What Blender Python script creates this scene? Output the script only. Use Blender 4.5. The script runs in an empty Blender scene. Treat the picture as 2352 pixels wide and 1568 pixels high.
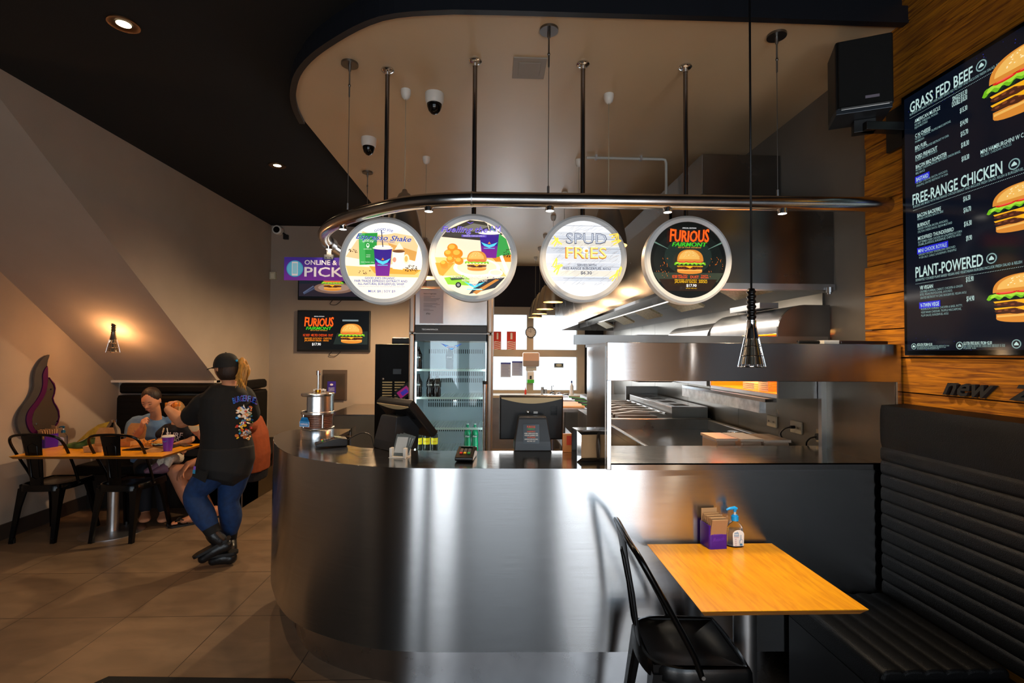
import bpy, bmesh, math, random
from mathutils import Vector, Matrix, Euler
from mathutils.bvhtree import BVHTree
random.seed(7)
SC = bpy.context.scene
COL = SC.collection
PI = math.pi
# ---------------------------------------------------------------- camera
FPX = 1150.0; CW = 2352; CH = 1568
yaw = math.radians(2.1); pitch = math.atan(28.6 / FPX); rll = .0065
CF = Vector((math.sin(yaw) * math.cos(pitch), math.cos(yaw) * math.cos(pitch), math.sin(pitch)))
R0 = Vector((math.cos(yaw), -math.sin(yaw), 0)); U0 = R0.cross(CF)
CR = R0 * math.cos(rll) + U0 * math.sin(rll); CU = U0 * math.cos(rll) - R0 * math.sin(rll)
CP = Vector((0, 0, 1.6))
cd = bpy.data.cameras.new('camera'); cam = bpy.data.objects.new('camera', cd); COL.objects.link(cam)
cd.sensor_width = 36; cd.lens = FPX / CW * 36; cd.clip_start = .05; cd.clip_end = 200
cam.matrix_world = Matrix((( CR.x, CU.x, -CF.x, CP.x), (CR.y, CU.y, -CF.y, CP.y), (CR.z, CU.z, -CF.z, CP.z), (0, 0, 0, 1)))
SC.camera = cam
def ray(x, y): return CF + CR * ((x - CW / 2) / FPX) - CU * ((y - CH / 2) / FPX)
def aty(x, y, Y): d = ray(x, y); return CP + d * (Y / d.y)
def atz(x, y, Z): d = ray(x, y); return CP + d * ((Z - 1.6) / d.z)
def atx(x, y, X): d = ray(x, y); return CP + d * (X / d.x)
# ---------------------------------------------------------------- world, exposure, daylight
SC.view_settings.view_transform = 'Standard'; SC.view_settings.look = 'None'
SC.view_settings.gamma = 1; SC.view_settings.use_curve_mapping = False
SC.view_settings.exposure = 0.0
w = bpy.data.worlds.new('sky'); SC.world = w; w.use_nodes = True
bg = w.node_tree.nodes['Background']; bg.inputs[0].default_value = (.78, .9, 1, 1); bg.inputs[1].default_value = 2.2
def lamp(kind, name, loc, e, col, size=.1, size2=None, aim=None, angle=None, blend=.5):
    l = bpy.data.lights.new(name, kind); l.energy = e; l.color = col
    if kind == 'AREA':
        l.size = size
        if size2: l.shape = 'RECTANGLE'; l.size_y = size2
    else: l.shadow_soft_size = size
    if kind == 'SPOT': l.spot_size = angle or 1.6; l.spot_blend = blend
    o = bpy.data.objects.new(name, l); COL.objects.link(o); o.location = loc
    if aim is not None: o.rotation_euler = (Vector(aim) - Vector(loc)).to_track_quat('-Z', 'Y').to_euler()
    return o
DAY = (.68, .85, 1)
# daylight through the panes of the street front (behind the camera)
for x0, x1, e in ((.75, 2.1, 40), (-.5, .42, 3.5), (-1.35, -.78, 17), (-2.15, -1.72, 9)):
    lamp('AREA', 'daylight', ((x0 + x1) / 2, -2.72, 1.36), e, DAY, x1 - x0, 2.35, aim=((x0 + x1) / 2, 3, 1.36))
    lamp('AREA', 'ceiling_fill', ((x0 + x1) / 2, -2.7, .5), e * .6, (1, .9, .78), x1 - x0, .7, aim=((x0 + x1) / 2, 1.5, 3.2))  # added upward fill that brightens the ceiling, in place of real bounced light
# daylight through the kitchen's back window
lamp('AREA', 'daylight', (.75, 8.9, 1.65), 22, (.95, .98, 1), 1.5, 1.2, aim=(.75, 0, 1.4))
# ---------------------------------------------------------------- materials
MC = {}
def hx(h):
    h = h.lstrip('#'); c = [int(h[i:i + 2], 16) / 255 for i in (0, 2, 4)]
    return tuple((v / 12.92 if v <= .04045 else ((v + .055) / 1.055) ** 2.4) for v in c)
def mat(name, col, rough=.5, metal=0., var=.0, vscale=8., bump=0., bscale=60., trans=0., ior=1.45, aniso=0., tan=None, emit=0., stretch=(1, 1, 1), coat=0., spec=.5, alpha=1., rvar=0.):
    if name in MC: return MC[name]
    if isinstance(col, str): col = hx(col)
    m = bpy.data.materials.new(name); m.use_nodes = True; nt = m.node_tree; b = nt.nodes['Principled BSDF']
    L = nt.links.new
    b.inputs['Base Color'].default_value = (*col, 1); b.inputs['Roughness'].default_value = rough
    b.inputs['Metallic'].default_value = metal; b.inputs['IOR'].default_value = ior
    b.inputs['Transmission Weight'].default_value = trans; b.inputs['Coat Weight'].default_value = coat
    b.inputs['Specular IOR Level'].default_value = spec; b.inputs['Alpha'].default_value = alpha
    if emit: b.inputs['Emission Color'].default_value = (*col, 1); b.inputs['Emission Strength'].default_value = emit
    if aniso:
        b.inputs['Anisotropic'].default_value = aniso
        if tan is None: tan = (0, 0, 1)
        c = nt.nodes.new('ShaderNodeCombineXYZ')
        for i in range(3): c.inputs[i].default_value = tan[i]
        L(c.outputs[0], b.inputs['Tangent']); b.inputs['Anisotropic Rotation'].default_value = 0
    if var or bump or rvar:
        tc = nt.nodes.new('ShaderNodeTexCoord'); mp = nt.nodes.new('ShaderNodeMapping'); mp.inputs['Scale'].default_value = stretch
        L(tc.outputs['Object'], mp.inputs[0])
        if var or rvar:
            n = nt.nodes.new('ShaderNodeTexNoise'); n.inputs['Scale'].default_value = vscale; n.inputs['Detail'].default_value = 6
            L(mp.outputs[0], n.inputs['Vector'])
        if var:
            r = nt.nodes.new('ShaderNodeValToRGB')
            r.color_ramp.elements[0].color = (*[max(0, v * (1 - var)) for v in col], 1); r.color_ramp.elements[1].color = (*[min(1, v * (1 + var)) for v in col], 1)
            r.color_ramp.elements[0].position = .3; r.color_ramp.elements[1].position = .7
            L(n.outputs[0], r.inputs[0]); L(r.outputs[0], b.inputs['Base Color'])
        if rvar:
            mr = nt.nodes.new('ShaderNodeMapRange'); mr.inputs['To Min'].default_value = max(.02, rough - rvar); mr.inputs['To Max'].default_value = rough + rvar
            L(n.outputs[0], mr.inputs[0]); L(mr.outputs[0], b.inputs['Roughness'])
        if bump:
            n2 = nt.nodes.new('ShaderNodeTexNoise'); n2.inputs['Scale'].default_value = bscale; n2.inputs['Detail'].default_value = 4
            bp = nt.nodes.new('ShaderNodeBump'); bp.inputs['Strength'].default_value = bump; bp.inputs['Distance'].default_value = .01
            L(mp.outputs[0], n2.inputs['Vector']); L(n2.outputs[0], bp.inputs['Height']); L(bp.outputs[0], b.inputs['Normal'])
    MC[name] = m; return m
def em(h, s=1.):
    k = 'glow_%s_%g' % (h, s)
    if k in MC: return MC[k]
    m = bpy.data.materials.new(k); m.use_nodes = True; nt = m.node_tree
    b = nt.nodes['Principled BSDF']; c = hx(h)
    b.inputs['Base Color'].default_value = (*[v * .3 for v in c], 1); b.inputs['Roughness'].default_value = .25
    b.inputs['Emission Color'].default_value = (*c, 1); b.inputs['Emission Strength'].default_value = s
    MC[k] = m; return m
def pm(h, rough=.6): return mat('print_' + h, h, rough)
WALLP = mat('painted_wall', '#a29284', .85, var=.04, vscale=3, bump=.15, bscale=180)
DARKC = mat('black_ceiling', '#0c0b0b', .9, var=.1)
LITC = mat('grey_ceiling', '#c8ae8c', .38, var=.04, vscale=2, bump=.05, bscale=30, rvar=.05)
STEEL = mat('brushed_steel', (.5, .505, .52), .22, 1, var=.04, vscale=6, aniso=1., tan=(0, 0, 1), stretch=(1, 1, 30), rvar=.02)
STEELH = mat('brushed_steel_top', (.5, .46, .41), .16, 1, var=.1, vscale=5, stretch=(1, 12, 1), rvar=.06, bump=.01)
STEELP = mat('polished_steel', (.62, .62, .63), .14, 1, var=.05)
STEELS = mat('satin_steel', (.5, .5, .51), .33, 1, var=.1, vscale=7, rvar=.08)
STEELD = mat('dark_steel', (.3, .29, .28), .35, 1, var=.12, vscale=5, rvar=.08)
GUN = mat('gunmetal', (.2, .19, .18), .32, 1)
CHROME = mat('chrome', (.8, .8, .8), .06, 1)
ALU = mat('brushed_aluminium', (.72, .72, .73), .25, 1, var=.05, vscale=20, stretch=(1, 1, 20))
BLKM = mat('black_painted_metal', '#0b0b0c', .22, .4, bump=.02, bscale=200)
BLKP = mat('black_plastic', '#121213', .42, bump=.05, bscale=300)
BLKG = mat('gloss_black', '#050506', .08)
LEATH = mat('black_leather', '#040405', .45, spec=.22, var=.15, vscale=20, bump=.25, bscale=400)
WHTP = mat('white_plastic', '#d9d4cc', .35)
CREAM = mat('cream_paint', '#cfc5a8', .6, var=.05)
GLASS = mat('clear_glass', (1, 1, 1), .02, trans=1., ior=1.05, spec=.5)
GLASSR = mat('fridge_glass', (.92, 1, .98), .01, trans=1., ior=1.5)
CLEARP = mat('clear_plastic', (1, 1, 1), .05, trans=1., ior=1.12)
KRAFT = mat('kraft_card', '#c08a52', .8, var=.1, vscale=40, bump=.1, bscale=200)
PURPLE = mat('purple_plastic', '#4a1a9c', .3)
def wood(name, c1, c2, scale, stretch, rough=.4, bump=.1, coat=0., dark=.0):
    m = bpy.data.materials.new(name); m.use_nodes = True; nt = m.node_tree; b = nt.nodes['Principled BSDF']; L = nt.links.new
    tc = nt.nodes.new('ShaderNodeTexCoord'); mp = nt.nodes.new('ShaderNodeMapping'); mp.inputs['Scale'].default_value = stretch
    n = nt.nodes.new('ShaderNodeTexNoise'); n.inputs['Scale'].default_value = scale; n.inputs['Detail'].default_value = 8; n.inputs['Distortion'].default_value = 1.2
    n2 = nt.nodes.new('ShaderNodeTexNoise'); n2.inputs['Scale'].default_value = 2.3; n2.inputs['Detail'].default_value = 3
    r = nt.nodes.new('ShaderNodeValToRGB'); r.color_ramp.elements[0].color = (*hx(c1), 1); r.color_ramp.elements[1].color = (*hx(c2), 1)
    r.color_ramp.elements[0].position = .32; r.color_ramp.elements[1].position = .68
    mx = nt.nodes.new('ShaderNodeMix'); mx.data_type = 'RGBA'; mx.blend_type = 'MULTIPLY'; mx.inputs[0].default_value = dark
    L(tc.outputs['Object'], mp.inputs[0]); L(mp.outputs[0], n.inputs['Vector']); L(tc.outputs['Object'], n2.inputs['Vector'])
    L(n.outputs[0], r.inputs[0]); L(r.outputs[0], mx.inputs[6]); L(n2.outputs[0], mx.inputs[7]); L(mx.outputs[2], b.inputs['Base Color'])
    bp = nt.nodes.new('ShaderNodeBump'); bp.inputs['Strength'].default_value = bump; bp.inputs['Distance'].default_value = .01
    L(n.outputs[0], bp.inputs['Height']); L(bp.outputs[0], b.inputs['Normal'])
    b.inputs['Roughness'].default_value = rough; b.inputs['Coat Weight'].default_value = coat; b.inputs['Coat Roughness'].default_value = .12
    MC[name] = m; return m
TABLEW = wood('orange_veneer', '#dc8c00', '#f6aa04', 5, (9, 1, 1), .34, .03, .14)
TABLEE = wood('ply_edge', '#6a3c14', '#a86a28', 8, (1, 1, 40), .5, .1)
PLANK = wood('rough_sawn_plank', '#8a4c06', '#f09a10', 5, (3, 1, 14), .8, .35, 0, .4)
def floor_mat():
    m = bpy.data.materials.new('floor_tiles'); m.use_nodes = True; nt = m.node_tree; b = nt.nodes['Principled BSDF']; L = nt.links.new
    tc = nt.nodes.new('ShaderNodeTexCoord'); mp = nt.nodes.new('ShaderNodeMapping')
    mp.inputs['Location'].default_value = (.98 + .61 * 20, -2.52 + .62 * 20, 0)
    L(tc.outputs['Object'], mp.inputs[0])
    br = nt.nodes.new('ShaderNodeTexBrick'); br.offset = 0; br.inputs['Scale'].default_value = 1
    br.inputs['Brick Width'].default_value = .61; br.inputs['Row Height'].default_value = .62; br.inputs['Mortar Size'].default_value = .0022
    br.inputs['Color1'].default_value = (*hx('#7c6650'), 1); br.inputs['Color2'].default_value = (*hx('#75604c'), 1); br.inputs['Mortar'].default_value = (*hx('#1c1510'), 1)
    L(mp.outputs[0], br.inputs['Vector'])
    n = nt.nodes.new('ShaderNodeTexNoise'); n.inputs['Scale'].default_value = 3; n.inputs['Detail'].default_value = 8; n.inputs['Distortion'].default_value = .8
    mp2 = nt.nodes.new('ShaderNodeMapping'); mp2.inputs['Scale'].default_value = (1, 2.2, 1); mp2.inputs['Rotation'].default_value = (0, 0, .5)
    L(tc.outputs['Object'], mp2.inputs[0]); L(mp2.outputs[0], n.inputs['Vector'])
    mr = nt.nodes.new('ShaderNodeMapRange'); mr.inputs['To Min'].default_value = .72; mr.inputs['To Max'].default_value = 1.15; mr.inputs['From Min'].default_value = .3; mr.inputs['From Max'].default_value = .7
    L(n.outputs[0], mr.inputs[0])
    mx = nt.nodes.new('ShaderNodeMix'); mx.data_type = 'RGBA'; mx.blend_type = 'MULTIPLY'; mx.inputs[0].default_value = 1
    L(br.outputs[0], mx.inputs[6]); L(mr.outputs[0], mx.inputs[7]); L(mx.outputs[2], b.inputs['Base Color'])
    b.inputs['Roughness'].default_value = .42
    return m
FLOORM = floor_mat()
# ---------------------------------------------------------------- geometry helpers
def frame(z, up=None):
    z = Vector(z).normalized(); u = Vector(up) if up is not None else (Vector((0, 0, 1)) if abs(z.z) < .95 else Vector((1, 0, 0)))
    x = u.cross(z).normalized(); y = z.cross(x); return x, y, z
def MM(o, x, y, z):
    o, x, y, z = map(Vector, (o, x, y, z)); return Matrix(((x.x, y.x, z.x, o.x), (x.y, y.y, z.y, o.y), (x.z, y.z, z.z, o.z), (0, 0, 0, 1)))
class G:
    def __init__(s): s.v = []; s.f = []; s.m = []; s.s = []; s.mats = []
    def mi(s, m):
        if m not in s.mats: s.mats.append(m)
        return s.mats.index(m)
    def add(s, vs, fs, m, smooth=False, M=None):
        b = len(s.v); k = s.mi(m)
        s.v += [(M @ Vector(v)) if M is not None else Vector(v) for v in vs]
        for f in fs: s.f.append([b + i for i in f]); s.m.append(k); s.s.append(smooth)
        return s
    def box(s, a, b, m, M=None):
        x0, y0, z0 = a; x1, y1, z1 = b
        x0, x1 = min(x0, x1), max(x0, x1); y0, y1 = min(y0, y1), max(y0, y1); z0, z1 = min(z0, z1), max(z0, z1)
        return s.add([(x0, y0, z0), (x1, y0, z0), (x1, y1, z0), (x0, y1, z0), (x0, y0, z1), (x1, y0, z1), (x1, y1, z1), (x0, y1, z1)],
                     [(0, 3, 2, 1), (4, 5, 6, 7), (0, 1, 5, 4), (1, 2, 6, 5), (2, 3, 7, 6), (3, 0, 4, 7)], m, False, M)
    def loft(s, rings, m, smooth=True, caps=True, closed=False, M=None):
        n = len(rings[0]); vs = [v for r in rings for v in r]; fs = []
        R = len(rings)
        for i in range(R if closed else R - 1):
            a = i * n; b = ((i + 1) % R) * n
            for j in range(n): fs.append((a + j, a + (j + 1) % n, b + (j + 1) % n, b + j))
        s.add(vs, fs, m, smooth, M)
        if caps and not closed:
            s.add(rings[0], [tuple(reversed(range(n)))], m, False, M); s.add(rings[-1], [tuple(range(n))], m, False, M)
        return s
    def tube(s, pts, r, m, n=12, caps=True, closed=False, flat=1., up=None, M=None):
        pts = [Vector(p) for p in pts]; rs = r if isinstance(r, (list, tuple)) else [r] * len(pts); rings = []
        px = None
        for i, p in enumerate(pts):
            if closed: t = pts[(i + 1) % len(pts)] - pts[i - 1]
            else: t = (pts[min(i + 1, len(pts) - 1)] - pts[max(i - 1, 0)])
            t.normalize()
            if px is None: x, y, z = frame(t, up)
            else:
                x = (px - t * px.dot(t)).normalized(); y = t.cross(x)
            px = x
            rings.append([p + x * (math.cos(a) * rs[i]) + y * (math.sin(a) * rs[i] * flat) for a in [2 * PI * k / n for k in range(n)]])
        return s.loft(rings, m, True, caps, closed, M)
    def cyl(s, a, b, r, m, r2=None, n=20, caps=True, M=None): return s.tube([a, b], [r, r if r2 is None else r2], m, n, caps, M=M)
    def lathe(s, prof, m, o=(0, 0, 0), n=28, M=None, ax=None):
        x, y, z = frame(ax or (0, 0, 1)); o = Vector(o)
        rings = [[o + z * h + (x * math.cos(a) + y * math.sin(a)) * max(r, 1e-4) for a in [2 * PI * k / n for k in range(n)]] for r, h in prof]
        return s.loft(rings, m, True, False, M=M)
    def ell(s, c, r, m, M=None, R=None, n=16, k=10):
        c = Vector(c); vs = []; rings = []
        for i in range(k + 1):
            t = PI * i / k
            ring = []
            for j in range(n):
                a = 2 * PI * j / n; v = Vector((r[0] * math.sin(t) * math.cos(a), r[1] * math.sin(t) * math.sin(a), -r[2] * math.cos(t)))
                if R is not None: v = R @ v
                ring.append(c + v)
            rings.append(ring)
        return s.loft(rings, m, True, False, M=M)
    def prism(s, poly, z0, z1, m, M=None, side=None, smooth=False):
        n = len(poly)
        s.add([(p[0], p[1], z0) for p in poly], [tuple(reversed(range(n)))], m, False, M)
        s.add([(p[0], p[1], z1) for p in poly], [tuple(range(n))], m, False, M)
        s.add([(p[0], p[1], z0) for p in poly] + [(p[0], p[1], z1) for p in poly], [(i, (i + 1) % n, n + (i + 1) % n, n + i) for i in range(n)], side or m, smooth, M)
        return s
    def quad(s, a, b, c, d, m): return s.add([a, b, c, d], [(0, 1, 2, 3)], m)
def cr(pts, k=6, closed=False):
    pts = [Vector(p) for p in pts]; out = []; n = len(pts)
    for i in range(n if closed else n - 1):
        g = (lambda j: pts[j % n]) if closed else (lambda j: pts[max(0, min(n - 1, j))])
        p0, p1, p2, p3 = g(i - 1), g(i), g(i + 1), g(i + 2)
        for j in range(k):
            t = j / k
            out.append(.5 * ((2 * p1) + (p2 - p0) * t + (2 * p0 - 5 * p1 + 4 * p2 - p3) * t * t + (3 * p1 - p0 - 3 * p2 + p3) * t ** 3))
    if not closed: out.append(pts[-1])
    return out
def arc(cx, cy, r, a0, a1, n): return [(cx + r * math.cos(a0 + (a1 - a0) * i / n), cy + r * math.sin(a0 + (a1 - a0) * i / n)) for i in range(n + 1)]
def rrect(w, h, r, n=5, cx=0, cy=0):
    x, y = w / 2 - r, h / 2 - r
    return arc(cx + x, cy + y, r, 0, PI / 2, n) + arc(cx - x, cy + y, r, PI / 2, PI, n) + arc(cx - x, cy - y, r, PI, 1.5 * PI, n) + arc(cx + x, cy - y, r, 1.5 * PI, 2 * PI, n)
def tagp(o, label=None, cat=None, group=None, kind=None):
    if label: o['label'] = label
    if cat: o['category'] = cat
    if group: o['group'] = group
    if kind: o['kind'] = kind
    return o
def thing(name, label, cat, loc=(0, 0, 0), rz=0., group=None):
    o = bpy.data.objects.new(name, None); COL.objects.link(o); o.location = loc; o.rotation_euler = (0, 0, rz); o.empty_display_size = .1
    return tagp(o, label, cat, group)
def rootmat(o):
    while o.parent: o = o.parent
    return Matrix.LocRotScale(o.location, o.rotation_euler, o.scale)
def part(name, g, parent=None, local=False, bev=0., seg=2, sub=0, label=None, mods=None, kind=None, norm=True):
    me = bpy.data.meshes.new(name)
    vs = g.v
    if parent is not None and not local:
        inv = rootmat(parent).inverted(); vs = [inv @ v for v in vs]
    org = Vector((0, 0, 0))
    if parent is None:
        xs = [v.x for v in vs]; ys = [v.y for v in vs]; zs = [v.z for v in vs]
        org = Vector(((min(xs) + max(xs)) / 2, (min(ys) + max(ys)) / 2, min(zs))) if name.split('_')[0] not in ('floor',) else org
        vs = [v - org for v in vs]
    me.from_pydata([tuple(v) for v in vs], [], g.f)
    for m in g.mats: me.materials.append(m)
    me.polygons.foreach_set('material_index', g.m); me.polygons.foreach_set('use_smooth', g.s)
    if norm:
        bm = bmesh.new(); bm.from_mesh(me); bmesh.ops.remove_doubles(bm, verts=bm.verts, dist=1e-5); bmesh.ops.recalc_face_normals(bm, faces=bm.faces)
        for e in bm.edges:
            if len(e.link_faces) == 2 and e.calc_face_angle(0) > .75: e.smooth = False
        bm.to_mesh(me); bm.free()
    me.update()
    o = bpy.data.objects.new(name, me); COL.objects.link(o); o.location = org
    if parent is not None: o.parent = parent
    if bev:
        b = o.modifiers.new('bevel', 'BEVEL'); b.width = bev; b.segments = seg; b.limit_method = 'ANGLE'; b.angle_limit = .6; b.harden_normals = False
    if sub: s_ = o.modifiers.new('sub', 'SUBSURF'); s_.levels = sub; s_.render_levels = sub
    if label: o['label'] = label
    if kind: o['kind'] = kind
    return o
def solo(name, g, label, cat, group=None, **k): return tagp(part(name, g, None, **k), label, cat, group)
def struct(name, g, label, **k): return tagp(part(name, g, None, **k), label, 'room structure', None, 'structure')
def dup(o, loc=None, rz=None, label=None, group=None, parent=None):
    c = o.copy(); COL.objects.link(c)
    if parent is not None: c.parent = parent
    else:
        if loc is not None: c.location = loc
        if rz is not None: c.rotation_euler = (0, 0, rz)
        if label: c['label'] = label
        if group: c['group'] = group
    for ch in list(o.children): dup(ch, parent=c)
    return c
# text: flat letters added to a collector; M maps the letters' plane into the world
TC = {}
def letters(s, bold=0., shear=0., ext=0.):
    bold = min(bold, .005 if ('M' in s or 'm' in s) else .016); k = (s, bold, shear, ext)
    if k in TC: return TC[k]
    c = bpy.data.curves.new('t', 'FONT'); c.body = s; c.size = 1; c.offset = bold; c.shear = shear; c.resolution_u = 2; c.extrude = ext; c.fill_mode = 'BOTH' if ext else 'FRONT'
    o = bpy.data.objects.new('t', c); COL.objects.link(o)
    bpy.context.view_layer.update()
    me = bpy.data.meshes.new_from_object(o.evaluated_get(bpy.context.evaluated_depsgraph_get()))
    vs = [tuple(v.co) for v in me.vertices]; fs = [tuple(p.vertices) for p in me.polygons]
    bpy.data.objects.remove(o); bpy.data.curves.remove(c); bpy.data.meshes.remove(me)
    xs = [v[0] for v in vs]; x0, x1 = min(xs), max(xs)
    TC[k] = ([(v[0] - x0, v[1] / .69, v[2]) for v in vs], fs, x1 - x0); return TC[k]
class Art:
    """flat artwork on a plane: u right, v up, layers stacked toward the viewer"""
    def __init__(s, M, g=None, step=.0004, w0=.0006): s.M = M; s.g = g or G(); s.w = w0; s.step = step
    def up(s): s.w += s.step
    def poly(s, pts, m):
        if not s.clip(pts): return
        s.g.add([(p[0], p[1], s.w) for p in pts], [tuple(range(len(pts)))], m, False, s.M); s.up()
    cl = None
    def clip(s, pts): return True
    def rect(s, u0, v0, u1, v1, m, rot=0., sk=0.):
        c = ((u0 + u1) / 2, (v0 + v1) / 2); P = [(u0, v0), (u1, v0), (u1 + sk, v1), (u0 + sk, v1)]
        if rot:
            co, si = math.cos(rot), math.sin(rot); P = [(c[0] + (p[0] - c[0]) * co - (p[1] - c[1]) * si, c[1] + (p[0] - c[0]) * si + (p[1] - c[1]) * co) for p in P]
        s.poly(P, m)
    def ell(s, cu, cv, ru, rv, m, a0=0., a1=2 * PI, n=28, rot=0.):
        P = [(ru * math.cos(a0 + (a1 - a0) * i / n), rv * math.sin(a0 + (a1 - a0) * i / n)) for i in range(n if a1 - a0 > 6.2 else n + 1)]
        co, si = math.cos(rot), math.sin(rot)
        s.poly([(cu + p[0] * co - p[1] * si, cv + p[0] * si + p[1] * co) for p in P], m)
    def text(s, t, u, v, cap, m, width=None, align='L', bold=0., shear=0., rot=0., arcr=None, flare=0.):
        vs, fs, w = letters(t, bold, shear)
        sx = (width / w) if width else cap
        W = w * sx
        if align == 'C': u -= W / 2
        if align == 'R': u -= W
        out = []
        co, si = math.cos(rot), math.sin(rot)
        for a, b, c in vs:
            x = a * sx; y = b * cap
            if flare: y *= 1 + flare * abs(2 * x / W - 1) ** 1.5 ; 
            if arcr:   # bend over a circle of radius arcr, centre of the text at top
                th = (x - W / 2) / arcr; rr = arcr + y; x, y = W / 2 + rr * math.sin(th), rr * math.cos(th) - arcr
            out.append((u + x * co - y * si, v + x * si + y * co, s.w))
        s.g.add(out, fs, m, False, s.M); s.up(); return W
def burger(a, cx, cy, w, h, E=em, s=1., pat=1, light=False):
    """a burger seen from the side, w wide, h high, centred"""
    y0 = cy - h / 2; hw = w / 2
    bun = E('#d98a34', s); bun2 = E('#f0b85c', s)
    a.poly([(cx - hw * .8, y0 + h * .2)] + [(cx + hw * .8 * math.cos(t), y0 + h * .1 + h * .1 * math.sin(t)) for t in [-PI + PI * i / 12 for i in range(13)]] + [(cx + hw * .8, y0 + h * .2)], bun)
    a.rect(cx - hw * .78, y0 + h * .13, cx + hw * .78, y0 + h * .17, bun2)
    for k in range(pat):
        yy = y0 + h * (.26 + .14 * k)
        a.poly([(cx + hw * .84 * math.cos(t) , yy + h * .075 * math.sin(t) * (1 + .15 * math.sin(9 * t))) for t in [2 * PI * i / 40 for i in range(40)]], E('#4a2416', s))
        for q in range(9): a.ell(cx + hw * (-.7 + .17 * q), yy + h * .02 * math.sin(q * 2.3), hw * .06, h * .018, E('#7a4026', s), n=8)
        a.poly([(cx - hw * .84, yy + h * .07), (cx + hw * .84, yy + h * .07), (cx + hw * .8, yy + h * .03), (cx + hw * .2, yy + h * .045), (cx, yy - h * .04), (cx - hw * .3, yy + h * .045), (cx - hw * .8, yy + h * .03)], E('#f6b01e', s))
    yl = y0 + h * (.36 + .14 * (pat - 1)) + h * .06
    P = []
    for i in range(41):
        t = i / 40; P.append((cx - hw * 1.02 + 2.04 * hw * t, yl - h * .035 - h * .03 * math.sin(t * 47)))
    for i in range(41):
        t = 1 - i / 40; P.append((cx - hw * .96 + 1.92 * hw * t, yl + h * .045 + h * .02 * math.sin(t * 39)))
    a.poly(P, E('#6fb81e', s))
    P = [(p[0] * 1 + (cx - p[0]) * .1, p[1] + h * .025 + (p[1] - yl) * -.3) for p in P]; a.poly(P, E('#a4dc3c', s))
    for q in (-.5, .02, .52): a.ell(cx + hw * q, yl + h * .075, hw * .27, h * .035, E('#d8251a', s), n=16); a.ell(cx + hw * q, yl + h * .08, hw * .2, h * .015, E('#f0604a', s), n=12)
    yb = yl + h * .09; top = cy + h / 2
    a.poly([(cx + hw * .84 * (abs(math.cos(t)) ** .75) * (1 if math.cos(t) > 0 else -1), yb + (top - yb) * math.sin(t) ** .8 if math.sin(t) > 0 else yb) for t in [PI * i / 30 for i in range(31)]], bun)
    a.poly([(cx - hw * .06 + hw * .66 * math.cos(t), yb + (top - yb) * (.18 + .76 * math.sin(t))) for t in [PI * i / 24 for i in range(25)]], bun2)
    rr = random.Random(3)
    for q in range(26):
        t = rr.uniform(.3, PI - .3); k = rr.uniform(.35, .85)
        a.ell(cx + hw * .7 * k * math.cos(t) * 1.1, yb + (top - yb) * (.25 + k * .7 * math.sin(t)), w * .009, h * .009, E('#fff0c0', s), n=6)
# ================================================================ ROOM
WX = -4.15; UX = -3.05; ZD = 3.335; ZL = 3.2; TV = 6.93; KX = 2.0; KW = 9.05
g = G(); g.box((-4.4, -3.1, -.1), (2.25, 9.4, 0), FLOORM); struct('floor', g, 'brown stone-look tiled floor')
g = G(); g.box((WX - .12, -3.0, 0), (WX, 5.9, 3.4), WALLP); struct('wall_left', g, 'beige painted left wall under the stair soffit')
g = G(); g.box((WX, -2.9, 0), (WX + .015, 5.68, .13), mat('skirting', '#3b3029', .5)); struct('baseboard_left', g, 'dark skirting board along the left wall')
# upper left wall (side of the stair), cut on a slope, and the sloped soffit below it
sl = .748
def zs(Y): return 1.29 + sl * (5.65 - Y)
yt = 5.65 - (ZD + .1 - 1.29) / sl
g = G()
poly = [(yt, ZD + .1), (5.65, 1.29), (5.65, 0), (TV + .1, 0), (TV + .1, ZD + .1)]
g.add([(UX, p[0], p[1]) for p in poly] + [(UX - .1, p[0], p[1] + (.04 if p[0] <= 5.65 and p[1] > .1 else 0)) for p in poly], [(0, 1, 2, 3, 4), (9, 8, 7, 6, 5), (0, 5, 6, 1), (1, 6, 7, 2), (2, 7, 8, 3), (3, 8, 9, 4), (4, 9, 5, 0)], WALLP)
struct('wall_stair', g, 'beige painted upper left wall cut along the stair slope')
g = G(); a = (yt - .1, zs(yt - .1)); b = (5.65, 1.29)
g.add([(WX, *a), (UX - .001, *a), (UX - .001, *b), (WX, *b), (WX, a[0], a[1] + .12), (UX - .001, a[0], a[1] + .12), (UX - .001, b[0], b[1] + .12), (WX, b[0], b[1] + .12)],
      [(0, 1, 2, 3), (7, 6, 5, 4), (0, 4, 5, 1), (1, 5, 6, 2), (2, 6, 7, 3), (3, 7, 4, 0)], WALLP)
struct('ceiling_soffit', g, 'beige sloping underside of a stair above the left table')
g = G(); g.box((WX, 5.72, 0), (UX - .1, 5.82, 1.4), WALLP); g.box((WX, 5.6, 1.262), (UX, 5.72, 1.288), mat('ledge', '#cfc3b4', .5)); struct('wall_bench', g, 'low wall with pale ledge behind the left bench')
g = G(); g.box((UX, TV, 0), (-.93, TV + .12, 3.4), WALLP); struct('wall_screens', g, 'beige wall carrying the two screens')
g = G(); g.box((-1.05, TV + .12, 0), (-.93, KW, 3.3), WALLP); struct('wall_kitchen', g, 'kitchen side wall behind the fridge')
g = G()
bx = [(-4.4, 4.35), (-4.4, -3), (2.25, -3), (2.25, 2.3)]
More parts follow.
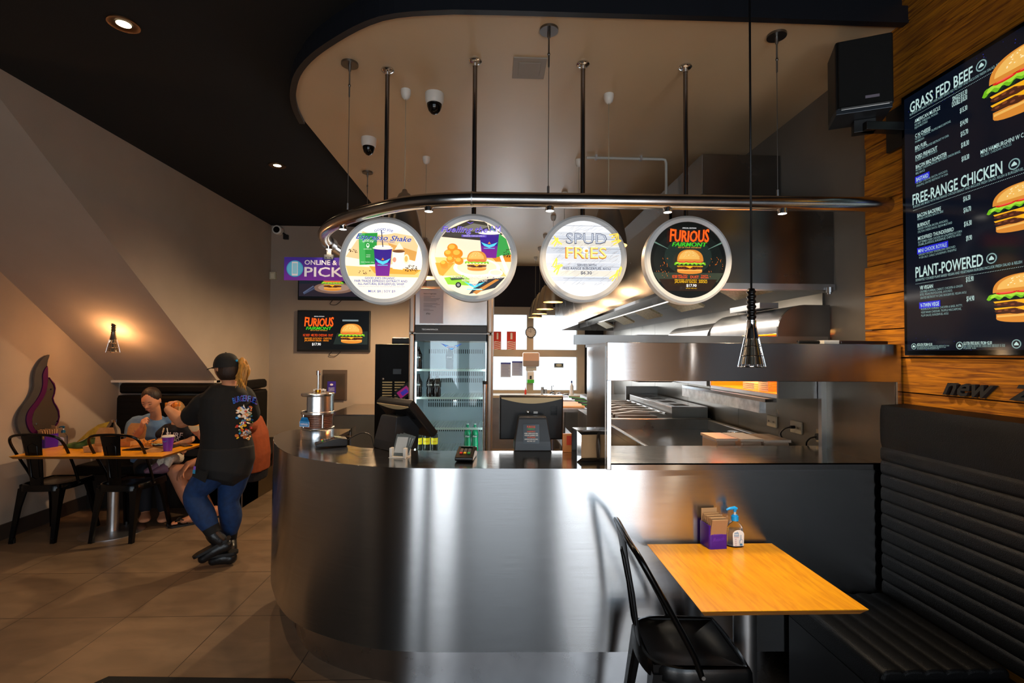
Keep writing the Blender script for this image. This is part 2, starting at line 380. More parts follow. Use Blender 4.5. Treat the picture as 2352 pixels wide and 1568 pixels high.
# black ceiling with the lower pale panel's outline cut out: built as strips around it
pan = [(1.96, 2.295), (1.2, 2.292), (.04, 2.298), (-.2, 2.303)] + [tuple(p)[:2] for p in cr([(-.2, 2.303, 0), (-.537, 2.364, 0), (-.86, 2.587, 0), (-1.079, 2.815, 0), (-1.216, 3.063, 0), (-1.283, 3.272, 0), (-1.317, 3.475, 0)], 5)][1:] + [(-1.31, TV + .05)]
g.box((-4.4, -3, ZD), (2.25, 2.25, ZD + .1), DARKC); g.box((-4.4, 2.25, ZD), (-1.2, TV + .15, ZD + .1), DARKC); g.box((-1.2, 2.25, ZD), (2.25, 3.3, ZD + .1), DARKC)
struct('ceiling', g, 'flat black ceiling')
g = G(); g.prism(pan + [(-1.31, KW + .1), (2.1, KW + .1), (2.1, 2.3)], ZL, ZL + .16, LITC, side=mat('bulkhead_edge', '#14161c', .45)); struct('ceiling_panel', g, 'pale grey lowered ceiling panel with a rounded corner over the counter')
# thin black edge trim following the panel
outer = [Vector((p[0], p[1], 0)) for p in pan[:-1]]
def off2(pl, d):
    o = []
    for i, p in enumerate(pl):
        t = (pl[min(i + 1, len(pl) - 1)] - pl[max(i - 1, 0)]).normalized(); o.append(Vector((p.x - t.y * d, p.y + t.x * d, 0)))
    return o
oo = off2(outer, .035)
g = G(); n = len(outer)
rings = [[(a.x, a.y, ZL - .022), (b.x, b.y, ZL - .022), (b.x, b.y, ZL + .06), (a.x, a.y, ZL + .06)] for a, b in zip(outer, oo)]
g.loft(rings, mat('black_trim', '#15171d', .4), False); struct('trim_1', g, 'black metal edge trim curving round the pale ceiling panel')
# kitchen right wall, wood-clad right wall
g = G(); g.box((KX, 2.56, 0), (KX + .12, KW + .1, 3.3), mat('kitchen_wall', '#77716b', .45, var=.03)); struct('wall_right', g, 'grey kitchen wall on the right')
g = G(); rr = random.Random(5)
z = 0.; k = 0
while z < 3.3:
    h = [.155, .17, .15, .165, .14, .175][k % 6]; y = 2.56
    z1 = min(z + h, 3.32); d = rr.uniform(-.004, .007)
    g.box((1.985, -2.9, z + .003), (1.955 - d, y - rr.uniform(0, .012), z1 - .003), PLANK); z += h; k += 1
g.box((1.985, -2.9, 0), (2.25, 2.555, 3.32), mat('plank_backing', '#140a04', .9))
struct('wall_timber', g, 'rough-sawn orange timber plank wall on the right')
# street front behind the camera with glazed openings
g = G(); F = mat('shopfront_frame', '#1b1b1d', .4)
ops = [(-2.2, -1.68), (-1.38, -.75), (-.53, .45), (.72, 2.13)]
xs = [-4.4] + [v for o in ops for v in o] + [2.25]
for i in range(0, len(xs), 2): g.box((xs[i], -3.0, 0), (xs[i + 1], -2.86, 3.4), F)
for a, b in ops: g.box((a, -3, 0), (b, -2.86, .12), F); g.box((a, -3, 2.6), (b, -2.86, 3.4), F)
struct('wall_front', g, 'dark shopfront wall behind the viewer')
g = G(); g.box((-12, -14, -.12), (12, -3.02, -.1), mat('pavement', '#8c8a86', .8)); struct('floor_street', g, 'pavement outside')
# kitchen back wall with window
CW_ = mat('back_wall_dark', '#262229', .8); FR = mat('window_frame_paint', '#b6aa98', .5)
wx0, wx1, wz0, wz1 = -.6, 1.51, .95, 2.31
g = G(); g.box((-1.1, KW, 0), (wx0, KW + .12, 3.3), CW_); g.box((wx1 + .14, KW, 0), (2.1, KW + .12, 3.3), mat('black_wall', '#101012', .7)); g.box((wx0, KW, wz1 + .14), (wx1 + .14, KW + .12, 3.3), CW_); g.box((wx0, KW, 0), (wx1 + .14, KW + .12, wz0 - .06), WALLP)
struct('wall_back', g, 'dark rear kitchen wall above the window')
g = G()
for (a, b, c, d) in [(wx0, wx1 + .14, wz1, wz1 + .14), (wx0, wx1 + .14, wz0 - .06, wz0), (wx1, wx1 + .14, wz0, wz1), (wx0 - .02, wx0, wz0, wz1)]: g.box((a, KW - .03, c), (b, KW + .1, d), FR)
for u0, u1 in [(.6, .72)]: g.box((u0, KW - .03, wz0), (u1, KW + .06, wz1), FR)
g.box((wx0, KW - .035, 1.55), (wx1, KW + .06, 1.68), FR)
wnd = struct('window_1', g, 'rear kitchen window with pale frame and bright daylight')
g = G()
for a, b in [(wx0, .6), (.72, wx1)]:
    for c, d in [(wz0, 1.55), (1.68, wz1)]: g.box((a, KW + .02, c), (b, KW + .024, d), GLASS)
part('pane', g, wnd)
# ================================================================ COUNTER
edge = [(1.945, 2.308), (1.33, 2.322), (.53, 2.338), (0, 2.35)] + [tuple(p)[:2] for p in cr([(0, 2.35, 0), (-.358, 2.362, 0), (-.6, 2.409, 0), (-.869, 2.536, 0), (-1.037, 2.66, 0), (-1.165, 2.815, 0), (-1.257, 2.966, 0), (-1.33, 3.1, 0), (-1.39, 3.25, 0), (-1.415, 3.4, 0), (-1.39, 3.52, 0), (-1.31, 3.575, 0), (-1.0, 3.58, 0)], 5)][1:]
inner = [(-.99, 3.5), (-1.0, 3.2), (-.93, 3.02), (-.75, 2.88), (-.5, 2.8), (-.2, 2.78), (.53, 2.78), (.56, 2.93), (1.945, 2.93)]
top = edge + inner
def inset(poly, d):
    v = [Vector((p[0], p[1], 0)) for p in poly]; return [(p.x, p.y) for p in off2(v, d)]
ct = thing('service_counter', 'curved brushed stainless steel service counter with recessed kick plate', 'counter', (0, 2.7, 0))
g = G(); g.prism(inset(edge, -.002) + inner, 1.045, 1.065, STEELH, side=STEEL); part('countertop', g, ct)
def shell(e0, z0, z1, m, name, th=.03):
    e1 = inset(e0, -th); g = G()
    a = [Vector((p[0], p[1], 0)) for p in e0]; b = [Vector((p[0], p[1], 0)) for p in e1]
    rings = [[(p.x, p.y, z0), (q.x, q.y, z0), (q.x, q.y, z1), (p.x, p.y, z1)] for p, q in zip(a, b)]
    g.loft(rings, m, False)
    n = len(g.s)
    for i in range(n):
        f = g.f[i]; xs = {round(g.v[j].z, 3) for j in f}
        if len(xs) > 1: g.s[i] = True
    o = part(name, g, ct); return o
sg = shell(edge, .222, 1.0645, STEEL, 'front_panel')
shell(inset(edge, -.115), 0, .222, mat('kick_steel', (.42, .42, .44), .28, 1, var=.06, vscale=9, aniso=1., tan=(0, 0, 1), rvar=.03), 'kick_plate')
for nme in ('front_panel', 'kick_plate'):
    pass
g = G(); g.box((.4, 2.5, 0), (1.94, 2.9, 1.0), mat('dark_void', '#0a0a0a', .8)); part('carcass', g, ct)
# ---- servery guard: pelmet, corner post, glass, side panel
sv = thing('servery_guard', 'stainless steel pelmet and glass sneeze guard above the counter by the timber wall', 'display guard', (1.2, 2.5, 1.065))
g = G(); g.box((.53, 2.318, 1.478), (1.943, 2.345, 1.658), STEEL); part('pelmet', g, sv, bev=.002)
g = G(); g.box((.53, 2.345, 1.64), (1.943, 2.87, 1.656), STEELS); g.box((.46, 2.84, 1.656), (1.943, 2.87, 1.712), STEELD); part('pelmet_top', g, sv)
g = G(); g.box((.528, 2.316, 1.065), (.549, 2.345, 1.48), STEELP); part('corner_post', g, sv, bev=.002)
g = G(); sp = [(.526, 2.345), (.526, 2.62)] + [(p[0], p[1]) for p in arc(.576, 2.80, .05, PI, PI / 2, 8)] + [(.64, 2.85), (.64, 2.835)] + [(p[0], p[1]) for p in arc(.576, 2.80, .036, PI / 2, PI, 8)] + [(.54, 2.62), (.54, 2.345)]
g.prism(sp, 1.065, 1.64, mat('side_steel', (.35, .31, .28), .16, 1, var=.1, vscale=3), smooth=True); part('side_panel', g, sv)
g = G(); g.box((.55, 2.333, 1.09), (1.925, 2.337, 1.478), GLASS); part('glass_pane', g, sv)
g = G(); g.box((.549, 2.312, 1.065), (1.93, 2.345, 1.09), STEEL); part('glass_channel', g, sv)
g = G(); g.box((1.925, 2.32, 1.09), (1.943, 2.34, 1.478), STEELP); part('end_post', g, sv)
g = G(); g.box((1.93, 2.34, 1.065), (1.95, 2.87, 1.64), mat('end_panel_steel', (.2, .18, .15), .3, 1, var=.15, vscale=3, rvar=.08)); g.box((1.90, 2.84, 1.065), (1.93, 2.87, 1.64), STEELS); part('end_panel', g, sv)
for x in (.62, .9, 1.2, 1.5, 1.8): part('heat_lamp_lens', G().lathe([(.045, 0), (.05, .006), (.045, .014), (.02, .02)], STEELS, (x, 2.6, 1.62), n=16), sv)
# ================================================================ HANGING RAIL
rp = [(2.0, 2.40, 2.352), (1.3, 2.41, 2.352), (.5, 2.42, 2.352), (-.11, 2.43, 2.352)] + cr([(-.11, 2.43, 2.352), (-.325, 2.47, 2.352), (-.55, 2.58, 2.352), (-.85, 2.84, 2.352), (-1.05, 3.13, 2.352), (-1.13, 3.4, 2.352), (-1.14, 3.7, 2.352)], 6)[1:] + [(-1.12, 3.9, 2.352), (-1.1, 4.6, 2.352)]
rl = thing('ceiling_rail', 'large curved stainless steel tube hung over the counter', 'rail', (.4, 2.42, 2.352))
g = G(); g.tube(rp, .037, mat('rail_steel', (.5, .47, .45), .2, 1, var=.08, vscale=10, rvar=.05), n=24); part('tube', g, rl)
for p, q in [((-.115, 2.43, 2.352), (-.108, 2.43, 2.352)), ((-1.13, 3.42, 2.352), (-1.13, 3.5, 2.352))]: part('joint_collar', G().cyl(p, q, .0385 if p[0] > -.5 else .044, STEELS, n=24), rl)
for X, Y in [(-.806, 2.76), (.261, 2.42), (1.40, 2.41), (-1.125, 4.435)]:
    zt = ZL if X > -1.3 else ZD
    g = G(); g.cyl((X, Y, zt - .012), (X, Y, zt), .046, GUN, n=24); part('canopy_disc', g, rl)
    g = G(); g.cyl((X, Y, zt - .012), (X, Y, zt - .045), .008, STEELD, n=8); g.cyl((X, Y, zt - .045), (X, Y, zt - .19), .0045, STEELD, n=8); g.ell((X, Y, zt - .125), (.007, .007, .01), GUN); g.cyl((X, Y, zt - .19), (X, Y, 2.388), .0018, STEELD, n=6); g.cyl((X, Y, 2.385), (X, Y, 2.42), .006, STEELS, n=8); part('suspension_cable', g, rl)
def puck(X, Y, e=14):
    t = thing('rail_spotlight', 'x', 'spotlight', (X, Y, 2.30), 0, 'spotlights under the rail')
    g = G(); g.lathe([(.001, .04), (.02, .04), (.022, .03), (.022, 0), (.0195, 0), (.0195, .006)], CHROME, n=24); part('housing', g, t, local=True)
    g = G(); g.lathe([(.0195, .004), (.001, .005)], em('#fff6e6', 9), n=24); part('lens', g, t, local=True)
    lamp('SPOT', 'spot_beam', (X, Y, 2.296), e * (2.2 if X > 1.3 else 1), (1, .74, .46), .02, aim=(X, Y, 0), angle=2.3, blend=.8)
    return t
for (X, Y), s in zip([(-1.12, 3.42), (-.86, 2.86), (-.325, 2.47), (.27, 2.425), (.85, 2.415), (1.42, 2.405)], ['small round spotlight at the far curled end of the steel rail', 'small round spotlight under the rail left of the espresso shake sign', 'small round spotlight under the rail between the first two round signs', 'small round spotlight under the rail above and left of the fries sign', 'small round spotlight under the rail above the dark burger sign', 'small round spotlight under the rail nearest the timber wall']):
    t = puck(X, Y); t['label'] = s
# ================================================================ ROUND SIGNS
RING = mat('sign_ring', '#d4d6d8', .5)
def sign(px, py, Y, r, ri, name, label, draw, col, strength):
    c = aty(px, py, Y); t = thing('round_menu_sign', label, 'sign', c, 0, 'round light box signs over the counter')
    g = G()
    g.lathe([(ri, .0), (ri, -.008), (r - .012, -.012), (r, -.004), (r, .052), (r - .01, .06), (.001, .06)], RING, c, n=72, ax=(0, 1, 0)); part('ring', g, t)
    M = MM(c + Vector((0, -.002, 0)), (1, 0, 0), (0, 0, 1), (0, -1, 0)); a = Art(M)
    a.ell(0, 0, ri, ri, em(col, strength), n=72); draw(a, ri)
    part('printed_face', a.g, t)
    g = G(); g.cyl((c.x, c.y + .03, c.z + r - .01), (c.x, c.y + .03, ZL - .01), .0125, mat('pole_steel', (.22, .2, .2), .2, 1), n=20); part('hanging_pole', g, t)
    g = G(); g.lathe([(.001, ZL), (.034, ZL), (.036, ZL - .008), (.028, ZL - .016), (.015, ZL - .02), (.0135, ZL - .035)], STEELP, (c.x, c.y + .03, 0), n=28); part('ceiling_flange', g, t)
    return t
def clipped(a, R):
    old = a.poly
    def poly(pts, m):
        out = [Vector((p[0], p[1])) for p in pts]
        out = [(p * (R / p.length) if p.length > R else p) for p in out]
        old([(p.x, p.y) for p in out], m)
    a.poly = poly
def cup(a, u, v, w, h, s=1.05):
    a.poly([(u - w * .36, v), (u + w * .36, v), (u + w * .5, v + h * .88), (u - w * .5, v + h * .88)], em('#3a1f86', s))
    a.poly([(u - w * .36, v), (u + w * .36, v), (u + w * .43, v + h * .42), (u - w * .43, v + h * .42)], em('#7a1f8e', s))
    a.poly([(u - w * .42, v + h * .56), (u - w * .2, v + h * .5), (u, v + h * .46), (u + w * .2, v + h * .5), (u + w * .42, v + h * .56), (u + w * .25, v + h * .42), (u, v + h * .36), (u - w * .25, v + h * .42)], em('#5ad6ee', s))
    a.poly([(u - w * .08, v + h * .5), (u + w * .08, v + h * .5), (u, v + h * .58)], em('#ee8a1e', s))
    a.rect(u - w * .28, v + h * .33, u + w * .28, v + h * .35, em('#5ad6ee', s))
    a.ell(u, v + h * .88, w * .56, h * .05, em('#f6efe0', s)); a.ell(u, v + h * .93, w * .46, h * .04, em('#fff9ee', s))
def beans(a, u, v, n, sx, sy, seed=1):
    rr = random.Random(seed)
    for i in range(n): a.ell(u + rr.uniform(-sx, sx), v + rr.uniform(-sy, sy), .0035, .0022, em('#4a2410', .6), n=8, rot=rr.uniform(0, 3))
def wing(a, u, v, w, m): a.poly([(u - w, v + w * .3), (u - w * .3, v + w * .1), (u, v - w * .12), (u + w * .3, v + w * .1), (u + w, v + w * .3), (u + w * .5, v - w * .05), (u, v - w * .3), (u - w * .5, v - w * .05)], m)
def d1(a, R):
    clipped(a, R - .001); B = em('#3b4ea8', 1.00)
    a.poly([(-R, .02), (-R * .5, R * .86), (R * .75, R * .66), (R, .06), (R * .2, -.02)], em('#f0c890', 1.14)); a.poly([(.02, .1), (.19, .05), (.17, .0), (.06, .03)], em('#dca050', 1.09)); a.ell(-.02, .19, .12, .045, em('#fffaf0', 1.27), n=24)
    a.poly([(-R, -.03), (R, -.05), (R, -.1), (-R, -.095)], em('#f8c878', 1.15)); a.poly([(-.08, -.03), (R, -.05), (.17, -.075), (-.05, -.07)], em('#f0a838', 1.09))
    a.poly([(-.132, -.025), (-.045, -.02), (-.036, .155), (-.14, .15)], em('#2f9a3e', 1.00)); a.poly([(-.132, -.025), (-.1, -.023), (-.106, .152), (-.14, .15)], em('#48b458', 1.00))
    a.text('GOOD JOE', -.088, .105, .011, em('#e8f6e0', 1.03), .056, 'C', .01, arcr=.06); a.ell(-.088, .083, .0085, .013, em('#e8f6e0', 1.03)); a.ell(-.088, .086, .005, .006, em('#2f9a3e', 1)); a.text('COFFEE CO.', -.088, .06, .006, em('#e8f6e0', 1.03), .045, 'C'); a.text('WHOLE', -.085, .028, .005, em('#e8f6e0', 1.03), .022, 'C'); a.text('BEANS', -.085, .018, .005, em('#e8f6e0', 1.03), .022, 'C'); a.text('FAIR TRADE | 200g', -.088, -.012, .005, em('#e8f6e0', 1.03), .07, 'C')
    cup(a, -.005, -.085, .1, .175); a.rect(-.012, .075, -.007, .17, em('#33304a', .8), rot=.1)
    a.poly([(.05, -.045), (.105, -.05), (.115, .055), (.048, .05)], em('#fff4de', 1.18)); a.ell(.082, .052, .034, .008, em('#7a4a28', 1)); a.ell(.125, .01, .016, .026, em('#ffe9c0', 1.15)); a.ell(.124, .01, .009, .017, em('#f0b860', 1.12)); a.ell(.06, .005, .01, .014, em('#e89a7a', 1.09)); a.poly([(.06, .06), (.085, .1), (.11, .065)], em('#f4e4cc', 1.15))
    a.poly([(.17, -.02), (.19, .09), (R, .07), (R, -.04)], em('#fff6e6', 1.18))
    beans(a, -.165, .05, 14, .025, .008); beans(a, -.1, -.07, 10, .03, .012, 2); beans(a, .155, -.045, 40, .032, .016, 4)
    a.text('GOOD JOE', .005, .16, .012, B, .1, 'C', .02, arcr=.11); wing(a, .0, .148, .014, B)
    a.text('Espresso Shake', .005, .112, .028, em('#e9ecff', 1.15), .3, 'C', .05, .35, rot=-.05); a.text('Espresso Shake', .005, .113, .028, B, .3, 'C', .02, .35, rot=-.05)
    a.text('FOR THE COFFEE FIENDS', .01, .098, .007, B, .11, 'C', .015, rot=-.05); a.rect(-.05, .107, .07, .1075, B, rot=-.05); a.rect(-.05, .093, .07, .0935, B, rot=-.05)
    a.text("GOOD JOE'S ORGANIC,", -.01, -.108, .012, B, .165, 'C', .02); a.text('FAIR TRADE ESPRESSO EXTRACT AND', -.005, -.124, .012, B, .285, 'C', .02); a.text('ALL-NATURAL BURGERFUEL WHIP', -.005, -.14, .012, B, .25, 'C', .02)
    a.text('PLEASE NOTE THIS IS MADE WITH MILK CHOCOLATE AND FREE RANGE ESPRESSO BEANS', 0, -.15, .004, B, .25, 'C'); a.text('MILK $8 | SOY $9', 0, -.18, .013, B, .145, 'C', .02)
def d2(a, R):
    clipped(a, R - .001); V = em('#6a52c8', 1.00)
    a.poly([(-.14, R * .73), (-.02, R), (.06, R), (.16, R * .64), (.08, .09), (-.17, .11)], em('#4a4438', .7)); a.poly([(-.09, .15), (.0, .185), (.09, .17), (.0, .14)], em('#8a8474', .8))
    a.poly([(.09, .17), (R, .12), (R, .02), (.11, .0)], em('#3fa34a', 1.00)); a.poly([(.1, .0), (R, .02), (R, -.02), (.12, -.02)], em('#e08a20', 1.06))
    a.poly([(-R, -.0), (.1, .0), (.2, -.11), (-.2, -.11)], em('#f4c070', 1.15)); a.poly([(-R, -.03), (-.1, -.03), (-.16, -.1), (-R, -.1)], em('#e89a30', 1.09))
    cup(a, .085, .0, .105, .15)
    a.rect(.078, .15, .083, .2, em('#e8d8c0', 1.00), rot=.15)
    a.ell(.02, -.055, .125, .052, em('#fff3da', 1.21)); a.ell(.02, -.052, .105, .04, em('#f7dfb8', 1.15))
    for u, v, r in [(-.11, .05, .028), (-.085, .02, .03), (-.13, .02, .025), (-.12, -.012, .022), (-.155, -.035, .02), (-.075, -.02, .024)]: a.ell(u, v, r, r * .85, em('#e8881a', 1.06)); a.ell(u - .004, v + .006, r * .6, r * .45, em('#f8b040', 1.09))
    burger(a, .02, -.02, .125, .105, s=1.1)
    a.ell(.12, -.085, .038, .02, em('#fffaf0', 1.18)); a.ell(.12, -.083, .03, .013, em('#f6e4c4', 1.12))
    a.poly([(.14, .005), (.155, .01), (R * .96, -.075), (.175, -.09)], em('#fff4e0', 1.21)); beans(a, .178, .02, 26, .018, .02, 9)
    a.poly([(-.15, -.115), (-.05, -.1), (-.015, -.12), (-.02, -.155), (-.13, -.15)], em('#8fd02a', 1.03)); a.ell(-.075, -.152, .015, .015, em('#202020', .6)); a.ell(-.075, -.152, .008, .008, em('#a0a0a0', .8)); a.poly([(-.12, -.118), (-.065, -.108), (-.04, -.122), (-.11, -.128)], em('#3a5a20', .8))
    a.poly([(-.02, -.2), (.04, -.125), (.17, -.11), (.12, -.17)], em('#2a2a30', .7)); a.poly([(.0, -.19), (.12, -.12), (.14, -.122), (.02, -.2)], em('#d88a30', .9))
    a.text('Fuelling the', -.045, .125, .03, em('#f4e8ff', 1.15), .245, 'C', .06, .35); a.text('Fuelling the', -.045, .126, .03, V, .245, 'C', .03, .35); a.text('AM', .115, .128, .034, em('#efe6ff', 1.09), .06, 'C', .03); a.text('AM', .115, .129, .033, V, .058, 'C')
    wing(a, -.015, .175, .02, V); a.rect(-.06, .1, .07, .112, V); a.text('BURGERFUEL X GOOD JOE COFFEE CO', .005, .103, .006, em('#f6ecd8', 1.06), .11, 'C')
    a.text('BURGERFUEL BREAKFAST FROM 8AM - 8AM', .02, -.118, .013, em('#6a4a8a', .9), .265, 'C', .03); a.text('BURGERFUEL BREAKFAST FROM 8AM - 8AM', .02, -.117, .013, em('#fff0cc', 1.18), .265, 'C'); a.text('WEDNESDAY - SUNDAY', .01, -.135, .012, em('#6a4a8a', .9), .135, 'C', .03); a.text('WEDNESDAY - SUNDAY', .01, -.134, .012, em('#fff0cc', 1.18), .135, 'C')
    wing(a, .01, -.152, .055, em('#5ad6ee', 1.09)); a.text('BURGERFUEL', .01, -.155, .008, em('#2a3ea0', 1), .05, 'C', .02); a.rect(-.03, -.178, .05, -.172, em('#8ae8f4', 1.12))
def d3(a, R):
    clipped(a, R - .001); rr = random.Random(8); IN = em('#4a5068', .75)
    for i in range(9):
        y = -.2 + i * .045; a.rect(-R, y, R, y + .042, em(['#dcdfe4', '#ccd2dc', '#e6e0d2', '#d2d7e0'][i % 4], 1.02))
    for i in range(260):
        u, v = rr.uniform(-.19, .19), rr.uniform(-.19, .19)
        if u * u + v * v < .034: a.rect(u, v, u + rr.uniform(.01, .05), v + .0007, em(['#8a92a4', '#a08468', '#747c90'][i % 3], .95), rot=rr.uniform(.3, .8))
    for v in (.155, .085, .035, -.06, -.12): a.rect(-R * .9 if abs(v) < .1 else -.12, v, R * .9 if abs(v) < .1 else .12, v + .0015, em('#70788c', .8))
    a.text('SPUD', .0, .062, .055, IN, .215, 'C', .03); a.text('SPUD', 0, .064, .052, em('#c3cad8', 1.05), .208, 'C', -.01)
    a.text('FRIES', -.002, -.016, .058, em('#c87a14', .95), .218, 'C', .05); a.text('FRIES', .0, -.012, .056, em('#ffd978', 1.35), .21, 'C')
    a.ell(-.004, .028, .016, .016, em('#fff3d8', 1.5)); a.ell(.0, .024, .009, .008, em('#f0a040', 1.2))
    for u, v, r in [(.145, .11, .2), (.16, .095, 1.2), (.155, .075, .2), (-.165, .07, .8), (-.155, .075, 2.2), (-.165, -.04, 1.1), (-.15, -.06, .3), (-.155, -.075, .9), (.155, -.1, 1.2), (.14, -.11, .6), (.17, -.08, 1.0)]:
        for q in range(2): a.rect(u - .025 + q * .008, v - q * .009, u + .022 + q * .008, v - q * .009 + .007, em('#ffc84a', 1.35), rot=r + q * .3)
    a.text('SERVED WITH', .0, -.058, .012, IN, .1, 'C', .03); a.text('FREE-RANGE BURGERFUEL AIOLI', .0, -.076, .012, IN, .25, 'C', .025); a.text('$6.30', -.003, -.1, .016, IN, .058, 'C', .03)
def furious(a, s, E=em, k=1.):
    """lettering block of the special, centre top at 0,0, width about .24"""
    s_ = s
    a.text('SPECIAL EDITION', 0, .004 * s_, .006 * s_, E('#f0f0f0', k), .075 * s_, 'C', .03)
    for i, (c, dv) in enumerate([('#e8421a', 0), ('#f47a18', 0)]):
        pass
    [a.text('FURIOUS', dx * s_, -.067 * s_, .058 * s_, E(cl, k), .215 * s_, 'C', .035, .12, flare=.2) for dx, cl in ((-.0016, '#e8491a'), (.0016, '#e8491a'), (0, '#f0641a'))]
    [a.text('FAIRMONT', dx * s_, -.093 * s_, .022 * s_, E('#3fbf2a', k), .19 * s_, 'C', .05, .25) for dx in (-.0012, .0012)]; a.text('REV UP YOUR TASTEBUDS', 0, -.102 * s_, .0065 * s_, E('#e09a3a', k * .9), .125 * s_, 'C', .03)
def d4(a, R):
    clipped(a, R - .001)
    a.ell(0, -.0, .19, .16, em('#151b18', .8), n=30); a.ell(0, .02, .13, .1, em('#22302a', .8), n=30); a.poly([(-.195, -.07), (.195, -.07), (.16, -.12), (-.16, -.12)], em('#3a4436', .7)); a.poly([(-.16, -.105), (.16, -.105), (.12, -.17), (-.12, -.17)], em('#2c1c12', .7))
    for s in (-1, 1): a.poly([(s * .185, .1), (s * .11, .06), (s * .11, .058), (s * .188, .092)], em('#6a8a7a', .8)); a.poly([(s * .18, .08), (s * .07, .02), (s * .07, .018)], em('#2c3a34', .8))
    rr = random.Random(4)
    for i in range(40):
        sd = rr.choice((-1, 1)); u = sd * rr.uniform(.11, .185); v = rr.uniform(-.1, .01)
        if u * u + v * v < .036: a.rect(u, v, u + .0012, v + rr.uniform(.003, .01), em('#f07a1a', 1.1), rot=rr.uniform(-.8, .8))
    class O: pass
    M0 = a.M; a.M = M0 @ Matrix.Translation((0, .162, 0)); furious(a, 1.0); a.M = M0
    burger(a, .0, -.015, .17, .13, s=.95)
    O_ = em('#f0501a', 1.); Y_ = em('#f0b818', 1.)
    a.text('NZ BEEF', -.088, -.105, .015, O_, .028, 'C', .04); a.text('MELTED', -.045, -.096, .008, O_, .05, 'C', .04); a.text('CHEDDAR', -.045, -.106, .008, O_, .05, 'C', .04); a.text('DUST', .018, -.106, .014, O_, .045, 'C', .05); a.text('TASTY', .072, -.096, .008, O_, .04, 'C', .04); a.text('BACON', .072, -.106, .008, O_, .04, 'C', .04)
    a.text('SMASHED AVOCADO', -.03, -.12, .008, Y_, .12, 'C', .04); a.text('JALAPENO SALSA', -.03, -.131, .009, Y_, .12, 'C', .04); a.text('CHIPOTLE', .062, -.12, .007, Y_, .045, 'C', .03); a.text('AIOLI', .062, -.131, .01, Y_, .045, 'C', .04)
    a.text('$17.90', 0, -.152, .014, em('#ffffff', 1), .055, 'C', .04); a.text('LIMITED TIME ONLY', 0, -.163, .005, Y_, .06, 'C')
sign(882, 599, 2.78, .243, .211, '', 'round white-lit sign with coffee cup and green bag advertising an espresso shake', d1, '#fdf0da', 1.12)
sign(1087, 592, 2.67, .2355, .204, '', 'round lit sign with breakfast burger on a plate and a small green car', d2, '#fbe4c4', 1.1)
sign(1340, 594, 2.67, .2355, .204, '', 'round lit sign on pale boards with fries spelling a word', d3, '#eef0f4', 1.05)
sign(1580, 597, 2.67, .2405, .208, '', 'round dark sign with orange and green lettering over a tall burger', d4, '#0c100e', .8)
# ================================================================ CEILING FITTINGS
def dome(px, py, r, label):
    c = atz(px, py, ZL); t = thing('dome_camera', label, 'security camera', (c.x, c.y, ZL), 0, 'dome cameras on the pale ceiling')
    g = G(); g.lathe([(.001, 0), (r, 0), (r, -.012), (r * .98, -.04), (r * .86, -.062), (r * .78, -.065)], mat('camera_white', '#d4cfc8', .4), n=32); part('housing', g, t, local=True)
    g = G(); g.lathe([(r * .8, -.06), (r * .76, -.08), (r * .6, -.105), (r * .32, -.122), (.001, -.128)], BLKG, n=32); part('dome', g, t, local=True)
dome(998, 216, .058, 'white dome camera with black lens bowl, the larger looking one left of the middle pole')
dome(847, 318, .056, 'white dome camera with black lens bowl beside the left-hand sign pole')
SHADE = mat('shade_outer', (.3, .27, .24), .33, .9, var=.05)
def bell(X, Y, zb, label, glow=7, group='bell pendant lamps over the kitchen'):
    t = thing('pendant_lamp', label, 'pendant lamp', (X, Y, zb), 0, group)
    h = .3; r = .112
    prof = [(.012, h + .02), (.02, h), (.035, h - .01), (.058, h - .06), (.078, h - .12), (.095, h - .19), (.106, h - .25), (r, .0)]
    g = G(); g.lathe(prof, mat('brass_shade', '#c8bba4', .3, .9) if Y > 5 else SHADE, n=32); part('shade', g, t, local=True)
    g = G(); g.lathe([(.002, h - .03), (.05, h - .065), (.085, h - .18), (r - .003, .002), (r, 0)], mat('shade_inner', '#e8b060', .4, .2), n=32); part('shade_lining', g, t, local=True)
    g = G(); g.ell((0, 0, .1), (.035, .035, .045), em('#ffcf8a', 14)); part('bulb', g, t, local=True)
    g = G(); g.cyl((0, 0, h + .0), (0, 0, ZL - zb - .03), .0022, mat('cord', '#a59c86', .6), n=6); part('cord', g, t, local=True)
    g = G(); g.lathe([(.001, ZL - zb), (.031, ZL - zb), (.031, ZL - zb - .02), (.024, ZL - zb - .045), (.01, ZL - zb - .058), (.001, ZL - zb - .058)], WHTP, n=24); part('ceiling_rose', g, t, local=True)
    lamp('POINT', 'pendant_glow', (X, Y, zb + .02), glow, (1, .72, .42), .03)
    return t
bell(.697, 3.02, 2.262, 'dark bell pendant lamp hanging behind the fries sign')
bell(-.545, 3.03, 2.27, 'dark bell pendant lamp hanging behind the espresso shake sign')
bell(-.56, 4.07, 2.21, 'dark bell pendant lamp seen between the two left round signs')
bell(-1.1, 5.6, 2.25, 'brass bell pendant lamp behind the espresso shake sign, lighting the screens wall', 140)
for Y, s in [(4.06, 'hidden mostly behind the fries sign'), (4.9, 'second nearest of the receding row')]: bell(.69, Y, 2.22, 'bell pendant lamp of the right row, ' + s)
for Y, s in [(5.75, 'nearest and largest'), (6.66, 'second'), (7.45, 'third'), (8.2, 'farthest and lowest looking')]: bell(.682, Y, 2.2, 'brass bell kitchen pendant lamp, %s of the four in a row' % s)
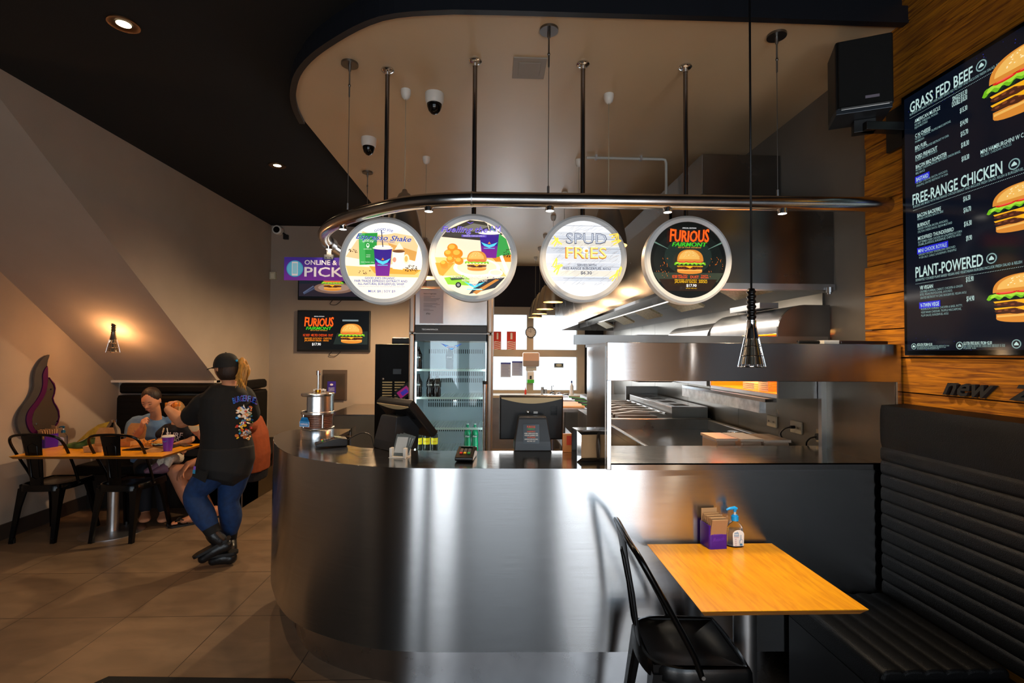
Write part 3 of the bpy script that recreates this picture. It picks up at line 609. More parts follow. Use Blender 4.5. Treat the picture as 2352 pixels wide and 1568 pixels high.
# access hatch
p = [atz(*q, ZL) for q in ((1180, 130), (1257, 132), (1252, 180), (1175, 179))]
g = G(); x0, x1, y0, y1 = .11, .295, 2.74, 3.03
hm = mat('hatch_paint', '#9a8f84', .6)
g.box((p[0].x, p[0].y, ZL - .006), (p[1].x, p[2].y, ZL), hm); g.box((p[0].x + .03, p[0].y + .04, ZL - .009), (p[1].x - .03, p[2].y - .04, ZL - .006), hm)
solo('ceiling_hatch', g, 'square painted access hatch in the pale ceiling between two poles', 'hatch', bev=.002)
# white conduit on the ceiling
a_, b_ = atz(1347, 362, ZL - .02), atz(1530, 366, ZL - .02)
t = thing('conduit_pipe', 'pale grey conduit running across the ceiling and bending down', 'pipe', (a_.x, a_.y, ZL - .02))
WP = mat('conduit', '#b8b6b0', .5)
g = G(); g.tube([a_, Vector((b_.x - .03, b_.y, ZL - .02)), Vector((b_.x - .008, b_.y, ZL - .026)), Vector((b_.x, b_.y, ZL - .05)), Vector((b_.x, b_.y, 2.75))], .011, WP, n=10); part('pipe', g, t)
for f in (.12, .68): q = a_.lerp(b_, f); part('pipe_clip', G().box((q.x - .008, q.y - .018, ZL - .034), (q.x + .008, q.y + .018, ZL), STEELS), t)
# downlights in the black ceiling
for px, py, s in [(284, 55, 'round recessed downlight in the black ceiling, the nearer and larger one'), (637, 380, 'small round recessed downlight in the black ceiling, farther back')]:
    c = atz(px, py, ZD); t = thing('downlight', s, 'downlight', (c.x, c.y, ZD), 0, 'downlights in the black ceiling')
    g = G(); g.lathe([(.075, 0), (.074, -.006), (.05, -.005), (.04, .0), (.034, .004)], mat('bronze_ring', '#5a4028', .35, .8), n=32); part('trim_ring', g, t, local=True)
    g = G(); g.lathe([(.034, -.002), (.001, -.002)], em('#ffe2b0', 14), n=24); part('lens', g, t, local=True)
    lamp('SPOT', 'downlight_beam', (c.x, c.y, ZD - .02), 60, (1, .7, .42), .04, aim=(c.x, c.y, 0), angle=2.1, blend=.9)
# ================================================================ FRIDGE
fx0, fx1, fy = -.672, -.008, 4.0
fr = thing('drinks_fridge', 'tall glass door drinks fridge with steel header and soft drink bottles', 'fridge', ((fx0 + fx1) / 2, fy + .3, 0))
SIL = mat('fridge_silver', '#a89c90', .35, .7)
g = G(); g.box((fx0, fy + .05, .08), (fx0 + .035, fy + .66, 2.13), SIL); g.box((fx1 - .035, fy + .05, .08), (fx1, fy + .66, 2.13), SIL); g.box((fx0, fy + .62, .08), (fx1, fy + .66, 2.13), SIL); g.box((fx0, fy + .05, 1.72), (fx1, fy + .66, 2.13), SIL); g.box((fx0, fy + .05, .0), (fx1, fy + .66, .6), SIL)
part('body', g, fr, bev=.01)
g = G(); g.box((fx0 + .045, fy + .01, 1.825), (fx1 - .045, fy + .05, 2.12), STEELS); part('header_panel', g, fr, bev=.003)
g = G(); g.box((fx0 + .045, fy, 1.765), (fx1 - .045, fy + .05, 1.822), BLKP); part('logo_band', g, fr, bev=.003)
a = Art(MM((fx0 + .1, fy, 1.785), (1, 0, 0), (0, 0, 1), (0, -1, 0))); a.text('TECHNOPACK', 0, 0, .011, em('#d8d8d8', .6), .13); part('logo_lettering', a.g, fr)
for x0 in (fx0, fx1 - .042):
    for za, zb in ((.6, 1.755), (1.765, 2.13)): part('corner_post', G().box((x0, fy - .005, za), (x0 + .042, fy + .05, zb), SIL), fr, bev=.012, seg=3)
dr = G(); dr.box((fx0 + .042, fy - .002, 1.70), (fx1 - .042, fy + .03, 1.755), mat('door_black', '#10161a', .3)); dr.box((fx0 + .042, fy - .002, .6), (fx1 - .042, fy + .03, .66), mat('door_black', '#10161a', .3))
dr.box((fx0 + .042, fy - .002, .6), (fx0 + .05, fy + .03, 1.755), mat('door_black', '#10161a', .3)); dr.box((fx1 - .05, fy - .002, .6), (fx1 - .042, fy + .03, 1.755), mat('door_black', '#10161a', .3))
d = part('door', dr, fr)
g = G(); g.box((fx0 + .042, fy + .006, .66), (fx1 - .042, fy + .014, 1.70), GLASSR); part('door_glass', g, d)
g = G(); g.cyl((fx1 - .058, fy - .035, .75), (fx1 - .058, fy - .035, 1.36), .018, ALU, n=20); g.cyl((fx1 - .058, fy - .035, 1.36), (fx1 - .058, fy - .035, 1.385), .019, BLKP, n=20); g.box((fx1 - .066, fy - .035, 1.33), (fx1 - .05, fy + .0, 1.35), BLKP); g.box((fx1 - .066, fy - .035, .8), (fx1 - .05, fy + .0, .82), BLKP); part('door_handle', g, d)
a = Art(MM((-.335, fy - .0, 1.655), (1, 0, 0), (0, 0, 1), (0, -1, 0)), w0=.001); wing(a, 0, 0, .085, em('#2a4fb8', .8)); wing(a, 0, -.004, .06, em('#4ab4e8', .9)); a.rect(-.04, -.012, .04, .004, em('#c8d8e8', .7)); a.text('BURGERFUEL', 0, -.009, .009, em('#1c2c70', .8), .07, 'C', .02); part('door_decal', a.g, d)
INN = mat('fridge_liner', '#b4c4cc', .5)
g = G(); g.box((fx0 + .04, fy + .55, .66), (fx1 - .04, fy + .56, 1.70), INN); g.box((fx0 + .036, fy + .06, .66), (fx0 + .045, fy + .56, 1.70), INN); g.box((fx1 - .045, fy + .06, .66), (fx1 - .036, fy + .56, 1.70), INN)
SLT = mat('slot_dark', '#2a3434', .8)
for zz in (1.34, 1.40, 1.12, 1.17, .9, 1.6):
    for i in range(26): x = fx0 + .09 + i * .019; g.box((x, fy + .545, zz), (x + .008, fy + .551, zz + .038), SLT)
part('liner', g, fr)
g = G(); g.box((fx0 + .045, fy + .04, .66), (fx0 + .055, fy + .05, 1.69), em('#e8f8ff', 24)); part('light_strip', g, fr); g = G(); g.box((fx1 - .055, fy + .04, .66), (fx1 - .045, fy + .05, 1.69), em('#e8f8ff', 24)); part('light_strip', g, fr)
WIRE = mat('shelf_wire', '#b8c8c4', .4, .3)
for zz in (1.47, 1.245, 1.0, .80):
    g = G(); g.box((fx0 + .045, fy + .06, zz - .012), (fx1 - .045, fy + .068, zz + .004), mat('shelf_edge', '#e0f4ec', .4))
    for i in range(24): x = fx0 + .06 + i * .0232; g.box((x, fy + .06, zz - .003), (x + .004, fy + .52, zz), WIRE)
    for k in range(4): g.box((fx0 + .045, fy + .15 + k * .11, zz - .006), (fx1 - .045, fy + .155 + k * .11, zz - .003), WIRE)
    part('shelf', g, fr)
def bottle(name, X, Y, z, r, h, body, lab, cap, label, txt, labh=(.35, .62), group='bottles in the fridge'):
    t = thing(name, label, 'bottle', (X, Y, z), 0, group)
    g = G(); g.lathe([(.001, 0), (r * .9, 0), (r, .01), (r, h * .3), (r * .88, h * .4), (r, h * .55), (r * .95, h * .68), (r * .5, h * .85), (r * .36, h * .93), (r * .36, h * .97)], body, n=20); part('bottle_body', g, t, local=True)
    g = G(); g.lathe([(r * 1.01 if .4 > labh[1] or labh[0] > .5 else r * 1.0 + .0012, h * labh[0]), (r + .0012, h * labh[1])], lab, n=20)
    M = MM((0, -r - .0014, h * (labh[0] + labh[1]) / 2 - .006), (1, 0, 0), (0, 0, 1), (0, -1, 0)); a = Art(M, g); a.text(txt, 0, 0, .012, mat('label_ink_' + txt, '#f4f4f4' if txt != 'Lemon' else '#b02010', .5), r * 1.3, 'C', .02, .3 if txt != 'Lemon' else 0); part('label', g, t, local=True)
    g = G(); g.cyl((0, 0, h * .96), (0, 0, h), r * .4, cap, n=14); part('cap', g, t, local=True)
    return t
CO = mat('cola', '#140806', .1); CL = mat('cola_label', '#14110f', .4); CC = mat('cap_black', '#141414', .4); LB = mat('lemon_glass', '#1a2018', .1); YL = em('#e8d820', .5); GB = mat('green_glass', '#0e8a5a', .12)
for px, sh, s in [(1032, 1.47, 'dark cola bottle alone on the top fridge shelf'), (988, 1.245, 'dark cola bottle on the second fridge shelf, left of its twin'), (1004, 1.245, 'dark cola bottle on the second fridge shelf, right of its twin'), (961, 1.245, 'dark cola bottle at the far left of the second fridge shelf'), (960, 1.47, 'dark cola bottle at the far left of the top fridge shelf')]:
    X = aty(px, 900, fy + .16).x; bottle('cola_bottle', X, fy + .16, sh, .031, .185, CO, CL, CC, s, 'Cola', (.42, .66))
for px, s in [(962, 'leftmost'), (980, 'middle'), (998, 'rightmost')]:
    X = aty(px, 1000, fy + .14).x; bottle('lemon_bottle', X, fy + .14, .80, .027, .2, LB, YL, CC, 'dark bottle with round yellow label on the bottom fridge shelf, ' + s, 'Lemon', (.3, .56))
for px, s in [(1074, 'left'), (1091, 'right')]:
    X = aty(px, 1000, fy + .16).x; bottle('green_bottle', X, fy + .16, .80, .028, .225, GB, mat('green_label', '#0a6a4a', .4), mat('cap_green', '#d8e8e0', .4), 'tall green soft drink bottle on the bottom fridge shelf, the %s one' % s, 'Fizz', (.5, .6))
# notice taped on the header
a = Art(MM((-.59, fy + .006, 1.84), (1, 0, 0), (0, 0, 1), (0, -1, 0))); a.g.box((0, 0, -.001), (.185, .262, .0004), mat('paper', '#b9b8c4', .6), a.M)
INK = mat('ink', '#303038', .8); a.text('Notice of registration', .03, .232, .009, INK, .1, 'L', .03)
for i, w in enumerate([.09, .06, .13, .12, .1, 0, .11, .13, .07, .1, 0, .05, .08]):
    if w: a.rect(.03, .215 - i * .0095, .03 + w, .2175 - i * .0095, mat('ink_light', '#6a6a78', .8))
a.text('RNo', .05, .07, .014, INK, .035, 'L', 0, .5); solo('notice_paper', a.g, 'white registration notice taped to the fridge header', 'paper')
# ================================================================ TV WALL
def screen(x0, x1, y0, y1, label, draw):
    p = aty(x0, y0, TV - .06); q = aty(x1, y1, TV - .06); w = q.x - p.x; h = p.z - q.z
    t = thing('wall_screen', label, 'screen', ((p.x + q.x) / 2, TV - .03, q.z), 0, 'screens on the beige wall')
    g = G(); g.box((p.x, TV - .06, q.z), (q.x, TV - .015, p.z), BLKP); part('bezel', g, t, bev=.006)
    M = MM((p.x, TV - .06, q.z), (1, 0, 0), (0, 0, 1), (0, -1, 0)); a = Art(M); b = .016; a.rect(b, b + .012, w - b, h - b, em('#0a1014', .7)); draw(a, w, h, b); part('picture', a.g, t)
    g = G(); m_ = (p.x + q.x) / 2; g.tube(cr([(m_ - .03, TV - .03, q.z), (m_ - .06, TV - .03, q.z - .05), (m_ + .02, TV - .03, q.z - .06), (m_ + .09, TV - .03, q.z)], 5), .004, BLKP, n=6); part('cable', g, t)
def sA(a, w, h, b):
    a.poly([(.5 * w, .1), (w - .03, .1), (w - .03, h * .5), (.55 * w, h * .45)], em('#24302e', .7)); a.rect(w * .62, h * .74, w * .84, h * .78, em('#8aa0a8', .7))
    M0 = a.M; a.M = M0 @ Matrix.Translation((w * .3, h * .83, 0)); furious(a, 1.85 * w); a.M = M0
    O_ = em('#f0501a', 1.); Y_ = em('#f08818', 1.); a.text('NZ BEEF · MELTED CHEDDAR · DUST', w * .29, h * .37, h * .055, O_, w * .41, 'C', .05); a.text('SMASHED AVOCADO · CHIPOTLE', w * .29, h * .3, h * .04, Y_, w * .37, 'C', .04); a.text('JALAPENO SALSA · AIOLI', w * .27, h * .25, h * .04, Y_, w * .33, 'C', .04); a.text('$17.90', w * .27, h * .15, h * .06, em('#ffffff', 1), w * .12, 'C', .04)
    burger(a, w * .75, h * .44, w * .36, h * .48, s=.9)
def sB(a, w, h, b):
    a.poly([(b, .05), (w - b, .05), (w - b, h * .45), (b, h * .5)], em('#2c2630', .8)); a.poly([(b, h * .4), (w - b, h * .45), (w - b, h - b), (b, h - b)], em('#1c242e', .8))
    a.ell(w * .5, h * .3, w * .28, h * .14, em('#8a6a5a', .8)); a.ell(w * .5, h * .31, w * .22, h * .1, em('#b09080', .8)); burger(a, w * .48, h * .46, w * .3, h * .46, s=1.); a.rect(w * .08, h * .2, w * .25, h * .24, em('#48506a', .8), rot=.5); a.rect(w * .07, h * .24, w * .24, h * .27, em('#5a6480', .8), rot=.6)
screen(683, 849, 712, 808, 'lower wall screen showing orange lettering and a tall burger', sA)
screen(685, 850, 596, 690, 'upper wall screen showing a burger on a plate, partly behind the purple sign', sB)
# purple hanging sign
Ys = 3.42; p = aty(653, 590, Ys); q = aty(653, 643, Ys); w = .95; h = p.z - q.z
t = thing('hanging_sign', 'purple hanging sign with phone icon and white pick-up lettering', 'sign', (p.x + w / 2, Ys, q.z))
def prp():
    m = bpy.data.materials.new('purple_gradient'); m.use_nodes = True; nt = m.node_tree; b = nt.nodes['Principled BSDF']; tc = nt.nodes.new('ShaderNodeTexCoord'); sx = nt.nodes.new('ShaderNodeSeparateXYZ'); r = nt.nodes.new('ShaderNodeValToRGB')
    nt.links.new(tc.outputs['Generated'], sx.inputs[0]); nt.links.new(sx.outputs[2], r.inputs[0]); nt.links.new(r.outputs[0], b.inputs['Base Color'])
    r.color_ramp.elements[0].color = (*hx('#7b2fb0'), 1); r.color_ramp.elements[1].color = (*hx('#3b2aa0'), 1); b.inputs['Roughness'].default_value = .35; return m
g = G(); g.box((p.x, Ys, q.z), (p.x + w, Ys + .01, p.z), prp()); part('panel', g, t)
a = Art(MM((p.x, Ys, q.z), (1, 0, 0), (0, 0, 1), (0, -1, 0))); Wm = mat('sign_white', '#f2eefa', .5)
a.ell(.072, h * .5, .056, .056, mat('sign_cyan', '#3ab0e6', .5)); a.ell(.072, h * .5, .05, .05, mat('sign_cyan2', '#62c6f2', .5)); a.rect(.052, h * .2, .092, h * .8, Wm); a.rect(.056, h * .28, .088, h * .74, mat('sign_cyan3', '#9adcf6', .5))
a.text('ONLINE & PHONE ORDERS', .136, h * .68, h * .2, Wm, .58, 'L', .025); a.text('PICK UP', .136, h * .17, h * .4, Wm, .44, 'L', .05); part('lettering', a.g, t)
g = G(); g.box((-1.15, Ys - .004, p.z - .012), (-1.09, Ys + .014, p.z + .02), ALU)
for x in (-1.135, -1.105): g.cyl((x, Ys - .004, p.z - .002), (x, Ys - .008, p.z - .002), .004, BLKP, n=8)
g.box((-1.135, Ys, p.z + .018), (-1.105, Ys + .01, 2.33), ALU); part('bracket', g, t)
# leaflet holder
p = aty(742, 849, TV); q = aty(797, 919, TV); t = thing('leaflet_holder', 'clear wall holder with a small purple security card', 'holder', ((p.x + q.x) / 2, TV - .03, q.z))
g = G(); g.box((p.x, TV - .01, q.z), (q.x, TV - .002, p.z), mat('smoked', '#5c4f48', .15)); g.box((p.x + .02, TV - .04, q.z + .01), (q.x - .02, TV - .036, p.z - .05), mat('smoked_front', '#8a7a70', .1, trans=.8)); part('tray', g, t, bev=.003)
g = G(); a = Art(MM((p.x + .075, TV - .042, q.z + .1), (1, 0, 0), (0, 0, 1), (0, -1, 0))); a.rect(0, 0, .115, .16, mat('card_purple', '#3a2a98', .5)); 
for i, tx in enumerate(('SECURITY', 'CAMERAS', 'OPERATING')): a.text(tx, .057, .065 - i * .017, .011, Wm, .08, 'C', .03)
a.ell(.057, .115, .022, .014, Wm); part('card', a.g, t)
# corner camera and sensor
c = aty(635, 527, TV - .12); t = thing('bullet_camera', 'small white wall camera in the corner below the black ceiling', 'security camera', (c.x, TV, c.z))
g = G(); g.cyl(c, c + Vector((-.0, .09, .0)), .062, WHTP, n=24); part('camera_body', g, t, bev=.01); g = G(); g.cyl(c + Vector((0, -.004, 0)), c + Vector((0, .002, 0)), .042, BLKG, n=20); part('camera_lens', g, t); g = G(); g.tube([c + Vector((.04, .08, -.02)), c + Vector((.1, .09, -.06)), c + Vector((.1, .115, -.06))], .012, BLKP, n=8); g.box((c.x + .06, TV - .05, c.z - .11), (c.x + .12, TV - .005, c.z - .05), BLKP); part('junction', g, t)
c = aty(627, 633, TV - .03); g = G(); g.box((c.x - .04, TV - .05, c.z - .05), (c.x + .04, TV - .002, c.z + .05), CREAM); g.box((c.x - .02, TV - .056, c.z - .035), (c.x + .025, TV - .048, c.z + .03), mat('sensor_window', '#e6dcc0', .3)); solo('wall_sensor', g, 'small cream motion sensor at the wall corner', 'sensor', bev=.006)
# steel back bench and the black machine
sb = G(); sb.box((-1.86, 5.8, 0), (-.97, 6.9, .885), mat('warm_steel', (.2, .16, .11), .35, 1, var=.08, vscale=4)); sb.box((-1.89, 5.77, .885), (-.97, 6.92, .9), STEELH); solo('steel_bench', sb, 'stainless steel bench against the beige wall behind the till', 'bench')
c = aty(862, 790, 5.0); mx0 = c.x
t = thing('vending_machine', 'black upright machine with vent slots left of the fridge', 'machine', (mx0 + .25, 5.25, 0))
g = G(); g.box((mx0, 5.0, 0), (mx0 + .55, 5.6, 1.69), mat('machine_black', '#040405', .5, spec=.2)); part('cabinet', g, t, bev=.006)
g = G(); g.box((mx0 + .045, 4.985, .1), (mx0 + .53, 5.0, 1.67), mat('machine_door', '#060607', .5, spec=.2)); dd = part('door', g, t, bev=.004)
def lv(x0, x1):
    g = G()
    for i in range(9): z = 1.1 + i * .026; g.box((x0, 4.978, z), (x1, 4.986, z + .012), mat('slot_pale', '#d8c48c', .4))  # vent slats in a pale cream colour
    part('vent', g, t)
c1 = aty(883, 875, 4.98).x; lv(c1 - .02, c1 + .075); lv(c1 + .1, c1 + .2)
g = G(); kx = aty(880, 870, 4.98); g.ell((kx.x, 4.98, kx.z), (.012, .01, .012), STEELS); k2 = aty(912, 853, 4.98); g.box((k2.x - .04, 4.98, k2.z - .025), (k2.x + .04, 4.986, k2.z + .025), mat('lockplate', '#2c3034', .3)); part('lock', g, dd)
a = Art(MM((aty(915, 905, 4.97).x, 4.95, 1.16), Vector((.8, 0, .6)), Vector((-.6, 0, .8)), (0, -1, 0))); a.g.box((0, -.04, -.02), (.2, .07, 0), BLKP, a.M); a.rect(.02, -.02, .14, .05, em('#a01a70', .5)); a.rect(.05, -.01, .12, .03, em('#3a2ab0', .5)); solo('leaflet_rack', a.g, 'small black rack with pink leaflets beside the fridge', 'rack')
g = G(); q = aty(900, 775, 5.2); g.box((q.x, 5.2, 1.692), (q.x + .3, 5.5, 1.76), BLKP); solo('router_box', g, 'small black box on top of the black upright machine', 'box', bev=.01)
# ================================================================ EXTRACTOR HOOD AND KITCHEN LINE
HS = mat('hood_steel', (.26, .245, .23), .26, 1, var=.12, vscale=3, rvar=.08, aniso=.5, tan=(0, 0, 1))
hd = thing('extractor_hood', 'long stainless steel extractor hood over the kitchen line', 'extractor hood', (1.5, 5.5, 2.0))
g = G(); x0, y0, y1 = 1.02, 2.86, 8.3
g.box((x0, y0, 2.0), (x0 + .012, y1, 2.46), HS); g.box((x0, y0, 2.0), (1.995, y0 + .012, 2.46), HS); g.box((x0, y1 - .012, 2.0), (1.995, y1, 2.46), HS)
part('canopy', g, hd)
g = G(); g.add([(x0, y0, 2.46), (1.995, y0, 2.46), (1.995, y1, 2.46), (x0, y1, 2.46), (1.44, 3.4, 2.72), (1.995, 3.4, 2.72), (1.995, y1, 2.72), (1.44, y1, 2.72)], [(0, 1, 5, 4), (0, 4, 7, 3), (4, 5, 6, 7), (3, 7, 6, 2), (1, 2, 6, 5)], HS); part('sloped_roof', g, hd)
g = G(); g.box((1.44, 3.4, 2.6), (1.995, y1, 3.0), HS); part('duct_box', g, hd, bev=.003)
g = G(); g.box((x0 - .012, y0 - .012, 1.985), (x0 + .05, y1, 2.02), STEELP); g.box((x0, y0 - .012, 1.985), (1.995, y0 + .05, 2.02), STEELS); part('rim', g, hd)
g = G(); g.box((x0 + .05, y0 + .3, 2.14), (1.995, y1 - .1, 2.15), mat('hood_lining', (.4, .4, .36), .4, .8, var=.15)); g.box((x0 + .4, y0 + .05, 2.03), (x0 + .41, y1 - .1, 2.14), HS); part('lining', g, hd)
for k in range(5):
    Y = 3.2 + k * 1.0; g = G(); M = Matrix.Translation((1.5, Y, 2.1)) @ Matrix.Rotation(.5, 4, 'Y'); g.box((-.22, -.24, -.01), (.22, .24, .01), mat('filter', (.35, .3, .2), .5, .8, var=.3, vscale=60), M); part('filter', g, hd)
g = G(); c = aty(1900, 664, 2.86); g.cyl((c.x, 2.84, 1.97), (c.x, 2.84, 2.0), .018, STEELS); g.cyl((c.x, 2.84, 1.96), (c.x, 2.84, 1.975), .012, STEELS); part('grease_cup', g, hd)
g = G(); g.box((1.6, 3.4, 2.1), (1.68, 4.6, 2.12), em('#fff2d8', 1.6)); part('added_glow_bar', g, hd)  # added glowing bar, standing in for the light on the hood lining
lamp('AREA', 'hood_light', (1.4, 5, 2.04), 24, (1, .9, .78), .2, 3.5, aim=(1.4, 5, 0))
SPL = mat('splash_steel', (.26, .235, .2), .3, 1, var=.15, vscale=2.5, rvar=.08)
g = G()
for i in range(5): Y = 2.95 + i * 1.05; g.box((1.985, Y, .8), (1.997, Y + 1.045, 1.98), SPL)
solo('steel_splashback', g, 'stainless steel splashback panels lining the kitchen wall', 'splashback')
# heated cabinet
hc = thing('heated_cabinet', 'round-shouldered stainless heated cabinet with glowing orange opening', 'heated cabinet', (1.81, 3.3, 1.35))
def shoulder(x0, x1, z0, z1, r): return [(x1, z0), (x1, z1), (x0 + r, z1)] + [(x0 + r - r * math.sin(t), z1 - r + r * math.cos(t)) for t in [PI / 2 * i / 8 for i in range(1, 9)]] + [(x0, z0)]
def yprism(g, poly, ya, yb, m, smooth=False): g.prism([(p[0], p[1]) for p in poly], ya, yb, m, MM((0, 0, 0), (1, 0, 0), (0, 0, 1), (0, 1, 0)) @ Matrix.Scale(1, 4), smooth=smooth)
g = G(); sh = shoulder(1.665, 1.98, 1.35, 1.9, .16)
yprism(g, sh, 2.875, 2.89, mat('end_face_steel', (.2, .19, .18), .3, 1, var=.15, vscale=4, rvar=.06)); yprism(g, sh, 3.79, 3.8, STEELS)
top_ = [(p[0], p[1]) for p in sh[1:] if p[1] > 1.73] ; inn = [(p[0] + .008, p[1] - .01) for p in reversed(top_)]
yprism(g, top_ + inn, 2.89, 3.8, STEELS, True); g.box((1.665, 2.89, 1.73), (1.673, 3.8, 1.745), STEELS)
g.box((1.665, 2.89, 1.35), (1.98, 3.8, 1.37), STEELS); part('cabinet_shell', g, hc)
ORI = mat('orange_interior', '#e08a20', .5, var=.05)
g = G(); g.box((1.97, 2.89, 1.37), (1.978, 3.8, 1.73), ORI); g.box((1.67, 2.89, 1.37), (1.98, 3.8, 1.374), ORI); g.box((1.67, 2.891, 1.37), (1.98, 2.895, 1.73), ORI); g.box((1.67, 3.785, 1.37), (1.98, 3.789, 1.73), ORI); g.box((1.68, 2.9, 1.745), (1.98, 3.78, 1.75), ORI); part('interior', g, hc)
g = G(); g.box((1.60, 2.9, 1.325), (1.67, 4.2, 1.345), STEELP); part('front_ledge', g, hc)
for Y in (3.1, 3.5): g = G(); g.ell((1.84, Y, 1.715), (.03, .03, .025), em('#ffb040', 30)); part('heat_bulb', g, hc)
lamp('POINT', 'heat_lamp', (1.82, 3.1, 1.66), 9, (1, .5, .12), .05); lamp('POINT', 'heat_lamp', (1.82, 3.5, 1.66), 9, (1, .5, .12), .05)
g = G(); g.box((1.62, 3.0, 1.25), (1.66, 4.25, 1.325), mat('galv', (.6, .62, .63), .4, .9, var=.25, vscale=20)); solo('drip_tray', g, 'galvanised drip tray under the glowing cabinet', 'tray')
for (a0, b0, c0) in [(3.25, 3.4, .05), (3.08, 3.2, .09)]:
    g = G()
    for i in range(int(c0 / .012)): g.box((1.72, a0, 1.375 + i * .012), (1.86, b0, 1.384 + i * .012), mat('warm_paper', '#f0dcb0', .7))
    solo('wrapper_stack', g, 'small stack of wrappers %s inside the glowing cabinet' % ('lying flat' if c0 < .06 else 'standing taller'), 'wrappers', 'stacks in the glowing cabinet')
g = G(); yprism(g, shoulder(1.66, 1.985, 1.36, 1.86, .14), 3.85, 4.75, STEELS); t = thing('oven_cabinet', 'smaller round-shouldered steel cabinet behind the glowing one', 'cabinet', (1.81, 4.3, 1.36)); part('cabinet_shell', g, t)
g = G(); g.box((1.62, 3.9, 1.68), (1.65, 4.7, 1.71), WHTP); g.box((1.65, 3.92, 1.6), (1.66, 4.68, 1.68), WHTP); part('handle', g, t, bev=.005)
g = G(); g.box((1.68, 3.1, 1.9), (1.8, 3.5, 1.935), STEELS); solo('cabinet_vent_box', g, 'small steel box on top of the glowing cabinet', 'box')
g = G(); g.box((1.55, 5.4, 1.3), (1.98, 6.4, 1.82), STEELD); solo('oven_unit', g, 'steel wall unit farthest along the kitchen line', 'wall unit', bev=.03)
g = G(); g.box((1.6, 6.0, 0), (1.985, 6.03, 1.22), STEELD); g.box((1.2, 6.03, 0), (1.985, 6.9, 1.05), STEELD); solo('prep_station', g, 'steel prep station with tall end panel beyond the fryer', 'prep station')
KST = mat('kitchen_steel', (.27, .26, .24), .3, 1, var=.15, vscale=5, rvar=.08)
# griddle
gr = thing('griddle', 'flat steel griddle with raised rim behind the glass', 'griddle', (1.45, 3.8, 0))
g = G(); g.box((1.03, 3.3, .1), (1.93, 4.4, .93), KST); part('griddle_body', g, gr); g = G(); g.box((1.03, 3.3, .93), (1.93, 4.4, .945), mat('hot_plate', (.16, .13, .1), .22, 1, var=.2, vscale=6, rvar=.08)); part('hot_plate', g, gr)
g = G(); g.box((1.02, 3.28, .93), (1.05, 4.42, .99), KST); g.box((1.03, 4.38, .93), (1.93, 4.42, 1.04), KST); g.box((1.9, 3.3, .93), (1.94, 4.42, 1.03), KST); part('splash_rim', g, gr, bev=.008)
# fryers
fz = thing('fryer', 'steel deep fryer with wire baskets behind the glass', 'fryer', (1.4, 5.0, 0))
g = G(); g.box((1.0, 4.5, .05), (1.9, 5.9, .95), KST); part('fryer_body', g, fz); g = G(); g.box((1.62, 4.5, .95), (1.95, 5.9, 1.12), KST); g.box((1.62, 4.5, 1.12), (1.95, 5.9, 1.13), STEELP)
for i in range(4): g.box((1.68, 4.6 + i * .32, 1.13), (1.82, 4.78 + i * .32, 1.131), BLKP)
part('rear_housing', g, fz, bev=.005)
g = G(); g.tube([(1.58, 4.55, 1.06), (1.58, 5.85, 1.06)], .012, CHROME, n=10)
part('basket_rail', g, fz)
for i in range(6):
    Y = 4.6 + i * .21; g = G(); g.tube([(1.57, Y, 1.07), (1.3, Y, 1.08), (1.1, Y, 1.05)], .006, STEELD, n=6); g.tube([(1.1, Y, 1.05), (1.02, Y - .01, 1.1), (.85, Y - .02, 1.12)], .008, mat('green_grip', '#2f7a3a', .5) if i % 2 else BLKP, n=8); g.box((1.14, Y - .06, .96), (1.5, Y + .06, 1.04), mat('mesh_wire', (.15, .1, .07), .4, 1)); part('fry_basket', g, fz)
# tubs and canister
TUB = mat('tub_plastic', '#cfae90', .3, trans=.3)
for (X, Y, w_, d_, h_, s) in [(1.42, 3.12, .12, .22, .13, 'left of its neighbours'), (1.58, 3.14, .13, .24, .125, 'between its neighbours'), (1.75, 3.16, .16, .24, .115, 'nearest the wall')]:
    t = thing('food_tub', 'pale plastic food tub behind the glass, ' + s, 'tub', (X, Y, .95), 0, 'food tubs behind the glass')
    g = G(); g.box((X - w_ / 2, Y - d_ / 2, .95), (X + w_ / 2, Y + d_ / 2, .95 + h_), TUB); part('tub', g, t, bev=.01); g = G(); g.box((X - w_ / 2 - .006, Y - d_ / 2 - .006, .95 + h_), (X + w_ / 2 + .006, Y + d_ / 2 + .006, .965 + h_), mat('tub_lid', '#d8c0a8', .4)); part('lid', g, t)
g = G(); g.box((1.2, 3.0, .93), (1.93, 3.28, .95), KST); g.box((1.2, 3.0, 0), (1.93, 3.28, .93), STEELD); solo('side_shelf', g, 'low steel shelf unit under the food tubs', 'shelf')
g = G(); g.lathe([(.001, 0), (.036, 0), (.036, .11), (.038, .112), (.036, .13), (.001, .13)], CHROME, (1.66, 3.42, .946), n=24); solo('steel_shaker', g, 'small steel shaker standing on the griddle corner', 'shaker')
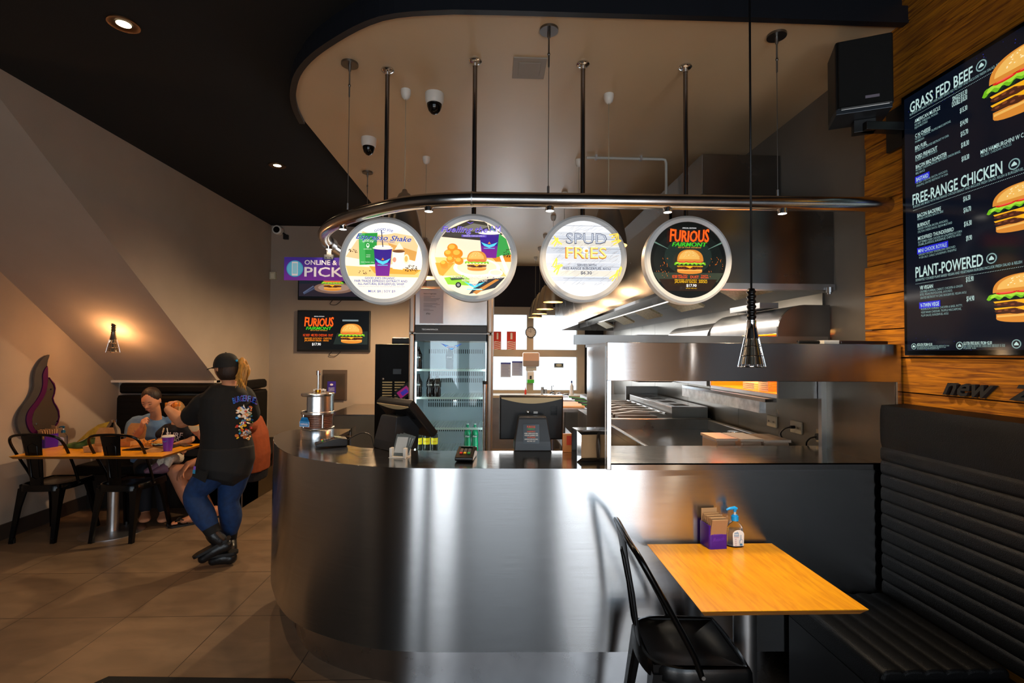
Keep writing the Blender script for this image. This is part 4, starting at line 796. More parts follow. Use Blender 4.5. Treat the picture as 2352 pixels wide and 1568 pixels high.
# sockets
OUT = mat('socket_plate', '#c8b898', .5)
def socket(px, py, label, plug):
    c = atx(px, py, 1.985); t = thing('wall_socket', label, 'socket', c, 0, 'sockets on the steel splashback')
    g = G(); g.box((c.x - .012, c.y - .06, c.z - .04), (c.x, c.y + .06, c.z + .04), OUT); part('plate', g, t, bev=.004)
    g = G()
    for dy in (-.03, .03):
        for k in (-1, 1): g.box((c.x - .0135, c.y + dy + k * .006 - .0015, c.z - .008), (c.x - .0125, c.y + dy + k * .006 + .0015, c.z + .004), BLKP)
    part('slots', g, t)
    if plug:
        g = G(); g.cyl((c.x - .012, c.y + .01, c.z), (c.x - .04, c.y + .01, c.z), .02 if plug > 1 else .01, BLKP, n=12); g.tube(cr([(c.x - .035, c.y + .01, c.z), (c.x - .06, c.y + .05, c.z - .02), (c.x - .05, c.y + .09, c.z - .08), (c.x - .02, c.y - .1 + .12 * (plug > 1), c.z - .2)], 6), .005, BLKP, n=8); solo('power_cord', g, 'black plug and lead hanging from the %s wall socket' % ('middle' if plug == 1 else 'right-hand'), 'cord')
socket(1775, 967, 'left-hand wall socket with nothing plugged in', 0); socket(1831, 981, 'middle wall socket with a thin black lead', 1); socket(1893, 1003, 'right-hand wall socket with a big black plug', 2)
g = G(); c = atx(1534, 808, 1.98)
# ================================================================ BACK OF KITCHEN
CL_ = thing('wall_clock', 'round wall clock with dark rim on the window mullion', 'clock', (.66, KW - .05, 1.93))
c = Vector((aty(1219, 763, KW - .04).x, KW - .04, aty(1219, 763, KW - .04).z)); g = G(); g.lathe([(.001, .0), (.1, .0), (.1, -.02), (.088, -.03), (.086, -.012)], BLKP, c, n=36, ax=(0, 1, 0)); part('rim', g, CL_)
a = Art(MM(c + Vector((0, -.013, 0)), (1, 0, 0), (0, 0, 1), (0, -1, 0))); a.ell(0, 0, .088, .088, mat('dial', '#c8c4c0', .5), n=36); K = mat('clock_ink', '#26262c', .6)
for i in range(12): t_ = i * PI / 6; a.rect(.075 * math.sin(t_) - .003, .075 * math.cos(t_) - .006, .075 * math.sin(t_) + .003, .075 * math.cos(t_) + .006, K, rot=-t_)
a.rect(-.003, 0, .003, .06, K, rot=.15); a.poly([(0, .003), (-.045, .026), (-.047, .022), (0, -.003)], K); part('dial', a.g, CL_)
t = thing('towel_dispenser', 'white paper towel dispenser below the kitchen clock', 'dispenser', (.68, KW - .1, 1.4)); p = aty(1200, 809, KW - .1); q = aty(1238, 842, KW - .1)
g = G(); g.box((p.x, KW - .22, (p.z + q.z) / 2 - .02), (q.x, KW - .03, p.z), mat('disp_top', '#c9a68e', .3)); g.box((p.x, KW - .22, q.z), (q.x, KW - .03, (p.z + q.z) / 2 - .02), mat('disp_low', '#8c8078', .3)); part('cover', g, t, bev=.03, seg=3); g = G(); g.box((p.x + .06, KW - .16, q.z - .07), (q.x - .05, KW - .158, q.z + .02), mat('towel', '#c8c8c4', .8)); part('paper_towel', g, t)
t = thing('soap_dispenser', 'white soap dispenser with green band below the towel dispenser', 'dispenser', (.66, KW - .08, 1.1)); p = aty(1211, 852, KW - .08); q = aty(1226, 888, KW - .08)
g = G(); g.box((p.x, KW - .14, q.z + .08), (q.x, KW - .03, p.z), WHTP); part('dispenser_body', g, t, bev=.01); g = G(); g.box((p.x - .002, KW - .142, q.z + .07), (q.x + .002, KW - .03, q.z + .13), mat('soap_green', '#3fc030', .4)); part('band', g, t); g = G(); g.box((p.x + .04, KW - .146, p.z - .14), (p.x + .075, KW - .14, p.z - .08), BLKP); part('button', g, t)
for px0, px1, lab in [(1134, 1151, 'left red fire notice on the kitchen window, partly behind the fridge'), (1164, 1185, 'right red and white fire notice on the kitchen window')]:
    p = aty(px0, 761, KW); q = aty(px1, 806, KW); w_ = q.x - p.x; h_ = p.z - q.z; a = Art(MM((p.x, KW - .004, q.z), (1, 0, 0), (0, 0, 1), (0, -1, 0))); a.g.box((0, 0, -.003), (w_, h_, .0004), mat('fire_red', '#d8301e', .5), a.M); Wp = mat('notice_white', '#f2e6de', .5)
    a.rect(.01, .01, w_ - .01, h_ * .5, Wp)
    for k in range(5): a.rect(.015, .02 + k * h_ * .09, w_ - .015, .035 + k * h_ * .09, mat('fire_red', '#d8301e', .5), rot=.25)
    a.rect(w_ * .4, h_ * .6, w_ * .62, h_ * .86, Wp); a.ell(w_ * .51, h_ * .88, w_ * .12, .02, Wp); solo('fire_notice', a.g, lab, 'notice', 'fire notices')
for px0, px1, y0_, y1_, lab in [(1150, 1173, 832, 866, 'lower typed paper on the kitchen window'), (1176, 1200, 829, 863, 'higher typed paper on the kitchen window')]:
    p = aty(px0, y0_, KW); q = aty(px1, y1_, KW); w_ = q.x - p.x; h_ = p.z - q.z; a = Art(MM((p.x, KW - .004, q.z), (1, 0, 0), (0, 0, 1), (0, -1, 0))); a.g.box((0, 0, -.003), (w_, h_, .0004), mat('window_paper', '#b8c4e0', .6), a.M); a.rect(0, h_ - .03, w_, h_, mat('paper_head', '#3a44a0', .6))
    for k in range(10): a.rect(.02, .03 + k * .021, w_ - .02 - .01 * (k % 3), .036 + k * .021, mat('paper_ink', '#6a74a8', .7))
    solo('window_paper', a.g, lab, 'paper', 'papers on the kitchen window')
p = aty(1273, 834, KW); q = aty(1294, 844, KW); a = Art(MM((p.x, KW - .004, q.z), (1, 0, 0), (0, 0, 1), (0, -1, 0))); w_ = q.x - p.x; h_ = p.z - q.z; a.g.box((0, 0, -.003), (w_, h_, .0004), BLKP, a.M); a.ell(w_ * .5, h_ * .6, w_ * .35, h_ * .25, mat('decal_pale', '#c8c8b0', .5)); a.rect(.01, .01, w_ - .01, .02, mat('decal_pale', '#c8c8b0', .5)); solo('window_decal', a.g, 'small black decal on the kitchen window', 'decal')
g = G(); g.box((-.7, 8.5, .0), (1.62, 9.0, .86), STEELD); g.box((-.72, 8.45, .86), (1.64, 9.03, .9), mat('bench_top', '#b8ac98', .5)); solo('rear_bench', g, 'long bench under the rear kitchen window', 'bench')
def simple_bottle(X, Y, z, r, h, m, capm, name, label, cat='bottle', group=None): g = G(); g.lathe([(.001, 0), (r, 0), (r, h * .6), (r * .4, h * .75), (r * .35, h * .85)], m, (X, Y, z), n=16); g.lathe([(r * .4, h * .85), (r * .4, h), (.001, h)], capm, (X, Y, z), n=12); return solo(name, g, label, cat, group)
for px, h_, r, s in [(1246, .13, .028, 'taller'), (1253, .09, .026, 'shorter')]:
    X = aty(px, 890, 8.7).x; g = G(); g.lathe([(.001, 0), (r, 0), (r, h_), (r - .004, h_)], STEELS, (X, 8.7, .9), n=16); solo('steel_beaker', g, 'steel beaker on the window bench, the %s of two' % s, 'beaker', 'beakers on the window bench')
simple_bottle(aty(1313, 890, 8.7).x, 8.7, .9, .035, .24, mat('spray_white', '#e0e4ec', .4), mat('cap_blue', '#243c80', .4), 'spray_bottle', 'white spray bottle with dark cap at the right end of the window bench')
simple_bottle(aty(1207, 890, 8.7).x, 8.7, .9, .018, .12, mat('red_bottle', '#c83018', .4), mat('cap_red', '#c83018', .4), 'sauce_bottle', 'tiny red bottle on the window bench')
g = G(); X = aty(1267, 890, 8.7).x; g.lathe([(.001, 0), (.04, 0), (.04, .03), (.001, .03)], STEELS, (X, 8.7, .9), n=14); g.tube([(X, 8.7, .93), (X, 8.7, 1.05), (X + .03, 8.65, 1.05)], .008, STEELS, n=8); solo('tap', g, 'small steel tap on the window bench', 'tap')
# kitchen work table with utensils
t = thing('work_table', 'steel kitchen work table with lower shelf seen past the till', 'table', (1.1, 6.0, 0))
g = G(); g.box((.82, 6.05, .9), (1.15, 8.3, .94), STEELS); part('tabletop', g, t); g = G(); g.box((.85, 6.1, .45), (1.12, 8.2, .47), STEELS); part('lower_shelf', g, t)
for X, Y in [(.86, 6.1), (.86, 7.2), (.86, 8.2), (1.11, 6.1), (1.11, 8.2)]: part('leg', G().cyl((X, Y, 0), (X, Y, .9), .02, STEELS, n=12), t)
t = thing('utensil_tray', 'steel tray of kitchen utensils on the work table', 'tray', (1.0, 6.3, .94)); g = G(); g.box((.83, 6.9, .94), (1.13, 7.9, .97), STEELP); part('tray', g, t)
rr = random.Random(3)
for i in range(9): X, Y = rr.uniform(.86, 1.02), rr.uniform(7.0, 7.8); d_ = Vector((rr.uniform(.05, .1), rr.uniform(-.12, .05), rr.uniform(-.01, .03))); part('utensil', G().tube([(X, Y, 1.0), Vector((X, Y, 1.0)) + d_], .008, [STEELP, mat('handle_brown', '#5a2c1c', .4), BLKP][i % 3], n=6), t)
g = G(); g.box((.84, 6.15, .945), (1.13, 6.7, .965), mat('board_orange', '#e0a878', .6)); solo('chopping_board', g, 'orange chopping board on the work table', 'board')
t = thing('food_bin', 'yellowish plastic bin standing on the kitchen floor', 'bin', (.76, 4.9, .4)); g = G(); 
g.loft([[(X0, Y0, z) for X0, Y0 in [(.78 - s, 4.7 - s), (.78 + s, 4.7 - s), (.78 + s, 4.7 + s), (.78 - s, 4.7 + s)]] for s, z in [(.075, .38), (.1, .78)]], mat('bin_yellow', '#d8c088', .5), False); g.box((.67, 4.59, .78), (.89, 4.81, .8), mat('bin_yellow', '#d8c088', .5)); part('bin', g, t)
g = G(); g.box((.6, 4.3, 0), (.95, 5.1, .36), STEELD); solo('floor_rack', g, 'low steel rack under the plastic bin', 'rack')
g = G(); g.box((.1, 4.3, .0), (.58, 7.5, .02), mat('blue_mat', '#0a58a8', .6)); solo('floor_mat', g, 'blue mat on the kitchen floor', 'mat')
g = G(); g.box((.1, 5.6, .0), (.6, 5.62, .3), mat('blue_tub', '#0f62b4', .5)); g.box((.1, 5.6, .0), (.6, 6.2, .3), mat('blue_tub', '#0f62b4', .5)); solo('blue_crate', g, 'blue crate on the kitchen floor beyond the till', 'crate', bev=.02)
# things on top of the pelmet
z_ = 1.6585
g = G(); X0 = aty(1838, 785, 2.4).x; 
pts = []
for i in range(160): pts.append((X0 + .11 * i / 160, 2.42 + .007 * math.cos(i * .9), z_ + .009 + .007 * math.sin(i * .9)))
g.tube(pts, .0022, BLKP, n=5, caps=True); solo('coiled_cord', g, 'black coiled cord lying on the steel pelmet', 'cord')
X0 = aty(1887, 785, 2.4).x; g = G(); g.box((X0, 2.38, z_), (X0 + .075, 2.46, z_ + .018), mat('box_white', '#d8d4cc', .5)); g.box((X0 + .03, 2.379, z_ + .004), (X0 + .045, 2.38, z_ + .016), WHTP); solo('small_box', g, 'small white box lying on the steel pelmet', 'box', bev=.002)
X0 = aty(1926, 785, 2.4).x; g = G(); g.box((X0 - .003, 2.38, z_), (1.93, 2.6, z_ + .017), mat('dark_tray', '#241008', .3)); solo('dark_tray', g, 'flat dark tray lying on the steel pelmet by the timber', 'tray', bev=.004)
# ================================================================ THINGS ON THE COUNTER
CT = 1.0655
c = atz(729, 1004, CT); X, Y = c.x, c.y
t = thing('disc_dispenser', 'round aluminium dispenser with blue badge and upright plunger on the counter end', 'dispenser', (X, Y, CT))
g = G(); g.lathe([(.001, 0), (.1, 0), (.1, .05), (.097, .055), (.001, .055)], ALU, n=40); g.lathe([(.098, .055), (.102, .06), (.102, .066), (.09, .07), (.001, .07)], ALU, n=40); part('base', g, t, local=True)
g = G(); g.lathe([(.095, .07), (.095, .15), (.092, .15), (.092, .07)], CLEARP, n=40); part('clear_drum', g, t, local=True)
g = G()
for i in range(7): g.lathe([(.001, .071 + i * .011), (.088, .071 + i * .011), (.088, .08 + i * .011), (.001, .08 + i * .011)], mat('brown_disc', '#7a4a34', .5), n=32)
part('disc_stack', g, t, local=True)
g = G(); g.lathe([(.097, .15), (.1, .152), (.1, .165), (.096, .168), (.09, .165)], ALU, n=40)
for k in range(4): a_ = -.9 + k * 1.57; g.cyl((.086 * math.cos(a_), .086 * math.sin(a_), .07), (.086 * math.cos(a_), .086 * math.sin(a_), .16), .008, ALU, n=10)
part('ring_frame', g, t, local=True)
g = G(); ring = [(.096 * math.cos(a), .096 * math.sin(a)) for a in [-1.9 + 4.6 * i / 24 for i in range(25)]]; r2 = [(.09 * math.cos(a), .09 * math.sin(a)) for a in [-1.9 + 4.6 * i / 24 for i in range(24, -1, -1)]]; g.prism(ring + r2, .165, .265, ALU, smooth=True); g.lathe([(.001, .262), (.098, .262), (.1, .266), (.1, .278), (.096, .282), (.04, .282), (.03, .285), (.001, .285)], ALU, n=40); part('upper_drum', g, t, local=True)
g = G(); g.prism(rrect(.1, .1, .03), .165, .25, mat('chute_blue', '#3a3a58', .25)); part('chute', g, t, local=True)
g = G(); g.cyl((0, 0, .285), (0, 0, .3), .018, mat('brass', '#c8902c', .25, 1), n=16); g.cyl((0, 0, .3), (0, 0, .395), .0065, CHROME, n=12); g.cyl((0, 0, .392), (0, 0, .42), .014, CHROME, n=16); part('plunger', g, t, local=True)
M = MM((-.052, -.0975, .1), Vector((.93, -.36, 0)).normalized(), (0, 0, 1), Vector((-.36, -.93, 0)).normalized()); a = Art(M); BLU = mat('badge_blue', '#1e8ad0', .4)
a.rect(-.03, -.02, .045, .012, Wm); a.poly([(-.028, .01), (.045, .01), (.03, .038), (-.012, .038)], BLU); a.text('WOOFER', .008, .014, .018, mat('badge_dark', '#0a3a6a', .5), .055, 'C', .05); a.rect(-.027, -.017, .042, .009, BLU); a.text('DISPENSER', .008, -.011, .013, Wm, .058, 'C', .03); part('badge', a.g, t, local=True)
g = G(); rr = random.Random(2)
for i in range(7): M = Matrix.Translation((-.03 + i * .011, .02, .29 + .003 * (i % 2))) @ Matrix.Rotation(.3 * (i % 3), 4, 'Z'); g.box((-.006, -.005, 0), (.006, .005, .012), WHTP, M)
o = part('white_chips', g, t, local=True)
def reader(px, py, rz, label, sc=1.):
    c = atz(px, py, CT); t = thing('card_reader', label, 'card reader', (c.x, c.y, CT), rz, 'card readers on the counter')
    pf = [(-.09, .012), (-.085, .004), (.08, .0), (.085, .02), (.08, .042), (.03, .05), (-.06, .03), (-.088, .022)]
    g = G(); g.prism([(p[0] * sc, p[1] * sc) for p in pf], -.042 * sc, .042 * sc, mat('reader_black', '#141416', .25), MM((0, 0, 0), (0, 1, 0), (0, 0, 1), (1, 0, 0))); part('reader_body', g, t, local=True, bev=.006, seg=3)
    th = math.atan2(.02, .09); M = Matrix.Translation((0, -.058 * sc, .031 * sc)) @ Matrix.Rotation(th, 4, 'X'); g = G(); K = mat('key_grey', '#55555a', .4)
    for r_ in range(3):
        for c_ in range(3): g.box(((-.024 + c_ * .018) * sc, (.016 + r_ * .013) * sc, .001), ((-.011 + c_ * .018) * sc, (.025 + r_ * .013) * sc, .006), K, M)
    for c_, h in enumerate(('#d8301a', '#e8b818', '#2ea84a')): g.box(((-.024 + c_ * .018) * sc, .002, .001), ((-.011 + c_ * .018) * sc, .011 * sc, .006), mat('key_' + h, h, .4), M)
    part('keypad', g, t, local=True)
    M2 = Matrix.Translation((0, .03 * sc, .0505 * sc)) @ Matrix.Rotation(-.15, 4, 'X'); g = G(); g.box((-.028 * sc, -.018 * sc, 0), (.028 * sc, .022 * sc, .001), mat('lcd', '#8a9a88', .2), M2); part('display', g, t, local=True)
    return c
rc = reader(762, 1024, -1.15, 'black card reader lying beside the round aluminium dispenser'); reader(1071, 1052, -.08, 'black card reader lying on the counter between the two tills', 1.08)
g = G(); g.tube(cr([(rc.x + .08, rc.y + .01, CT + .03), (rc.x + .16, rc.y + .03, CT + .07), (rc.x + .22, rc.y + .0, CT + .06), (rc.x + .25, rc.y - .05, CT + .004)], 7), .0028, BLKP, n=6); solo('reader_cable', g, 'thin black cable looping from the left card reader', 'cable')
c = atz(800, 1003, CT); g = G()
for (a0, b0) in [((-.05, -.03, 0), (.03, -.027, .06)), ((.027, -.03, 0), (.03, .05, .06)), ((-.05, -.03, 0), (.03, .05, .003))]: g.box(tuple(Vector(a0) + c), tuple(Vector(b0) + c), CLEARP)
solo('acrylic_holder', g, 'small clear acrylic holder behind the left card reader', 'holder')
g = G()
for k in range(2): g.tube([c + Vector((.07 + k * .035 + .01 * math.cos(a), .01, .03 + .012 * math.sin(a))) for a in [2 * PI * i / 12 for i in range(12)]], .003, CHROME, n=6, closed=True)
# tills seen from behind
def till(px, top, yb, Y, w, label, rz, tiltx, roll_, sticker=False):
    b = aty(px, yb, Y); t = thing('till_screen', label, 'till', (b.x, Y, CT), rz, 'till screens')
    g = G(); g.loft([[(-.13 * s, -.07 + d, z), (.13 * s, -.07 + d, z), (.13 * s, .09 + d, z), (-.13 * s, .09 + d, z)] for s, z, d in [(.8, 0, 0), (.77, .05, .005), (.62, .17, .03), (.58, .185, .035)]], mat('till_grey', '#26282c', .38, bump=.05, bscale=300), False); part('stand', g, t, local=True, bev=.004)
    M = Matrix.Translation((0, .075, .165)) @ Matrix.Rotation(roll_, 4, 'Y') @ Matrix.Rotation(tiltx, 4, 'X')
    g = G(); hw, hh = w / 2, .128; SH = mat('till_black', '#101012', .4)
    g.loft([[(-hw * s, y, -hh * s), (hw * s, y, -hh * s), (hw * s, y, hh * s), (-hw * s, y, hh * s)] for s, y in [(1, .03), (1, 0), (.985, -.012), (.95, -.016)]], SH, False, M=M); o = part('monitor', g, t, local=True, bev=.004)
    g = G(); pts = [(hw * .94 * (-1 + 2 * i / 16), hh * (.9 - .22 * math.sin(PI * i / 16))) for i in range(17)]; g.prism(pts + [(hw * .95, hh * .95), (-hw * .95, hh * .95)], 0, .003, mat('lip_highlight_paint', '#b8a47c', .3), M @ MM((0, -.016, 0), (1, 0, 0), (0, 0, 1), (0, -1, 0))); part('top_lip', g, t, local=True)  # tan crescent: light caught along the monitor's top edge, put into the colour
    g = G()
    for i in range(7): g.box((hw * .6, -.015, .02 + i * .008), (hw * .8, -.018, .024 + i * .008), BLKG, M)
    part('vent', g, t, local=True)
    g = G(); g.ell((-.02, -.02, .038), (.012, .006, .009), STEELP, M=M); g.box((.01, -.03, .03), (.035, -.016, .044), STEELD, M); part('connectors', g, t, local=True)
    if sticker:
        sl_ = Vector((0, .03, .15)).normalized(); a = Art(MM((-.055, -.0645, .04), (1, 0, 0), Vector((0, .16, 1)).normalized(), Vector((0, -1, .16)).normalized()), w0=.005); a.rect(0, 0, .09, .105, mat('sticker_black', '#0a0a0a', .2)); a.text('FURIOUS', .045, .085, .012, mat('st_or', '#e85a1a', .5), .045, 'C', .04); a.text('FAIRMONT', .045, .076, .006, mat('st_gr', '#3fbf2a', .5), .04, 'C', .04)
        for k, (tx, cl) in enumerate([('INGREDIENTS', '#e85a1a'), ('NZ BEEF, CHEDDAR, BACON, SALSA,', '#e8e8e8'), ('AVOCADO, JALAPENO, AIOLI', '#e8e8e8'), ('ALLERGENS', '#e85a1a'), ('CONTAINS GLUTEN, EGG, DAIRY,', '#e8e8e8'), ('MUSTARD, SOY', '#e8e8e8')]): a.text(tx, .045, .062 - k * .0105, .0065, mat('st_' + cl, cl, .5), .075 if len(tx) > 14 else .045, 'C', .02)
        part('sticker', a.g, t, local=True)
    return t
till(905, 905, 1030, 2.86, .33, 'black till screen seen from behind, tilted, nearer the aluminium dispenser', -.8, .72, 0)
till(1222, 915, 1038, 2.84, .37, 'black till screen seen from behind with a black sticker on its stand', 0, .12, 0, True)
# card stand
c = atz(918, 1049, CT); t = thing('card_stand', 'small white stand holding leaning cards on the counter', 'card stand', (c.x, c.y, CT), -.25)
g = G(); g.box((-.045, -.03, 0), (.045, .04, .006), WHTP); g.box((-.045, -.03, 0), (-.03, .0, .05), WHTP); g.box((.03, -.03, 0), (.045, .0, .05), WHTP); g.box((-.045, .03, 0), (.045, .04, .055), WHTP); part('stand', g, t, local=True, bev=.003)
for k in range(3): M = Matrix.Translation((0, -.01 + k * .009, .008)) @ Matrix.Rotation(-.5, 4, 'X') @ Matrix.Rotation(.12 * k, 4, 'Y'); g = G(); g.box((-.038, 0, 0), (.038, .002, .115), mat('card_sleeve', '#6a7478', .12, .3), M); g.box((-.03, -.0006, .015), (.03, 0, .1), mat('card_print', ['#aab0b4', '#c0b49a', '#d8d8d8'][k], .3), M); part('card', g, t, local=True)
# napkin dispenser
c = atz(1349, 1060, CT); t = thing('napkin_dispenser', 'chrome napkin dispenser holding brown napkins by the servery corner post', 'napkin dispenser', (c.x, c.y + .05, CT), .12)
pf = rrect(.118, .12, .012, 3)
g = G(); g.box((-.06, -.05, 0), (.06, .05, .006), STEELP); g.box((-.06, -.05, .15), (.06, .05, .157), STEELP); g.box((-.06, -.05, 0), (-.054, .05, .155), STEELP); g.box((.054, -.05, 0), (.06, .05, .155), STEELP); part('shell', g, t, local=True, bev=.003)
g = G()
for s in (-1, 1): g.add([(s * .058, -.05, .004), (s * .058, -.05, .152), (s * .04, -.058, .135), (s * .036, -.058, .08), (s * .04, -.058, .02)], [(0, 1, 2, 3, 4)], CHROME)
g.add([(-.058, -.05, .152), (.058, -.05, .152), (.04, -.058, .135), (-.04, -.058, .135)], [(0, 1, 2, 3)], CHROME); g.add([(-.058, -.05, .004), (.058, -.05, .004), (.04, -.058, .02), (-.04, -.058, .02)], [(0, 1, 2, 3)], CHROME); part('face_frame', g, t, local=True)
g = G(); g.box((-.05, -.052, .01), (.05, .045, .148), mat('brown_napkin', '#b08a62', .85, bump=.1, bscale=400)); part('napkins', g, t, local=True)
g = G(); c2 = atz(1317, 1048, CT); M = Matrix.Translation(c2 + Vector((0, .12, 0))); g.box((-.04, -.01, 0), (.03, .01, .1), mat('snack_bag', '#d88a4a', .4), M); g.box((-.02, -.012, .04), (.02, -.01, .09), mat('snack_red', '#c83a1a', .4), M); solo('snack_packet', g, 'orange packet standing behind the napkin dispenser', 'packet', bev=.005)
# ================================================================ RIGHT TABLE
def table(name, x0, x1, y0, y1, z, label, px, py, brace=True, base=True):
    t = thing(name, label, 'table', ((x0 + x1) / 2, (y0 + y1) / 2, 0), 0, 'orange wooden tables')
    g = G(); T = .024; b = .018
    g.loft([[(x0 + d, y0 + d, zz), (x1 - d, y0 + d, zz), (x1 - d, y1 - d, zz), (x0 + d, y1 - d, zz)] for d, zz in [(b, z - T), (.0, z - .002)]], TABLEE, False); g.box((x0, y0, z - .002), (x1, y1, z), TABLEW); part('tabletop', g, t)
    g = G(); g.cyl((px, py, .012), (px, py, z - T), .045, STEELS if base else STEELD, n=32); part('leg', g, t)
    g = G(); g.lathe([(.001, 0), (.24, 0), (.24, .006), (.2, .014), (.05, .02), (.001, .02)], STEELS, (px, py, 0), n=48); part('base_plate', g, t)
    g = G(); g.box((px - .18, py - .03, z - T - .01), (px + .18, py + .03, z - T), BLKM); part('bracket', g, t)
    return t
table('dining_table', .712, 1.296, 1.698, 2.300, .73, 'square orange wooden table against the steel counter', 1.03, 2.03)
c = atz(1645, 1258, .73)
t = thing('napkin_box', 'purple napkin box with brown napkins on the square table by the counter', 'napkin box', (c.x, c.y + .03, .73), .1, 'purple napkin boxes')
def napbox(t, M0=Matrix()):
    g = G(); w_, d_, h_ = .044, .045, .105
    o_ = rrect(.088, .09, .01, 4); i_ = [(p[0] * .93, p[1] * .93) for p in o_]
    g.loft([[(p[0], p[1], z) for p in pp] for pp, z in [(o_, 0), (o_, h_), (i_, h_), (i_, .01)]], PURPLE, True, False); g.add([(p[0], p[1], .001) for p in o_], [tuple(range(len(o_)))], PURPLE); g.add([(p[0], p[1], .01) for p in i_], [tuple(range(len(i_)))], PURPLE)
    part('box', g, t, local=True)
    a = Art(MM((0, -.045, 0), (1, 0, 0), (0, 0, 1), (0, -1, 0))); PD = mat('purple_emboss', '#6a38c0', .25); a.text('Read', .0, .06, .016, PD, .05, 'C', .01, .4, rot=.1); a.text('Reach', .0, .034, .016, PD, .055, 'C', .01, .4, rot=.1); part('embossed_lettering', a.g, t, local=True)
    for k in range(7): M = Matrix.Translation((.0, -.03 + k * .009, .012)) @ Matrix.Rotation(.22 - k * .05, 4, 'X'); g = G(); g.box((-.038, -.003, 0), (.038, .004, .125 + .004 * (k % 2)), mat('brown_napkin', '#b08a62', .85), M); part('napkin', g, t, local=True, bev=.001)
    M = Matrix.Translation((-.004, .028, .012)); g = G(); g.box((-.038, 0, 0), (.038, .003, .15), mat('brown_napkin', '#b08a62', .85), M); part('napkin', g, t, local=True)
napbox(t)
def pumpbottle(X, Y, z, label, rz=0, pumpc='#1ea0e8', h=.12):
    t = thing('sanitiser_bottle', label, 'pump bottle', (X, Y, z), rz, 'hand sanitiser bottles')
    g = G(); prof = [(.036, .0), (.038, .004), (.038, .07), (.034, .088), (.024, .102), (.012, .11), (.012, .12)]
    g.loft([[(r * math.cos(a), r * .62 * math.sin(a), zz) for a in [2 * PI * k / 28 for k in range(28)]] for r, zz in prof], CLEARP, True, True); part('bottle', g, t, local=True)
    g = G(); g.loft([[(r * .9 * math.cos(a), r * .54 * math.sin(a), zz) for a in [2 * PI * k / 28 for k in range(28)]] for r, zz in [(.036, .004), (.038, .06), (.036, .078)]], mat('gel', '#e8ecf0', .05, trans=.9, ior=1.1), True, True); part('gel', g, t, local=True)
    PB = mat('pump' + pumpc, pumpc, .3); g = G(); g.cyl((0, 0, .116), (0, 0, .136), .016, PB, n=20); g.cyl((0, 0, .134), (0, 0, .142), .011, PB, n=16); g.cyl((0, 0, .14), (0, 0, .158), .005, WHTP, n=12); g.tube([(.01, 0, .168), (0, 0, .172), (-.025, 0, .17), (-.04, 0, .164)], [.006, .008, .006, .004], PB, n=10); g.cyl((0, 0, .155), (0, 0, .17), .0065, PB, r2=.008, n=12); part('pump', g, t, local=True)
    a = Art(MM((0, -.0225, 0), (1, 0, 0), (0, 0, 1), (0, -1, 0)), w0=.002); Lb = mat('label_white', '#eef0f2', .5); P = [(-.022, .008), (.028, .008), (.03, .06)] + [(.003 + .027 * math.cos(q), .06 + .02 * math.sin(q)) for q in [PI * i / 10 for i in range(1, 10)]] + [(-.024, .06)]
    a.poly(P, Lb); C_ = mat('label_blue', '#2a8ac0', .5); a.text('safe', -.006, .062, .011, C_, .021, 'C', .01); a.text('touch', -.006, .051, .011, C_, .024, 'C', .01); a.text('HAND SANITISER', -.006, .046, .0025, mat('label_red', '#b03060', .5), .022, 'C', .03)
    for k in range(4): a.rect(-.014, .038 - k * .0085, -.007, .0405 - k * .0085, mat('label_pink', '#b890b0', .6))
    a.poly([(.007, .022), (.013, .018), (.02, .022), (.022, .03), (.02, .038), (.016, .038), (.015, .058), (.012, .058), (.012, .037), (.008, .034)], C_); a.poly([(.0085, .023), (.013, .0195), (.0185, .023), (.0205, .03), (.019, .0365), (.0148, .0365), (.0142, .0565), (.0128, .0565), (.0128, .036), (.0092, .033)], Lb); a.rect(.008, .012, .02, .018, C_)
    part('label', a.g, t, local=True); return t
c = atz(1693, 1257, .73); pumpbottle(c.x, c.y + .02, .73, 'clear pump bottle with bright blue pump on the square table by the counter', .05)
